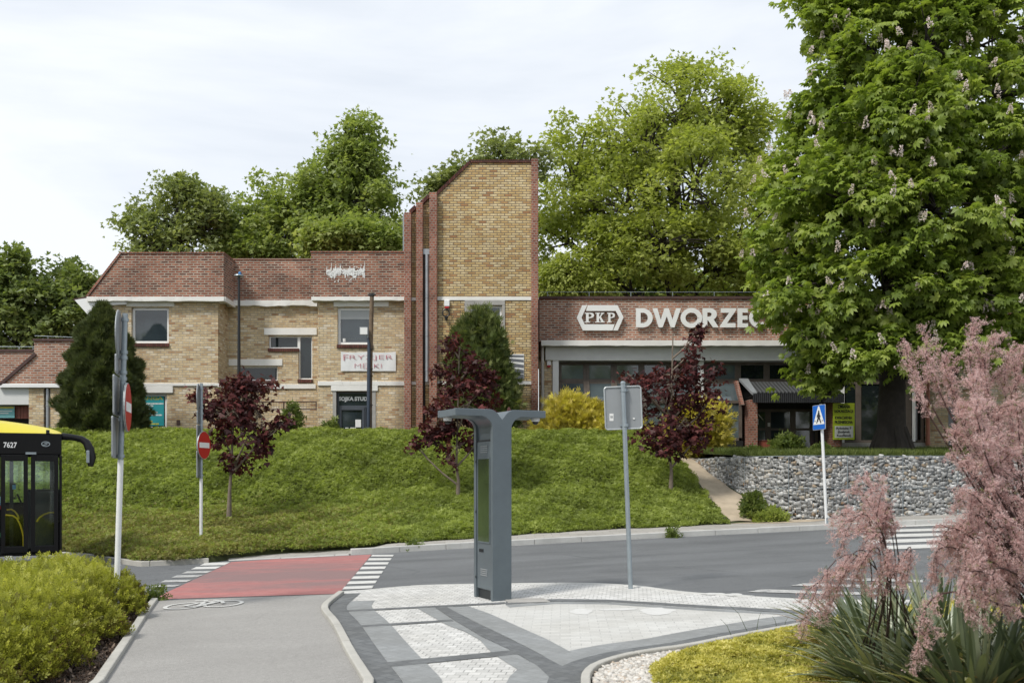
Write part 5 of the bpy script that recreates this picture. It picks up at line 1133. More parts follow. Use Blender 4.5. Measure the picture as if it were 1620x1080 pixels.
# entrance
mb = MB(); mb.box(xW(1178), xW(1191), YW-.7, YW+.3, ZG-.3, zW(634)); obj('pier', mb, M['rbp'], ha); mb = MB(); mb.box(xW(1307), xW(1320), YW-.7, YW+.3, ZG-.3, zW(634)); obj('pier', mb, M['rbp'], ha)
mb = MB(); mb.prism([W(1163, 602, YW-.1), W(1168, 602, YW-.1), W(1178, 640, YW-.72), W(1173, 640, YW-.72)], (0, .3, 0)); obj('brick_edge', mb, M['rbp'], ha)
cn = MB(); Yc0, Yc1 = YW-.95, YW+.30
cn.prism([(xW(1186), Yc0, zW(625)), (xW(1316), Yc0, zW(625)), (xW(1316), Yc1, zW(604)), (xW(1186), Yc1, zW(604))], (0, 0, .04))
ca = obj('canopy', cn, corrug('corrugated_sheet', (.13, .135, .14), .13), ha)
cn = MB(); cn.box(xW(1181), xW(1321), Yc0-.06, Yc0+.05, zW(640), zW(626)); obj('canopy_front', cn, corrug('canopy_slats', (.035, .036, .04), .07), ca)
cn = MB(); cn.prism([(xW(1179), Yc0-.05, zW(628)), (xW(1186.5), Yc0-.05, zW(628)), (xW(1186.5), Yc1, zW(601)), (xW(1172), Yc1, zW(601))], (0, 0, .09)); obj('canopy_cheek', cn, M['signback'], ca)
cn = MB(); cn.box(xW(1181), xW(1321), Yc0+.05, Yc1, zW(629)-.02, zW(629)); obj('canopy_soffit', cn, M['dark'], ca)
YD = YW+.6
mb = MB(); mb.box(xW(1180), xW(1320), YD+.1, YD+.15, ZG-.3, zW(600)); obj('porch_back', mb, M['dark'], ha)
for a, b in ((1195, 1222), (1222, 1262), (1262, 1302)):
    m = MB(); z0 = ZG-.1; z1 = zW(645); x0, x1 = xW(a), xW(b)
    for q in ((x0, x0+.1, z0, z1), (x1-.1, x1, z0, z1), (x0+.1, x1-.1, z1-.1, z1), (x0+.1, x1-.1, z0, z0+.25), (x0+.1, x1-.1, z0+1.0, z0+1.08)): m.box(q[0], q[1], YD, YD+.06, q[2], q[3])
    dd = obj('door', m, M['brown'], ha); g = MB(); g.box(x0+.08, x1-.08, YD+.02, YD+.03, z0+.2, z1-.08); obj('pane', g, M['glass'], dd)
mb = MB(); mb.box(xW(1194), xW(1206), YD-.03, YD-.015, zW(670), zW(661)); obj('notice', mb, M['paper'], ha); mb = MB(); mb.box(xW(1221), xW(1225), YD-.03, YD-.015, zW(673), zW(667)); obj('notice', mb, M['paper'], ha)
mb = MB(); mb.prism([W(1199, 655, YD-.02), W(1200.5, 655, YD-.02), W(1208, 664, YD-.02), W(1206.5, 664, YD-.02)], (0, .01, 0)); obj('sticker', mb, M['paper'], ha)
bx_ = thing('storage_box', 'dark red box on the ground beside the left brick pier of the entrance', 'box', (xW(1204), YW-.3, 2.5))
mb = MB(); mb.box(xW(1194.5), xW(1214), YW-.5, YW-.1, 2.45, zW(698.5)); obj('case', mb, plain('dark_red_paint', (.22, .05, .03), .6, var=.2), bx_, bevel=.015); mb = MB(); mb.box(xW(1193.8), xW(1214.7), YW-.52, YW-.08, zW(698.4), zW(697)); obj('lid', mb, plain('dark_red_lid', (.17, .04, .028), .6, var=.2), bx_, bevel=.01)
mb = MB(); mb.tube([W(858.3, 690, YW-.05), W(858.3, 549, YW-.05)], .055, 10); 
for py in (572, 610, 650): mb.tube([W(858.3, py, YW-.05), W(858.3, py+1.2, YW-.05)], .064, 10)
obj('downpipe', mb, M['pipew'], ha, smooth=True)
mb = MB(); mb.tube([W(1468, 700, YW-.1), W(1468, 575, YW-.1)], .07, 10); mb.tube([W(1468, 704, YW-.1), W(1468, 697, YW-.1)], .085, 10); obj('downpipe', mb, M['copper'], ha, smooth=True, label='copper red downpipe')
mb = MB()
for px in range(866, 1300, 66): mb.tube([W(px, 470, YW+.5), W(px, 461.5, YW+.5)], .012, 5)
mb.tube([W(853, 462, YW+.5), W(1400, 462, YW+.5)], .008, 5); obj('roof_wire', mb, M['gal'], ha)
# ================================================================= low annex on the left
YN = 35.6; YN2 = 36.8
an = thing('annex', 'low red and yellow brick annex with stepped parapet at the left edge', 'building', (fx(40, YN), YN, ZG))
mb = MB(); mb.pxz([(fx(3, YN), fz(608, YN)), (fx(56, YN), fz(562, YN)), (fx(56, YN), fz(540, YN)), (fx(131, YN), fz(540, YN)), (fx(131, YN), fz(608, YN))], YN-.1, 41); obj('parapet', mb, M['rb2'], an)
mb = MB(); mb.box(fx(-160, YN2), fx(58, YN2), YN2, 41, fz(640, YN2), fz(556, YN2)); obj('parapet', mb, M['rb2'], an)
mb = MB(); mb.box(fx(55, YN), fx(131.5, YN), YN-.16, 41, fz(540, YN), fz(536.5, YN)); mb.box(fx(-160, YN2), fx(54, YN2), YN2-.06, 41, fz(556, YN2), fz(552.5, YN2))
a, b = W(1, 610, YN-.16), W(57, 561, YN-.16); d = b-a; nn = Vector((-d.z, 0, d.x)).normalized()*.11; mb.prism([a, b, b+nn, a+nn], (0, 1.3, 0)); obj('coping', mb, M['cope'], an)
slab('cornice', an, 0, 142, 607.5, 613.5, YN, .16, .4, 'whiteclean')
slab('wall_panel', an, -120, 46, 613.8, 640, YN, .0, .2, 'beam')
mb = MB(); mb.box(fx(46, YN), fx(69.5, YN), YN-.02, YN+.4, ZG-.2, fz(613.8, YN)); mb.box(fx(80, YN), fx(143, YN), YN-.02, YN+.4, ZG-.2, fz(613.8, YN)); obj('wall', mb, M['yb'], an)
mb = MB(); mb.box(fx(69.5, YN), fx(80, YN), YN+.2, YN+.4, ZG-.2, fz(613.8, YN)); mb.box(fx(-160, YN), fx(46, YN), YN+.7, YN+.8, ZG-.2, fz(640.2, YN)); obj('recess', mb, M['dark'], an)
mb = MB(); mb.tube([W(76, 700, YN+.05), W(76, 614, YN+.05)], .07, 12); mb.tube([W(76, 640, YN+.05), W(76, 642, YN+.05)], .08, 12); obj('downpipe', mb, M['zinc'], an, smooth=True)
mb = MB()
for i in range(9): mb.box(fx(-6+i*5.3, YN)+.006, fx(-6+(i+1)*5.3, YN)-.006, YN+.30, YN+.34, fz(661, YN), fz(641.5, YN))
mb.box(fx(-6, YN), fx(42, YN), YN+.35, YN+.38, fz(661, YN), fz(640.5, YN)); obj('shutter', mb, plain('brown_slats', (.17, .05, .03), .6, var=.3), an)
mb = MB()
for px in (30, 52, 76, 130): mb.tube([W(px, 538 if px > 54 else 553, YN+.4), W(px, 531 if px > 54 else 548, YN+.4)], .012, 5)
mb.tube([W(-20, 548, YN2), W(54, 548.5, YN2)], .009, 5); mb.tube([W(55, 531, YN+.4), W(131, 534, YN+.4)], .009, 5); obj('roof_wire', mb, M['gal'], an)
# ================================================================= signs on the walls
# emblem and letters of the hall
em = thing('station_emblem', 'white six-sided emblem with P K P letters on the red fascia', 'sign', (fx(948, YW), YW, zW(523))); yy = YW-.09
def Wc(lst): return [(xW(a), zW(b)) for a, b in lst]
def C4(x, y): return (840+x/3.6, 440+y/3.6)
out1 = [C4(290, 157), C4(316, 157), C4(278, 228), C4(303, 278), C4(460, 268), C4(475, 268), C4(464, 300), C4(294, 300), C4(259, 229)]
curve_mesh('emblem_ring', [Wc([C4(290, 157), C4(319, 157), C4(286, 228), C4(304, 266), C4(474, 266), C4(463, 300), C4(294, 300), C4(259, 229)])], M['letter'], em, .06, wallmap(yy))
curve_mesh('emblem_ring', [Wc([C4(322, 157), C4(490, 157), C4(525, 226), C4(492, 300), C4(466, 300), C4(500, 228), C4(481, 190), C4(312, 190)])], M['letter'], em, .06, wallmap(yy))
def serifP(x0, x1): 
    X = lambda t: lerp(x0, x1, t)
    o = [C4(X(0), 200), C4(X(.62), 200)]+[C4(X(.62)+ (x1-X(.62))*math.cos(R(a)), 215-15*math.sin(R(a))*1.0) for a in (80, 55, 30, 0, -30, -55, -80)]+[C4(X(.42), 231), C4(X(.42), 250), C4(X(.58), 250), C4(X(.58), 255), C4(X(0), 255), C4(X(0), 250), C4(X(.15), 250), C4(X(.15), 205), C4(X(0), 205)]
    i = [C4(X(.42), 206), C4(X(.55), 206), C4(X(.72), 211), C4(X(.72), 220), C4(X(.55), 225), C4(X(.42), 225)]
    return [Wc(o), Wc(i)]
curve_mesh('letter', serifP(304, 358), M['letter'], em, .06, wallmap(yy)); curve_mesh('letter', serifP(432, 476), M['letter'], em, .06, wallmap(yy))
kk = [(365, 200), (392, 200), (392, 205), (386, 205), (386, 224), (401, 205), (396, 205), (396, 200), (415, 200), (415, 205), (409, 205), (396, 222), (412, 250), (418, 250), (418, 255), (394, 255), (394, 250), (398, 250), (388, 231), (386, 234), (386, 250), (392, 250), (392, 255), (365, 255), (365, 250), (372, 250), (372, 205), (365, 205)]
curve_mesh('letter', [Wc([C4(*p) for p in kk])], M['letter'], em, .06, wallmap(yy))
le = thing('station_lettering', 'large white raised letters spelling DWORZEC on the red fascia', 'sign', (fx(1100, YW), YW, zW(518)))
def L(c): curve_mesh('letter', [Wc([C4(*p) for p in q]) for q in c], M['letter'], le, .07, wallmap(YW-.08), bevel=0)
def ar(cx, cy, rx, ry, a0, a1, n=20): return [(cx+rx*math.cos(R(lerp(a0, a1, i/n))), cy-ry*math.sin(R(lerp(a0, a1, i/n)))) for i in range(n+1)]
L([[(596, 176), (635, 176)]+ar(635, 229.5, 55, 53.5, 80, -80)+[(635, 283), (596, 283)], [(622, 200)]+ar(633, 229.5, 30, 29.5, 85, -85)+[(622, 259)]])
L([[(690, 176), (717, 176), (736, 240), (758, 176), (782, 176), (803, 240), (823, 176), (850, 176), (814, 283), (793, 283), (770, 220), (746, 283), (725, 283)]])
L([ar(910, 229.5, 61, 56, 0, 360, 44)[:-1], ar(910, 229.5, 34, 30, 0, 360, 36)[:-1]])
L([[(974, 176), (1015, 176)]+ar(1018, 209, 36, 33, 80, -60, 14)+[(1064, 283), (1033, 283), (1004, 243), (1000, 243), (1000, 283), (974, 283)], [(1000, 198), (1012, 198), (1024, 203), (1024, 216), (1012, 222), (1000, 222)]])
L([[(1078, 176), (1164, 176), (1164, 184), (1112, 259), (1160, 259), (1160, 283), (1073, 283), (1073, 274), (1124, 200), (1078, 200)]])
L([[(1173, 176), (1230, 176), (1230, 199), (1199, 199), (1199, 217), (1228, 217), (1228, 240), (1199, 240), (1199, 260), (1231, 260), (1231, 283), (1173, 283)]])
L([ar(1295, 229.5, 57, 56, 52, 308, 30)+ar(1295, 229.5, 30, 29, 310, 50, 24)])
L([[(1392, 176), (1430, 176)]+ar(1432, 210, 36, 34, 80, -80, 14)+[(1418, 244), (1418, 283), (1392, 283)], [(1418, 198), (1430, 198), (1442, 204), (1442, 216), (1430, 222), (1418, 222)]])
# hairdresser banner
bn = thing('banner', 'white cloth banner with red FRYZJER lettering on the yellow brick', 'banner', (fx(583, YA), YA-.05, fz(587, YA)))
mb = MB(); nx, nz = 14, 5; vs = []
for i in range(nx+1):
    for j in range(nz+1):
        t = i/nx; sag = .03*math.sin(math.pi*t*2.0)*(j/nz)
        vs.append((fx(lerp(539.5, 626.5, t), YA), YA-.045-.012*math.sin(i*1.7)*math.sin(j+1), lerp(fz(587, YA), fz(556.3, YA)-abs(sag), j/nz)))
mb.add(vs, [(i*(nz+1)+j, (i+1)*(nz+1)+j, (i+1)*(nz+1)+j+1, i*(nz+1)+j+1) for i in range(nx) for j in range(nz)]); ob = obj('cloth', mb, M['banner'], bn, smooth=True, recalc=False)
text('lettering', 'F', M['pinkink'], bn, (fx(544, YA), fx(551.5, YA), fz(570.5, YA), fz(561, YA)), YA-.062, .004, -.02)
text('lettering', 'RYZJER', M['pinkink'], bn, (fx(553.5, YA), fx(621.5, YA), fz(570.5, YA), fz(562, YA)), YA-.062, .004, -.02)
text('lettering', 'MĘSKI', M['pinkink'], bn, (fx(561.5, YA), fx(604, YA), fz(584.5, YA), fz(575, YA)), YA-.062, .004, -.025)
# teal poster behind the left window, teal plate on the annex
tp = thing('poster', 'teal poster with yellow and white lettering inside the lower left window', 'poster', (fx(243, YA), YA+.06, fz(673, YA)))
mb = MB(); mb.box(fx(212, YA), fx(258, YA), YA+.085, YA+.095, fz(673, YA), fz(626, YA)); obj('sheet', mb, M['teal'], tp)
text('lettering', 'SANGA', M['yellowp'], tp, (fx(218, YA), fx(256.5, YA), fz(632, YA), fz(626.8, YA)), YA+.084, .003, .02)
mb = MB(); rg = random.Random(8); ln = 0
for (a, b, y) in ((228, 257, 638), (228, 241, 641.5), (225, 236, 647), (225, 248, 651.5), (225, 255, 656), (225, 234, 660.5)):
    x = a
    while x < b: w_ = rg.uniform(1.2, 2.2); mb.box(fx(x, YA), fx(min(b, x+w_), YA), YA+.080, YA+.0845, fz(y+1.1, YA), fz(y-1.1, YA)); x += w_+.5
obj('small_print', mb, M['paper'], tp)
mb = MB()
for (a, b, y) in ((229, 240, 666), (235, 250, 670)): mb.box(fx(a, YA), fx(b, YA), YA+.080, YA+.0845, fz(y+1.1, YA), fz(y-1, YA))
obj('small_print', mb, M['yellowp'], tp)
pl_ = thing('wall_sign', 'small teal and white sign on brown slats of the annex', 'sign', (fx(8, YN), YN+.2, fz(661, YN)))
mb = MB(); mb.box(fx(-20, YN), fx(17.5, YN), YN+.24, YN+.27, fz(660, YN), fz(641.5, YN)); obj('plate', mb, plain('pale_teal', (.16, .42, .44), .5), pl_)
mb = MB(); mb.box(fx(-20, YN), fx(16.5, YN), YN+.232, YN+.2395, fz(645, YN), fz(642.2, YN)); obj('yellow_strip', mb, M['yellowp'], pl_)
mb = MB(); mb.box(fx(-12, YN), fx(14, YN), YN+.232, YN+.2395, fz(650, YN), fz(648.6, YN)); mb.box(fx(-12, YN), fx(8, YN), YN+.232, YN+.2395, fz(653.4, YN), fz(652, YN)); obj('small_print', mb, M['paper'], pl_)
# lime notice board
nb = thing('notice_board', 'lime green notice board with a white lower panel beside the entrance pier', 'sign', (fx(1335, YW), YW-.75, fz(720, YW))); Y = YW-.78
mb = MB(); mb.box(fx(1318, Y), fx(1352, Y), Y, Y+.04, fz(695, Y), fz(637.5, Y)); obj('board', mb, M['lime'], nb)
mb = MB(); mb.box(fx(1320.5, Y), fx(1349.5, Y), Y-.012, Y-.001, fz(692, Y), fz(673.5, Y)); obj('white_panel', mb, M['paper'], nb)
for s, a, b, y0, y1, bo in (('ZMIANA', 1325, 1345, 640, 645.5, .03), ('LOKALIZACJI', 1320.5, 1349.5, 648, 653.5, .03), ('KWIACIARNIA', 1321, 1348, 658, 663, .03), ('PRZENIESIONA', 1320.5, 1349, 665, 670, .03)):
    text('lettering', s, M['ink'], nb, (fx(a, Y), fx(b, Y), fz(y1, Y), fz(y0, Y)), Y-.002, .004, bo)
for s, a, b, y0, y1 in (('Rybnicka 7', 1323, 1346.5, 675.3, 680), ('(budynek', 1325.5, 1344.5, 681, 685.6), ('Kaufland)', 1324, 1346, 686.6, 691.3)):
    text('lettering', s, M['ink'], nb, (fx(a, Y), fx(b, Y), fz(y1, Y), fz(y0, Y)), Y-.0135, .004, .02)
mb = MB(); mb.box(fx(1331, Y), fx(1333, Y), Y+.045, Y+.085, 2.25, fz(690, Y)); obj('post', mb, M['rail'], nb)
# alarms, ring lamp, black and white poster
for lab, a, b, c, d, Yq, in (('white alarm box with red base high on the tower wall', 703, 711.5, 475.5, 488, YT), ('cream alarm box with red base beside the hall column', 865, 871.5, 568.5, 581, YW+.12)):
    al = thing('alarm_box', lab, 'alarm', (fx((a+b)/2, Yq), Yq, fz(d, Yq)), 'alarm boxes')
    m = MB(); m.box(fx(a, Yq), fx(b, Yq), Yq-.10, Yq-.005, fz(d-3, Yq), fz(c, Yq)); obj('housing', m, M['whiteclean'], al, bevel=.015)
    m = MB(); m.box(fx(a+.8, Yq), fx(b-.8, Yq), Yq-.09, Yq-.005, fz(d, Yq), fz(d-2.9, Yq)); obj('beacon', m, M['red'], al, bevel=.01)
rl = thing('wall_lamp', 'dark ring-shaped wall bracket below the alarm on the tower', 'lamp', (fx(705, YT), YT, fz(504, YT)))
mb = MB(); c = W(705.5, 495, YT-.10); mb.tube([c+Vector((.115*math.cos(a), 0, .125*math.sin(a))) for a in [2*math.pi*i/20 for i in range(21)]], .022, 8, cap=False); obj('ring', mb, M['black'], rl, smooth=True)
mb = MB(); mb.tube([c+Vector((.02, 0, -.12)), c+Vector((.0, 0, -.24))], [.06, .045], 10); mb.tube([c+Vector((0, 0, -.12)), c+Vector((0, .1, -.12))], .018, 6); mb.tube([c+Vector((.08, 0, .1)), c+Vector((.09, .02, .19))], .012, 6); obj('holder', mb, M['black'], rl, smooth=True)
po = thing('poster', 'black and white poster on the tower wall, half behind the juniper', 'poster', (fx(815, YT), YT, fz(600, YT)))
mb = MB(); mb.box(fx(800, YT), fx(829, YT), YT-.03, YT-.004, fz(599, YT), fz(560, YT)); obj('sheet', mb, M['paper'], po)
mb = MB()
for i, (y0, y1, sk) in enumerate(((563, 565, 0), (568, 571, 2), (575, 579, 3), (583, 588, 3), (591, 599, 2))):
    mb.prism([W(801, y0-2, YT-.033-.0004*i), W(828.6, y0+sk-1, YT-.033-.0004*i), W(828.6, y1+sk if i < 4 else 599, YT-.033-.0004*i), W(801, y1, YT-.033-.0004*i)], (0, .003, 0))
obj('print', mb, M['bwink'], po)
# railing and posts in front of the house
ra = thing('railing', 'rusty brown ramp railing in front of the recessed brick wall', 'railing', (fx(420, 35.0), 35.0, 2.45)); Y = 35.0
mb = MB(); mb.tube([W(346, 636, Y), W(501, 635, Y)], .025, 6); mb.tube([W(346, 648, Y), W(501, 647, Y)], .02, 6); obj('rail', mb, M['rail'], ra, smooth=True)
for px in (348, 398, 449, 500): m = MB(); m.tube([W(px, 700 if px < 500 else 648, Y), W(px, 635, Y)], .022, 6); obj('post', m, M['rail'], ra, smooth=True)
mb = MB()
for i in range(60): px = 350+i*2.5; mb.tube([W(px, 647, Y), W(px, 636, Y)], .005, 4)
obj('infill_bars', mb, M['rail'], ra)
# ---------------------------------------------------------------- gabion wall
def gabion():
    g = thing('gabion_wall', 'grey stone gabion wall curving along the pavement below the chestnut', 'wall', (9, 26.7, .45))
    P2 = resample(WALL, .05); s = [0]
    for a, b in zip(P2, P2[1:]): s.append(s[-1]+math.dist(a, b))
    s = np.array(s); xs = np.array([p[0] for p in P2]); ys = np.array([p[1] for p in P2]); top = 2.21
    def at(q): return np.interp(q, s, xs), np.interp(q, s, ys)
    def zb(x, y): return np.where(x < 7.3, np.maximum(0.03*x+.012*(y-10)+.05, Hs(x, np.minimum(y, 31.5), False)-.35), 0.03*x+.012*(y-10)+.08)
    Smax = min(s[-1], float(np.interp(20.5, xs, s)))
    P = []; Z = []
    q = 0.0; z = 0; rowh = .078
    rows = int(2.3/rowh)
    for r in range(rows):
        q = rng.random()*.15
        while q < Smax:
            w = .05+.14*rng.random()**1.7; x, y = at(q+w/2); zz = top-.07-r*rowh+rng.normal()*.022
            if zz > zb(x, y)-.05: P.append((x, y+rng.normal()*.008, zz)); Z.append((w*.58, .06, .032+.03*rng.random()))
            q += w*.92
    P = np.array(P); Z = np.array(Z)
    t = unit(np.stack([np.interp(np.interp(P[:, 0], xs, s)+.1, s, xs)-np.interp(np.interp(P[:, 0], xs, s)-.1, s, xs), np.interp(np.interp(P[:, 0], xs, s)+.1, s, ys)-np.interp(np.interp(P[:, 0], xs, s)-.1, s, ys)], 1))
    # orient each stone along the face
    bm = bmesh.new(); bmesh.ops.create_cube(bm, size=1.75); bmesh.ops.triangulate(bm, faces=bm.faces); bv = np.array([v.co[:] for v in bm.verts]); bf = np.array([[v.index for v in f.verts] for f in bm.faces]); bm.free()
    n, nv = len(P), len(bv); d = bv[None]*(1+.24*rng.normal(size=(n, nv, 3)).clip(-1.7, 1.3))*Z[:, None, :]; a = rng.normal(size=n)*.28; c, si = np.cos(a)[:, None], np.sin(a)[:, None]
    u = d[..., 0]*c-d[..., 2]*si; w = d[..., 0]*si+d[..., 2]*c; v = d[..., 1]
    V = np.stack([P[:, None, 0]+u*t[:, None, 0]-v*t[:, None, 1], P[:, None, 1]+u*t[:, None, 1]+v*t[:, None, 0], P[:, None, 2]+w], -1)
    F3 = (bf[None]+(np.arange(n)*nv)[:, None, None]).reshape(-1, 3)
    mesh_np('stones', V.reshape(-1, 3), F3, M['stone'], g, np.repeat(rng.random(n), nv), kind='stuff')
    mb = MB(); pts = [(x, y) for x, y in zip(xs[::4], ys[::4])]
    nn = []
    vs = []; fs = []
    for i, (x, y) in enumerate(pts):
        a0 = pts[max(0, i-1)]; b0 = pts[min(len(pts)-1, i+1)]; tt = Vector((b0[0]-a0[0], b0[1]-a0[1])).normalized(); no = Vector((-tt.y, tt.x)); zz = float(zb(x, y))-.4
        for off, z_ in ((.04, zz), (.04, top-.09), (.55, top-.09), (.55, zz)): vs.append((x+no.x*off, y+no.y*off, z_))
    k = len(pts)
    for i in range(k-1):
        for a0 in range(4): fs.append((i*4+a0, i*4+(a0+1) % 4, i*4+4+(a0+1) % 4, i*4+4+a0))
    mb.add(vs, fs); obj('core', mb, plain('gabion_core', (.10, .098, .094), .95), g)
    mb = MB()
    def offp(q, o): 
        x, y = at(q); x2, y2 = at(q+.05); tx, ty = x2-x, y2-y; l = math.hypot(tx, ty) or 1; return Vector((x+ty/l*o, y-tx/l*o, 0))
    for zz in (top-.01, 1.36):
        mb.tube([offp(q, .085)+Vector((0, 0, zz)) for q in np.arange(0 if zz > 2 else 3.2, Smax, .3)], .008, 4, cap=False)
    for q in np.arange(.6, Smax, 1.5):
        p = offp(q, .088); mb.tube([p+Vector((0, 0, float(zb(p.x, p.y))-.05)), p+Vector((0, 0, top))], .008, 4, cap=False)
    for q in np.arange(.1, Smax, .1):
        p = offp(q, .09); mb.tube([p+Vector((0, 0, float(zb(p.x, p.y))-.05)), p+Vector((0, 0, top))], .0022, 3, cap=False)
    for zz in np.arange(.5, top, .1): mb.tube([offp(q, .09)+Vector((0, 0, zz)) for q in np.arange(4.4 if zz < 1.3 else 1.5, Smax, .4)], .0022, 3, cap=False)
    obj('wire_mesh', mb, M['gal'], g, recalc=False)
gabion()
# ---------------------------------------------------------------- traffic signs
def plate(mb, c, nrm, w, h, t, mi=0, rr=.03, up=Vector((0, 0, 1)), lip=0):
    c = Vector(c); nrm = Vector(nrm).normalized(); x = up.cross(nrm).normalized(); y = nrm.cross(x); poly = []
    for sx, sy, a0 in ((1, 1, 0), (-1, 1, 90), (-1, -1, 180), (1, -1, 270)):
        for k in range(5):
            a = R(a0+k*22.5); poly.append(c+x*(sx*(w/2-rr)+rr*math.cos(a))+y*(sy*(h/2-rr)+rr*math.sin(a)))
    mb.prism([p-nrm*t/2 for p in poly], nrm*t, mi); return x, y
def signpole(name, label, base, top, rad, white_to, group=None):
    t = thing(name, label, 'sign post', tuple(base), group)
    mb = MB(); m = base.lerp(top, white_to); mb.tube([m, top], rad, 12); obj('upper_pole', mb, M['gal'], t, smooth=True)
    mb = MB(); mb.tube([base-Vector((0, 0, .1)), m-Vector((0, 0, .002))], rad*1.02, 12); obj('lower_pole', mb, M['polew'], t, smooth=True)
    return t
def noentry(t, c, n, d):
    n = Vector(n).normalized(); mb = MB(); mb.disc(c, n, d/2, .012, 40); mb.disc(Vector(c)-n*.012, n, d/2*1.01, .010, 40); s = obj('no_entry_plate', mb, M['signrim'], t, bevel=.003)
    mb = MB(); mb.disc(Vector(c)+n*.0125, n, d/2*.97, .002, 40); f = obj('red_face', mb, M['red'], s)
    mb = MB(); up = Vector((0, 0, 1)); plate(mb, Vector(c)+n*.017, n, d*.76, d*.19, .003, rr=.005); obj('white_bar', mb, M['paper'], s)
def clamps(t, pts, rad):
    for p in pts: mb = MB(); mb.tube([p-Vector((0, 0, .02)), p+Vector((0, 0, .02))], rad*1.35, 10); obj('clamp', mb, M['gal'], t, smooth=True)
def twosided(label, base, top, disc_y, plates, ne_y, white_y, Y, dia, rad, nrm, grp, off, n2=None):
    wt = (fz(white_y, Y)-base.z)/(top.z-base.z); t = signpole('sign_post', label, base, top, rad, wt, grp); n = Vector(nrm).normalized()
    n0 = n; n = Vector(n2).normalized() if n2 else n
    def on(py): k = (fz(py, Y)-base.z)/(top.z-base.z); return base.lerp(top, k)
    a, b = disc_y; tang = Vector((n.y, -n.x, 0))
    c = on((a+b)/2)-n*(rad+.03)+tang*off[0]
    mb = MB(); mb.disc(c, n, dia/2, .012, 40); ob = obj('round_plate', mb, M['signback'], t, bevel=.004); mb = MB(); mb.disc(c-n*.006, n, dia/2*1.03, .010, 40); obj('rim', mb, M['signrim'], ob)
    for a, b, w in plates:
        c = on((a+b)/2)-n*(rad+.03)+tang*off[0]; mb = MB(); plate(mb, c, n, w, abs(fz(a, Y)-fz(b, Y))*.985, .02, rr=.03); obj('back_plate', mb, M['signback'], t, bevel=.004)
    n = n0
    c = on((ne_y[0]+ne_y[1])/2)+n*(rad+.025)+tang*off[1]
    noentry(t, c, n, dia)
    clamps(t, [on(y) for y in (disc_y[0]+6, disc_y[1]-4)]+[on(p[0]+4) for p in plates]+[on(p[1]-4) for p in plates], rad)
    return t
Y = 12.4; b = Vector((fx(183, Y), Y, G(fx(183, Y), Y))); tp_ = Vector((fx(198, Y), Y, fz(496, Y)))
twosided('near white and grey pole in the hedge with no-entry disc and three plates seen edge-on', b, tp_, (500, 561), [(562, 593, .42), (595, 658, .6), (659, 725, .6)], (611, 677), 727, Y, .60, .034, (.972, .235, 0), 'no-entry sign posts', (0, 0))
b = on_slope(318, 859); Y = b.y; tp_ = Vector((fx(318.5, Y), Y, fz(606, Y)))
twosided('smaller no-entry pole standing in the groundcover at the foot of the slope', b, tp_, (609, 649), [(650, 671, .42), (672, 712, .5), (713, 756, .5)], (683, 725), 757, Y, .60, .034, (.90, -.15, 0), 'no-entry sign posts', (0, 0), (.97, .19, 0))
# blank back of a board
b = U(998, 930, .035); Y = b.y; tp_ = Vector((fx(985.5, Y), Y, fz(607, Y))); t = thing('sign_post', 'galvanised pole at the plaza kerb carrying a blank grey board seen from behind', 'sign post', tuple(b))
mb = MB(); mb.tube([b-Vector((0, 0, .1)), tp_], .031, 14); mb.lathe([(.034, 0), (.034, .02), (.02, .035)], tp_, 14); obj('pole', mb, M['gal'], t, smooth=True)
ax = (tp_-b).normalized(); c = W(986.5, 644.5, Y)+Vector((0, .055, 0)); w_, h_ = 58*Y/F, 67*Y/F
mb = MB(); plate(mb, c, (0.02, -1, 0), w_, h_, .004, rr=.03, up=ax); bd = obj('board', mb, M['signback'], t)
mb = MB(); x_ = ax.cross(Vector((.02, -1, 0))).normalized(); 
def rr_loop(w, h, r):
    o = []
    for sx, sy, a0 in ((1, 1, 0), (-1, 1, 90), (-1, -1, 180), (1, -1, 270)):
        for k in range(6): a = R(a0+k*18); o.append(c+Vector((0, -.008, 0))+x_*(sx*(w/2-r)+r*math.cos(a))+ax*(sy*(h/2-r)+r*math.sin(a)))
    return o+[o[0]]
mb.tube(rr_loop(w_, h_, .035), .011, 6, cap=False); obj('rim', mb, M['signrim'], bd, smooth=True)
mb = MB(); plate(mb, W(968, 659.5, Y)+Vector((0, .047, 0)), (0, -1, 0), .055, .10, .003, rr=.004); obj('sticker', mb, M['paper'], bd)
mb = MB(); plate(mb, W(968, 659, Y)+Vector((-.008, .044, 0)), (0, -1, 0), .010, .03, .002, rr=.002); plate(mb, W(968, 659, Y)+Vector((.008, .044, 0)), (0, -1, 0), .010, .03, .002, rr=.002); obj('print', mb, M['bwink'], bd)
mb = MB(); plate(mb, W(1003.5, 661.5, Y)+Vector((0, .047, 0)), (0, -1, 0), .026, .02, .003, rr=.004); obj('sticker', mb, M['paper'], bd)
clamps(t, [W(986.8, 617, Y), W(989.5, 672.5, Y)], .031)
mb = MB()
for py in (617, 672.5): mb.obox(W(988, py, Y)+Vector((0, .035, 0)), (.055, 0, 0), (0, .012, 0), (0, 0, .012))
obj('bracket', mb, M['gal'], t)
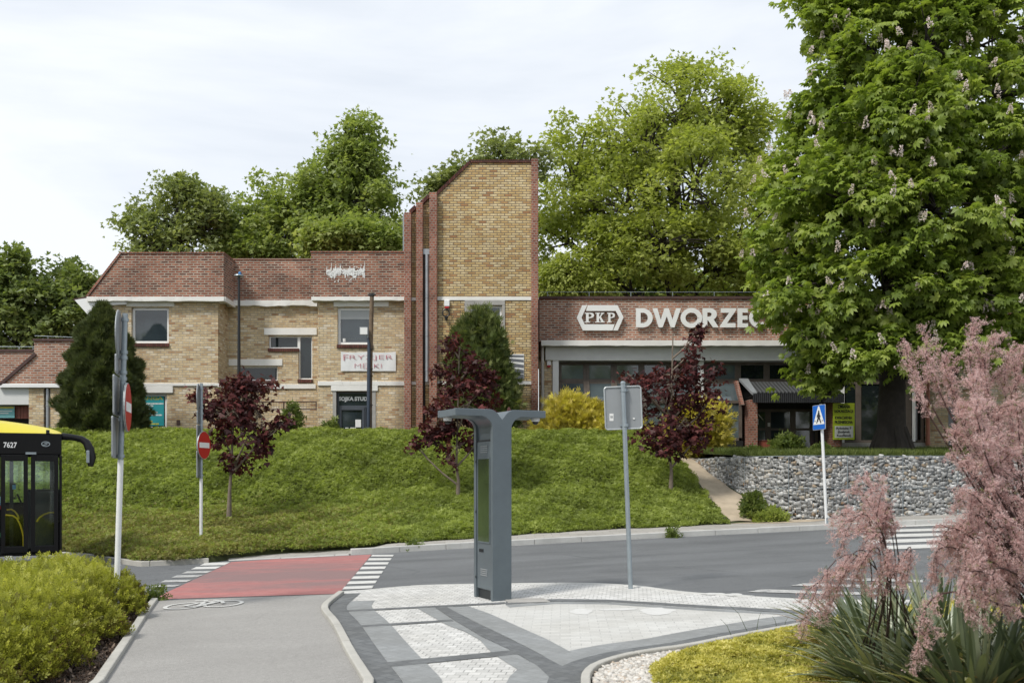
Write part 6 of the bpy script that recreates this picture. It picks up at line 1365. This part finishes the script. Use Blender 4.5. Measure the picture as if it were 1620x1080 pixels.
# pedestrian crossing sign
b = U(1308, 829, .11); Y = b.y; tp_ = Vector((fx(1298.5, Y), Y, fz(639, Y))); t = signpole('crossing_sign', 'blue pedestrian crossing sign on a white pole in front of the gabion wall', b, tp_, .035, .965)
mb = MB(); mb.tube([b-Vector((0, 0, .05)), b.lerp(tp_, .055)], .038, 12); obj('pole_foot', mb, M['gal'], t, smooth=True)
n = Vector((-.95, -.32, 0)).normalized(); ax = Vector((tp_-b)).normalized(); c = W(1299, 660, Y)+n*.055; k = Y/F
sw, sh = .50, 39.5*k; mb = MB(); x_, y_ = plate(mb, c, n, sw, sh, .014, rr=.03, up=ax); s = obj('plate', mb, M['signrim'], t, bevel=.003)
mb = MB(); plate(mb, c+n*.0085, n, sw*.95, sh*.96, .003, rr=.025, up=ax); obj('blue_face', mb, M['blue'], s)
def smap(d): return lambda X, Z, z: c+x_*X+y_*Z+n*(.0105+d+z)
curve_mesh('white_triangle', [[(-.215, -.17), (.215, -.17), (.215, -.155), (.02, .27), (-.02, .27), (-.215, -.155)]], M['paper'], s, .002, smap(0))
def limb(pts, w):
    o1, o2 = [], []
    for i, p in enumerate(pts):
        a = pts[max(0, i-1)]; q = pts[min(len(pts)-1, i+1)]; d = Vector((q[0]-a[0], q[1]-a[1])).normalized(); ww = w[i] if hasattr(w, '__len__') else w; o1.append((p[0]-d.y*ww, p[1]+d.x*ww)); o2.append((p[0]+d.y*ww, p[1]-d.x*ww))
    return o1+o2[::-1]
for i, cs in enumerate(([arc(.005, .14, .026, .028, 0, 340, 14)], [limb([(.0, .115), (.0, .0)], [.035, .04])], [limb([(-.005, .0), (-.045, -.07), (-.085, -.14)], [.03, .022, .016])], [limb([(.01, .0), (.05, -.07), (.09, -.14)], [.03, .022, .016])], [limb([(0, .1), (-.055, .045), (-.06, .0)], .014)], [limb([(0, .1), (.05, .04), (.065, .0)], .014)])):
    curve_mesh('pedestrian_symbol', cs, M['ink'], s, .002, smap(.0022+i*.0003))
for i, (a, e) in enumerate(((-.17, -.12), (-.06, -.01), (.03, .075), (.12, .17))): curve_mesh('pedestrian_symbol', [[(a, -.095), (e, -.095), (e, -.075), (a, -.075)]], M['ink'], s, .002, smap(.0021))
# ---------------------------------------------------------------- totem with the winged roof
C0 = U(779.5, 951, .03); a_ = Vector((-.43, .903, 0)).normalized(); b_ = Vector((.90, .435, 0)).normalized(); z_ = Vector((0, 0, 1))
ki = thing('information_totem', 'blue-grey steel totem with a Y-shaped winged roof on the white paving', 'totem', tuple(C0))
def K(a, b, z): return C0+a_*a+b_*b+z_*z
LA, LB, HT = .60, .265, 2.42
def karc(cb, cz, r, a0, a1, n=8): return [(cb+r*math.cos(R(lerp(a0, a1, i/n))), cz+r*math.sin(R(lerp(a0, a1, i/n)))) for i in range(n+1)]
prof = [(0, 0), (0, HT-.09-.16)]+karc(-.16, HT-.09-.16, .16, 0, 90)+[(-.51, HT-.09), (-.51, HT)]+[(-.08, HT)]+karc(-.05, HT-.17, .17, 90, 32, 6)+[(LB/2, HT-.125)]+karc(LB+.05, HT-.17, .17, 148, 90, 6)+[(LB+.08, HT), (LB+.49, HT), (LB+.49, HT-.09)]+karc(LB+.16, HT-.09-.16, .16, 90, 180)+[(LB, 0)]
mb = MB(); mb.prism([K(0, b, z) for b, z in prof], a_*.07); mb.prism([K(LA-.07, b, z) for b, z in prof], a_*.07)
obj('end_plate', mb, M['kiosk'], ki, bevel=.006)
mid = [p for p in prof]
mb = MB(); wing = [(.03, 0), (.03, HT-.30)]+karc(-.13, HT-.25, .155, 8, 90)+[(-.507, HT-.087), (-.507, HT-.003)]+[(-.08, HT-.003)]+karc(-.05, HT-.173, .17, 90, 32, 6)+[(LB/2, HT-.128)]+karc(LB+.05, HT-.173, .17, 148, 90, 6)+[(LB+.08, HT-.003), (LB+.487, HT-.003), (LB+.487, HT-.087)]+karc(LB+.13, HT-.25, .155, 90, 172)+[(LB-.03, HT-.30), (LB-.03, 0)]
wing = [(b, max(z, .12)) for b, z in wing]
mb.prism([K(.0705, b, z) for b, z in wing], a_*(LA-.141)); obj('body', mb, M['kiosk'], ki)
def kbox(mb, a0, a1, b0, b1, z0, z1): mb.obox(K((a0+a1)/2, (b0+b1)/2, (z0+z1)/2), a_*((a1-a0)/2), b_*((b1-b0)/2), z_*((z1-z0)/2))
mb = MB(); kbox(mb, .085, LA-.085, .012, .0295, .13, 2.02); dp = obj('door', mb, M['kiosk'], ki, bevel=.004)
mb = MB(); kbox(mb, .075, LA-.075, .015, .04, 2.025, 2.045); obj('slot', mb, M['kioskd'], ki)
mb = MB(); kbox(mb, .12, LA-.13, .004, .0115, .74, 1.80); sc_ = obj('screen', mb, M['screen'], dp)
mb = MB()
for q in ((.10, .12, .72, 1.82), (LA-.13, LA-.11, .72, 1.82)): kbox(mb, q[0], q[1], .002, .0118, q[2], q[3])
kbox(mb, .12, LA-.13, .002, .0118, 1.80, 1.82); kbox(mb, .12, LA-.13, .002, .0118, .72, .74); obj('bezel', mb, M['kiosk'], dp)
mb = MB()
for z0 in (1.88, 1.905, 1.93, 1.955, .30, .325, .35, .375): kbox(mb, .19, LA-.20, .006, .0119, z0, z0+.012)
obj('vents', mb, M['signback'], dp)
mb = MB()
for i in range(4): kbox(mb, LA-.16-.035*i-.022, LA-.16-.035*i, .004, .0119, .60, .64)
obj('buttons', mb, M['kioskd'], dp)
mb = MB()
for z0 in (.25, 1.1, 1.75): kbox(mb, LA-.075, LA-.055, -.004, .0, z0, z0+.03)
obj('hinges', mb, M['kioskd'], ki)
mb = MB(); kbox(mb, .08, LA-.08, .035, LB-.035, .0, .118); obj('plinth', mb, M['kioskd'], ki)
for b0, a0 in ((-.42, LA*.80), (LB+.40, .12)):
    p = K(a0, b0, HT-.09); mb = MB(); mb.lathe([(.055, .0), (.055, -.035), (.045, -.045)], p, 14); lm = obj('camera_dome', mb, M['whiteclean'], ki, smooth=True)
    mb = MB(); mb.lathe([(.042, -.0455), (.036, -.07), (.015, -.085)], p, 14); obj('lens', mb, M['black'], lm, smooth=True)
# ---------------------------------------------------------------- yellow and black bus
BC = Vector((-8.66, 19.5, 0)); bh = Vector((.89, .456, 0)).normalized(); bn_ = Vector((-bh.y, bh.x, 0)); bz0 = G(-8.7, 19.5)
def B(s, w, z): return BC-bh*s+bn_*w+z_*(bz0+z)
bus = thing('bus', 'yellow and black city bus entering from the left behind the hedge', 'bus', tuple(B(6, 1.25, 0)))
def bs(px): return (101-px)/88.0
def bzz(py, s): return fz(py, 19.5-.456*s)-bz0
def bbox(mb, s0, s1, w0, w1, z0, z1, mi=0): mb.obox(B((s0+s1)/2, (w0+w1)/2, (z0+z1)/2), bh*((s1-s0)/2), bn_*((w1-w0)/2), z_*((z1-z0)/2), mi)
ZT = bzz(686, 0); ZD = bzz(724, .2); ZB = .30
mb = MB(); LBUS = 12.0
dS = (bs(94), bs(52)); dS2 = (bs(47.5), bs(7))
# near side: black upper band and panels (openings for the two door leaves)
bbox(mb, .02, LBUS, 0, .05, bzz(719, .4), ZT); bbox(mb, .015, bs(95.5), 0, .06, ZB, bzz(719.2, .4))
bbox(mb, bs(4.5), LBUS, 0, .05, ZB+.75, ZB+.95)
for i in range(1, 8): bbox(mb, bs(6)+i*1.38, bs(6)+i*1.38+.12, 0, .05, ZB+.951, bzz(719.2, .4))
bbox(mb, bs(6.5), bs(1), 0, .05, ZB+.95, bzz(719.2, .4))
# far side, front pillars, rear, floor
bbox(mb, .02, LBUS, 2.48, 2.53, bzz(719, .4), ZT); bbox(mb, .1, LBUS, 2.48, 2.53, ZB, ZB+.95); bbox(mb, .02, .12, 2.42, 2.53, ZB+.95, bzz(719.2, .4))
for i in range(1, 9): bbox(mb, i*1.38, i*1.38+.12, 2.48, 2.53, ZB+.951, bzz(719.2, .4))
bbox(mb, LBUS-.06, LBUS, .051, 2.479, ZB, ZT); bbox(mb, .02, .08, .061, 2.479, bzz(712, .3), ZT-.002); bbox(mb, .02, .08, .061, 2.42, ZB, ZB+.62)
bbox(mb, .1, LBUS-.07, .06, 2.47, ZB-.02, ZB+.04); obj('body', mb, M['busblack'], bus, bevel=.02)
mb = MB(); bbox(mb, bs(3.5), LBUS-.02, -.012, -.001, ZB, ZB+.76); obj('side_panel', mb, plain('bus_yellow', (.62, .52, .015), .35, var=.04), bus)
# roof dome
mb = MB(); vs = []; ns = 30; nw = 10
for i in range(ns+1):
    s_ = .02+.0+(LBUS-.04)*(i/ns)**1.9; rise = .30*min(1, s_/1.2)**.42
    for j in range(nw+1):
        w_ = 2.53*j/nw; e = math.sin(math.pi*j/nw)**.35 if 0 < j < nw else 0; vs.append(tuple(B(s_, w_, ZT+.002+rise*e)))
mb.add(vs, [(i*(nw+1)+j, (i+1)*(nw+1)+j, (i+1)*(nw+1)+j+1, i*(nw+1)+j+1) for i in range(ns) for j in range(nw)]); obj('roof', mb, plain('bus_roof_yellow', (.62, .53, .03), .35, var=.04), bus, smooth=True)
for (s0, s1) in (dS, dS2):
    mb = MB(); z0, z1 = ZB+.05, bzz(719.4, .4); f_ = .075
    for q in ((s0, s0+f_, z0, z1), (s1-f_, s1, z0, z1), (s0+f_, s1-f_, z1-.12, z1), (s0+f_, s1-f_, z0, z0+.12)): bbox(mb, q[0], q[1], -.015, .03, q[2], q[3])
    d_ = obj('door_leaf', mb, M['busblack'], bus, bevel=.008); g = MB(); bbox(g, s0+f_*.7, s1-f_*.7, .0, .008, z0+.1, z1-.1); obj('pane', g, M['clear'], d_)
mb = MB(); bbox(mb, .04, .05, .062, 2.42, ZB+.62, bzz(712, .3)); obj('windscreen', mb, M['clear'], bus)
mb = MB()
for i in range(8): bbox(mb, max(.13, i*1.38+.12), (i+1)*1.38, 2.5, 2.508, ZB+.951, bzz(719.4, .4))
for i in range(1, 8): bbox(mb, bs(6)+i*1.38+.12, bs(6)+(i+1)*1.38 if i < 7 else LBUS-.1, .02, .028, ZB+.952, bzz(719.4, .4))
obj('side_glass', mb, M['clear'], bus)
# what shows inside: dashboard, handrails, ticket machine, cab screen
mb = MB(); bbox(mb, .1, .62, .5, 2.3, ZB+.05, bzz(775, .4)); obj('dashboard', mb, plain('dash_grey', (.045, .048, .05), .6), bus, bevel=.05)
mb = MB(); yl = plain('handrail_yellow', (.58, .42, .02), .4, var=.05)
def rail(pts): mb.tube([B(bs(p), w, bzz(y, bs(p))) for p, y, w in pts], .017, 8)
rail([(41.5, 885, .25), (41.5, 850, .25), (39.5, 840, .25), (36, 829, .25), (31, 820, .25), (25, 816, .25), (14, 815, .25)]); rail([(34.5, 822, .4), (33, 816, .4), (29, 810, .4), (23, 806, .4), (16, 807, .4)]); rail([(62, 826, .3), (66, 819, .3), (73, 814, .3), (82, 811, .3), (90, 811, .3)]); obj('handrails', mb, yl, bus, smooth=True)
mb = MB(); bbox(mb, bs(27), bs(21), .9, .95, ZB+.05, bzz(728, .7)); 
mb.tube([B(bs(28), .8, bzz(790, .8)), B(bs(33), .8, bzz(782, .8)), B(bs(42), .8, bzz(805, .8))], .02, 6); bbox(mb, bs(30), bs(24), .7, .82, bzz(772, .8), bzz(764, .8)); mb.disc(B(bs(83), .35, bzz(822, .2)), (.2, -1, 0), .10, .06, 20); obj('cab_fittings', mb, M['black'], bus)
mb = MB(); bbox(mb, bs(30.5), bs(25), .66, .69, bzz(774, .8), bzz(767, .8)); obj('ticket_screen', mb, plain('screen_blue', (.16, .42, .70), .4), bus)
mb = MB(); bbox(mb, bs(60), bs(44), -.03, -.001, bzz(718.5, .5), bzz(715, .5)); obj('door_step_light', mb, M['gal'], bus)
mb = MB(); bbox(mb, bs(80.5), bs(75), -.02, .02, ZT+.003, ZT+.07); obj('roof_marker', mb, M['black'], bus)
def bmap(X, Z, z): return B(-X, -.002-z, Z)
text('fleet_number', '7627', M['letter'], bus, (-bs(11), -bs(31), bzz(708, .9), bzz(699, .9)), 0, .004, .02, to3=bmap)
cx_, cz_ = -bs(74.5), bzz(702, .3)
curve_mesh('maker_emblem', [arc(cx_, cz_, .078, .052, 0, 350, 30), arc(cx_, cz_, .062, .038, 0, 350, 26)], M['gal'], bus, .004, bmap)
curve_mesh('maker_emblem', [limb([(cx_+.05, cz_+.018), (cx_+.01, cz_+.024), (cx_-.03, cz_+.014), (cx_+.03, cz_-.012), (cx_-.01, cz_-.024), (cx_-.055, cz_-.016)], .007)], M['gal'], bus, .004, bmap)
for px0, px1, y0, y1, m_ in ((0, 6, 785, 799, plain('pale_blue_sticker', (.2, .42, .62), .5)), (0, 6, 799, 805, M['red']), (0, 6, 842, 849, plain('green_stripe', (.06, .30, .12), .5)), (0, 4, 851, 857, plain('blue_sticker', (.08, .22, .5), .5)), (16, 24, 879, 886, M['paper'])):
    mb = MB(); bbox(mb, bs(px1), bs(px0-2), -.020, -.0165, bzz(y1, 1), bzz(y0, 1)); obj('sticker', mb, m_, bus)
# mirror arm
mb = MB(); pts = [(86, 693), (95, 690), (104, 690), (118, 691.5), (130, 694), (138, 699.5), (143, 710), (145.5, 724), (144, 737)]
def marm(px, py, wdt): s_ = bs(px); return B(s_, wdt, bzz(py, s_))
P_ = [marm(a, b, .18-.0035*i*10) for i, (a, b) in enumerate(pts)]
mb.tube(P_, [.055, .075, .072, .062, .065, .075, .085, .085, .05], 10); ma = obj('mirror', mb, M['busblack'], bus, smooth=True)
mb = MB(); gcen = marm(139.5, 724, -.22); mb.obox(gcen+Vector((0, -.02, .02)), bh*.028, bn_*.012, z_*.12); obj('mirror_glass', mb, M['gal'], ma, bevel=.01)
for s_, w_ in ((2.75, .02), (2.75, 2.25), (9.0, .02), (9.0, 2.25)):
    mb = MB(); cc = B(s_, w_, .48); mb.tube([cc, cc+bn_*.26], .48, 28); wh = obj('wheel', mb, plain('tyre', (.018,)*3, .8), bus, bevel=.03); mb = MB(); mb.tube([cc-bn_*.012, cc+bn_*.272], .28, 24); obj('rim', mb, M['gal'], wh, bevel=.01)
# ---------------------------------------------------------------- lamp and wooden pole by the house
Y = 33.6; x = fx(378, Y); lp = thing('street_lamp', 'slim black street lamp in front of the recessed brick wall', 'street lamp', (x, Y, 2.5))
mb = MB(); mb.tube([(x, Y, 2.4), (x, Y, fz(570, Y)), (x, Y, fz(438, Y))], [.06, .055, .042], 12); obj('pole', mb, M['black'], lp, smooth=True)
mb = MB(); mb.lathe([(.06, 0), (.16, .03), (.15, .06), (.04, .075)], (x, Y, fz(438, Y)), 16); obj('lamp_head', mb, M['gal'], lp, smooth=True)
mb = MB(); mb.lathe([(.04, .0755), (.055, .10), (.05, .15), (.02, .17)], (x+.03, Y, fz(438, Y)), 12); obj('sensor_cap', mb, plain('blue_cap', (.05, .22, .5), .4), lp, smooth=True)
Y = 34.0; wp = thing('wooden_pole', 'weathered wooden pole with dark conduit before the shop door and banner', 'pole', (fx(584, Y), Y, 2.5))
mb = MB(); mb.tube([W(583.5, 700, Y), W(586, 560, Y), W(588.5, 463, Y)], [.085, .078, .068], 14); obj('pole', mb, M['wood'], wp, smooth=True)
mb = MB(); mb.tube([W(582.5, 700, Y-.1), W(583.8, 560, Y-.1), W(583.5, 543, Y-.1), W(581.5, 534, Y-.1)], [.062, .062, .05, .03], 10); obj('conduit', mb, plain('dark_conduit', (.035, .05, .075), .4), wp, smooth=True)
mb = MB()
for py in (552, 583, 594, 640): mb.tube([W(585.5, py, Y-.03), W(585.5, py+.8, Y-.03)], .105, 10)
mb.tube([W(582, 467, Y-.05), W(594.5, 466, Y-.05)], .03, 6); mb.tube([W(588.4, 468.5, Y), W(588.5, 464.5, Y)], .085, 12); obj('clamps', mb, M['black'], wp, smooth=True)
mb = MB(); mb.obox(W(575.5, 523.5, Y-.16), (.135, 0, 0), (0, .05, 0), (0, 0, .125)); fl = obj('floodlight', mb, M['signback'], wp, bevel=.015)
mb = MB(); mb.obox(W(575.5, 523.5, Y-.215), (.12, 0, 0), (0, .004, 0), (0, 0, .11)); obj('lens', mb, M['paper'], fl)
mb = MB(); mb.tube([W(580, 530, Y-.12), W(583, 540, Y-.08)], .03, 8); obj('arm', mb, M['gal'], fl)
# ---------------------------------------------------------------- light, sky, camera
wd = bpy.data.worlds.new('World'); S.world = wd; wd.use_nodes = True; nt = wd.node_tree; nt.nodes.clear()
EL, AZ = 50.0, 45.0                                          # sun to the left and behind the camera
sv = Vector((-math.sin(R(AZ))*math.cos(R(EL)), -math.cos(R(AZ))*math.cos(R(EL)), math.sin(R(EL))))
def wn(t, **k):
    q = nt.nodes.new(t)
    for a, b in k.items(): setattr(q, a, b)
    return q
out = wn('ShaderNodeOutputWorld'); sky = wn('ShaderNodeTexSky'); sky.sky_type = 'NISHITA'; sky.sun_disc = False; sky.sun_elevation = R(EL); sky.sun_rotation = R(180+AZ)
sky.air_density = 1.0; sky.dust_density = 2.5
b1 = wn('ShaderNodeBackground'); nt.links.new(sky.outputs[0], b1.inputs[0]); b1.inputs[1].default_value = .07
tc = wn('ShaderNodeTexCoord'); mp = wn('ShaderNodeMapping'); mp.inputs['Scale'].default_value = (1.0, 1.0, 3.2); mp.inputs['Location'].default_value = (.4, .2, .1); nt.links.new(tc.outputs['Generated'], mp.inputs[0])
nz = wn('ShaderNodeTexNoise'); nz.inputs['Scale'].default_value = 1.5; nz.inputs['Detail'].default_value = 7; nz.inputs['Roughness'].default_value = .52; nz.inputs['Distortion'].default_value = .35; nt.links.new(mp.outputs[0], nz.inputs['Vector'])
rp = wn('ShaderNodeValToRGB'); nt.links.new(nz.outputs[0], rp.inputs[0]); cr = rp.color_ramp; cr.elements[0].position = .36; cr.elements[0].color = (.53, .585, .67, 1); cr.elements[1].position = .56; cr.elements[1].color = (.78, .81, .845, 1)
b2 = wn('ShaderNodeBackground'); nt.links.new(rp.outputs[0], b2.inputs[0]); b2.inputs[1].default_value = 1.0
mx = wn('ShaderNodeMixShader'); mx.inputs[0].default_value = .90; nt.links.new(b1.outputs[0], mx.inputs[1]); nt.links.new(b2.outputs[0], mx.inputs[2]); nt.links.new(mx.outputs[0], out.inputs[0])
sl = bpy.data.lights.new('sun', 'SUN'); sl.energy = 2.4; sl.angle = R(11.0); sl.color = (1, .95, .87); so = bpy.data.objects.new('sun', sl); COL.objects.link(so); so.rotation_euler = (-sv).to_track_quat('-Z', 'Y').to_euler(); so.location = (-30, -30, 50)
cd = bpy.data.cameras.new('camera'); cam = bpy.data.objects.new('camera', cd); COL.objects.link(cam); cam.location = (0, 0, EYE); cam.rotation_euler = (R(90), 0, 0)
cd.sensor_width = 36; cd.lens = F/1620*36; cd.shift_y = (HY-540)/1620; cd.clip_end = 3000; cd.clip_start = .05
cd.dof.use_dof = True; cd.dof.focus_distance = 26; cd.dof.aperture_fstop = 4.0
S.camera = cam
S.view_settings.view_transform = 'Standard'; S.view_settings.look = 'None'; S.view_settings.exposure = .45; S.view_settings.gamma = 1
S.cycles.max_bounces = 6; S.cycles.diffuse_bounces = 4; S.cycles.transmission_bounces = 4; S.cycles.transparent_max_bounces = 12; S.cycles.use_denoising = True
try: S.cycles.denoiser = 'OPENIMAGEDENOISE'
except Exception: pass
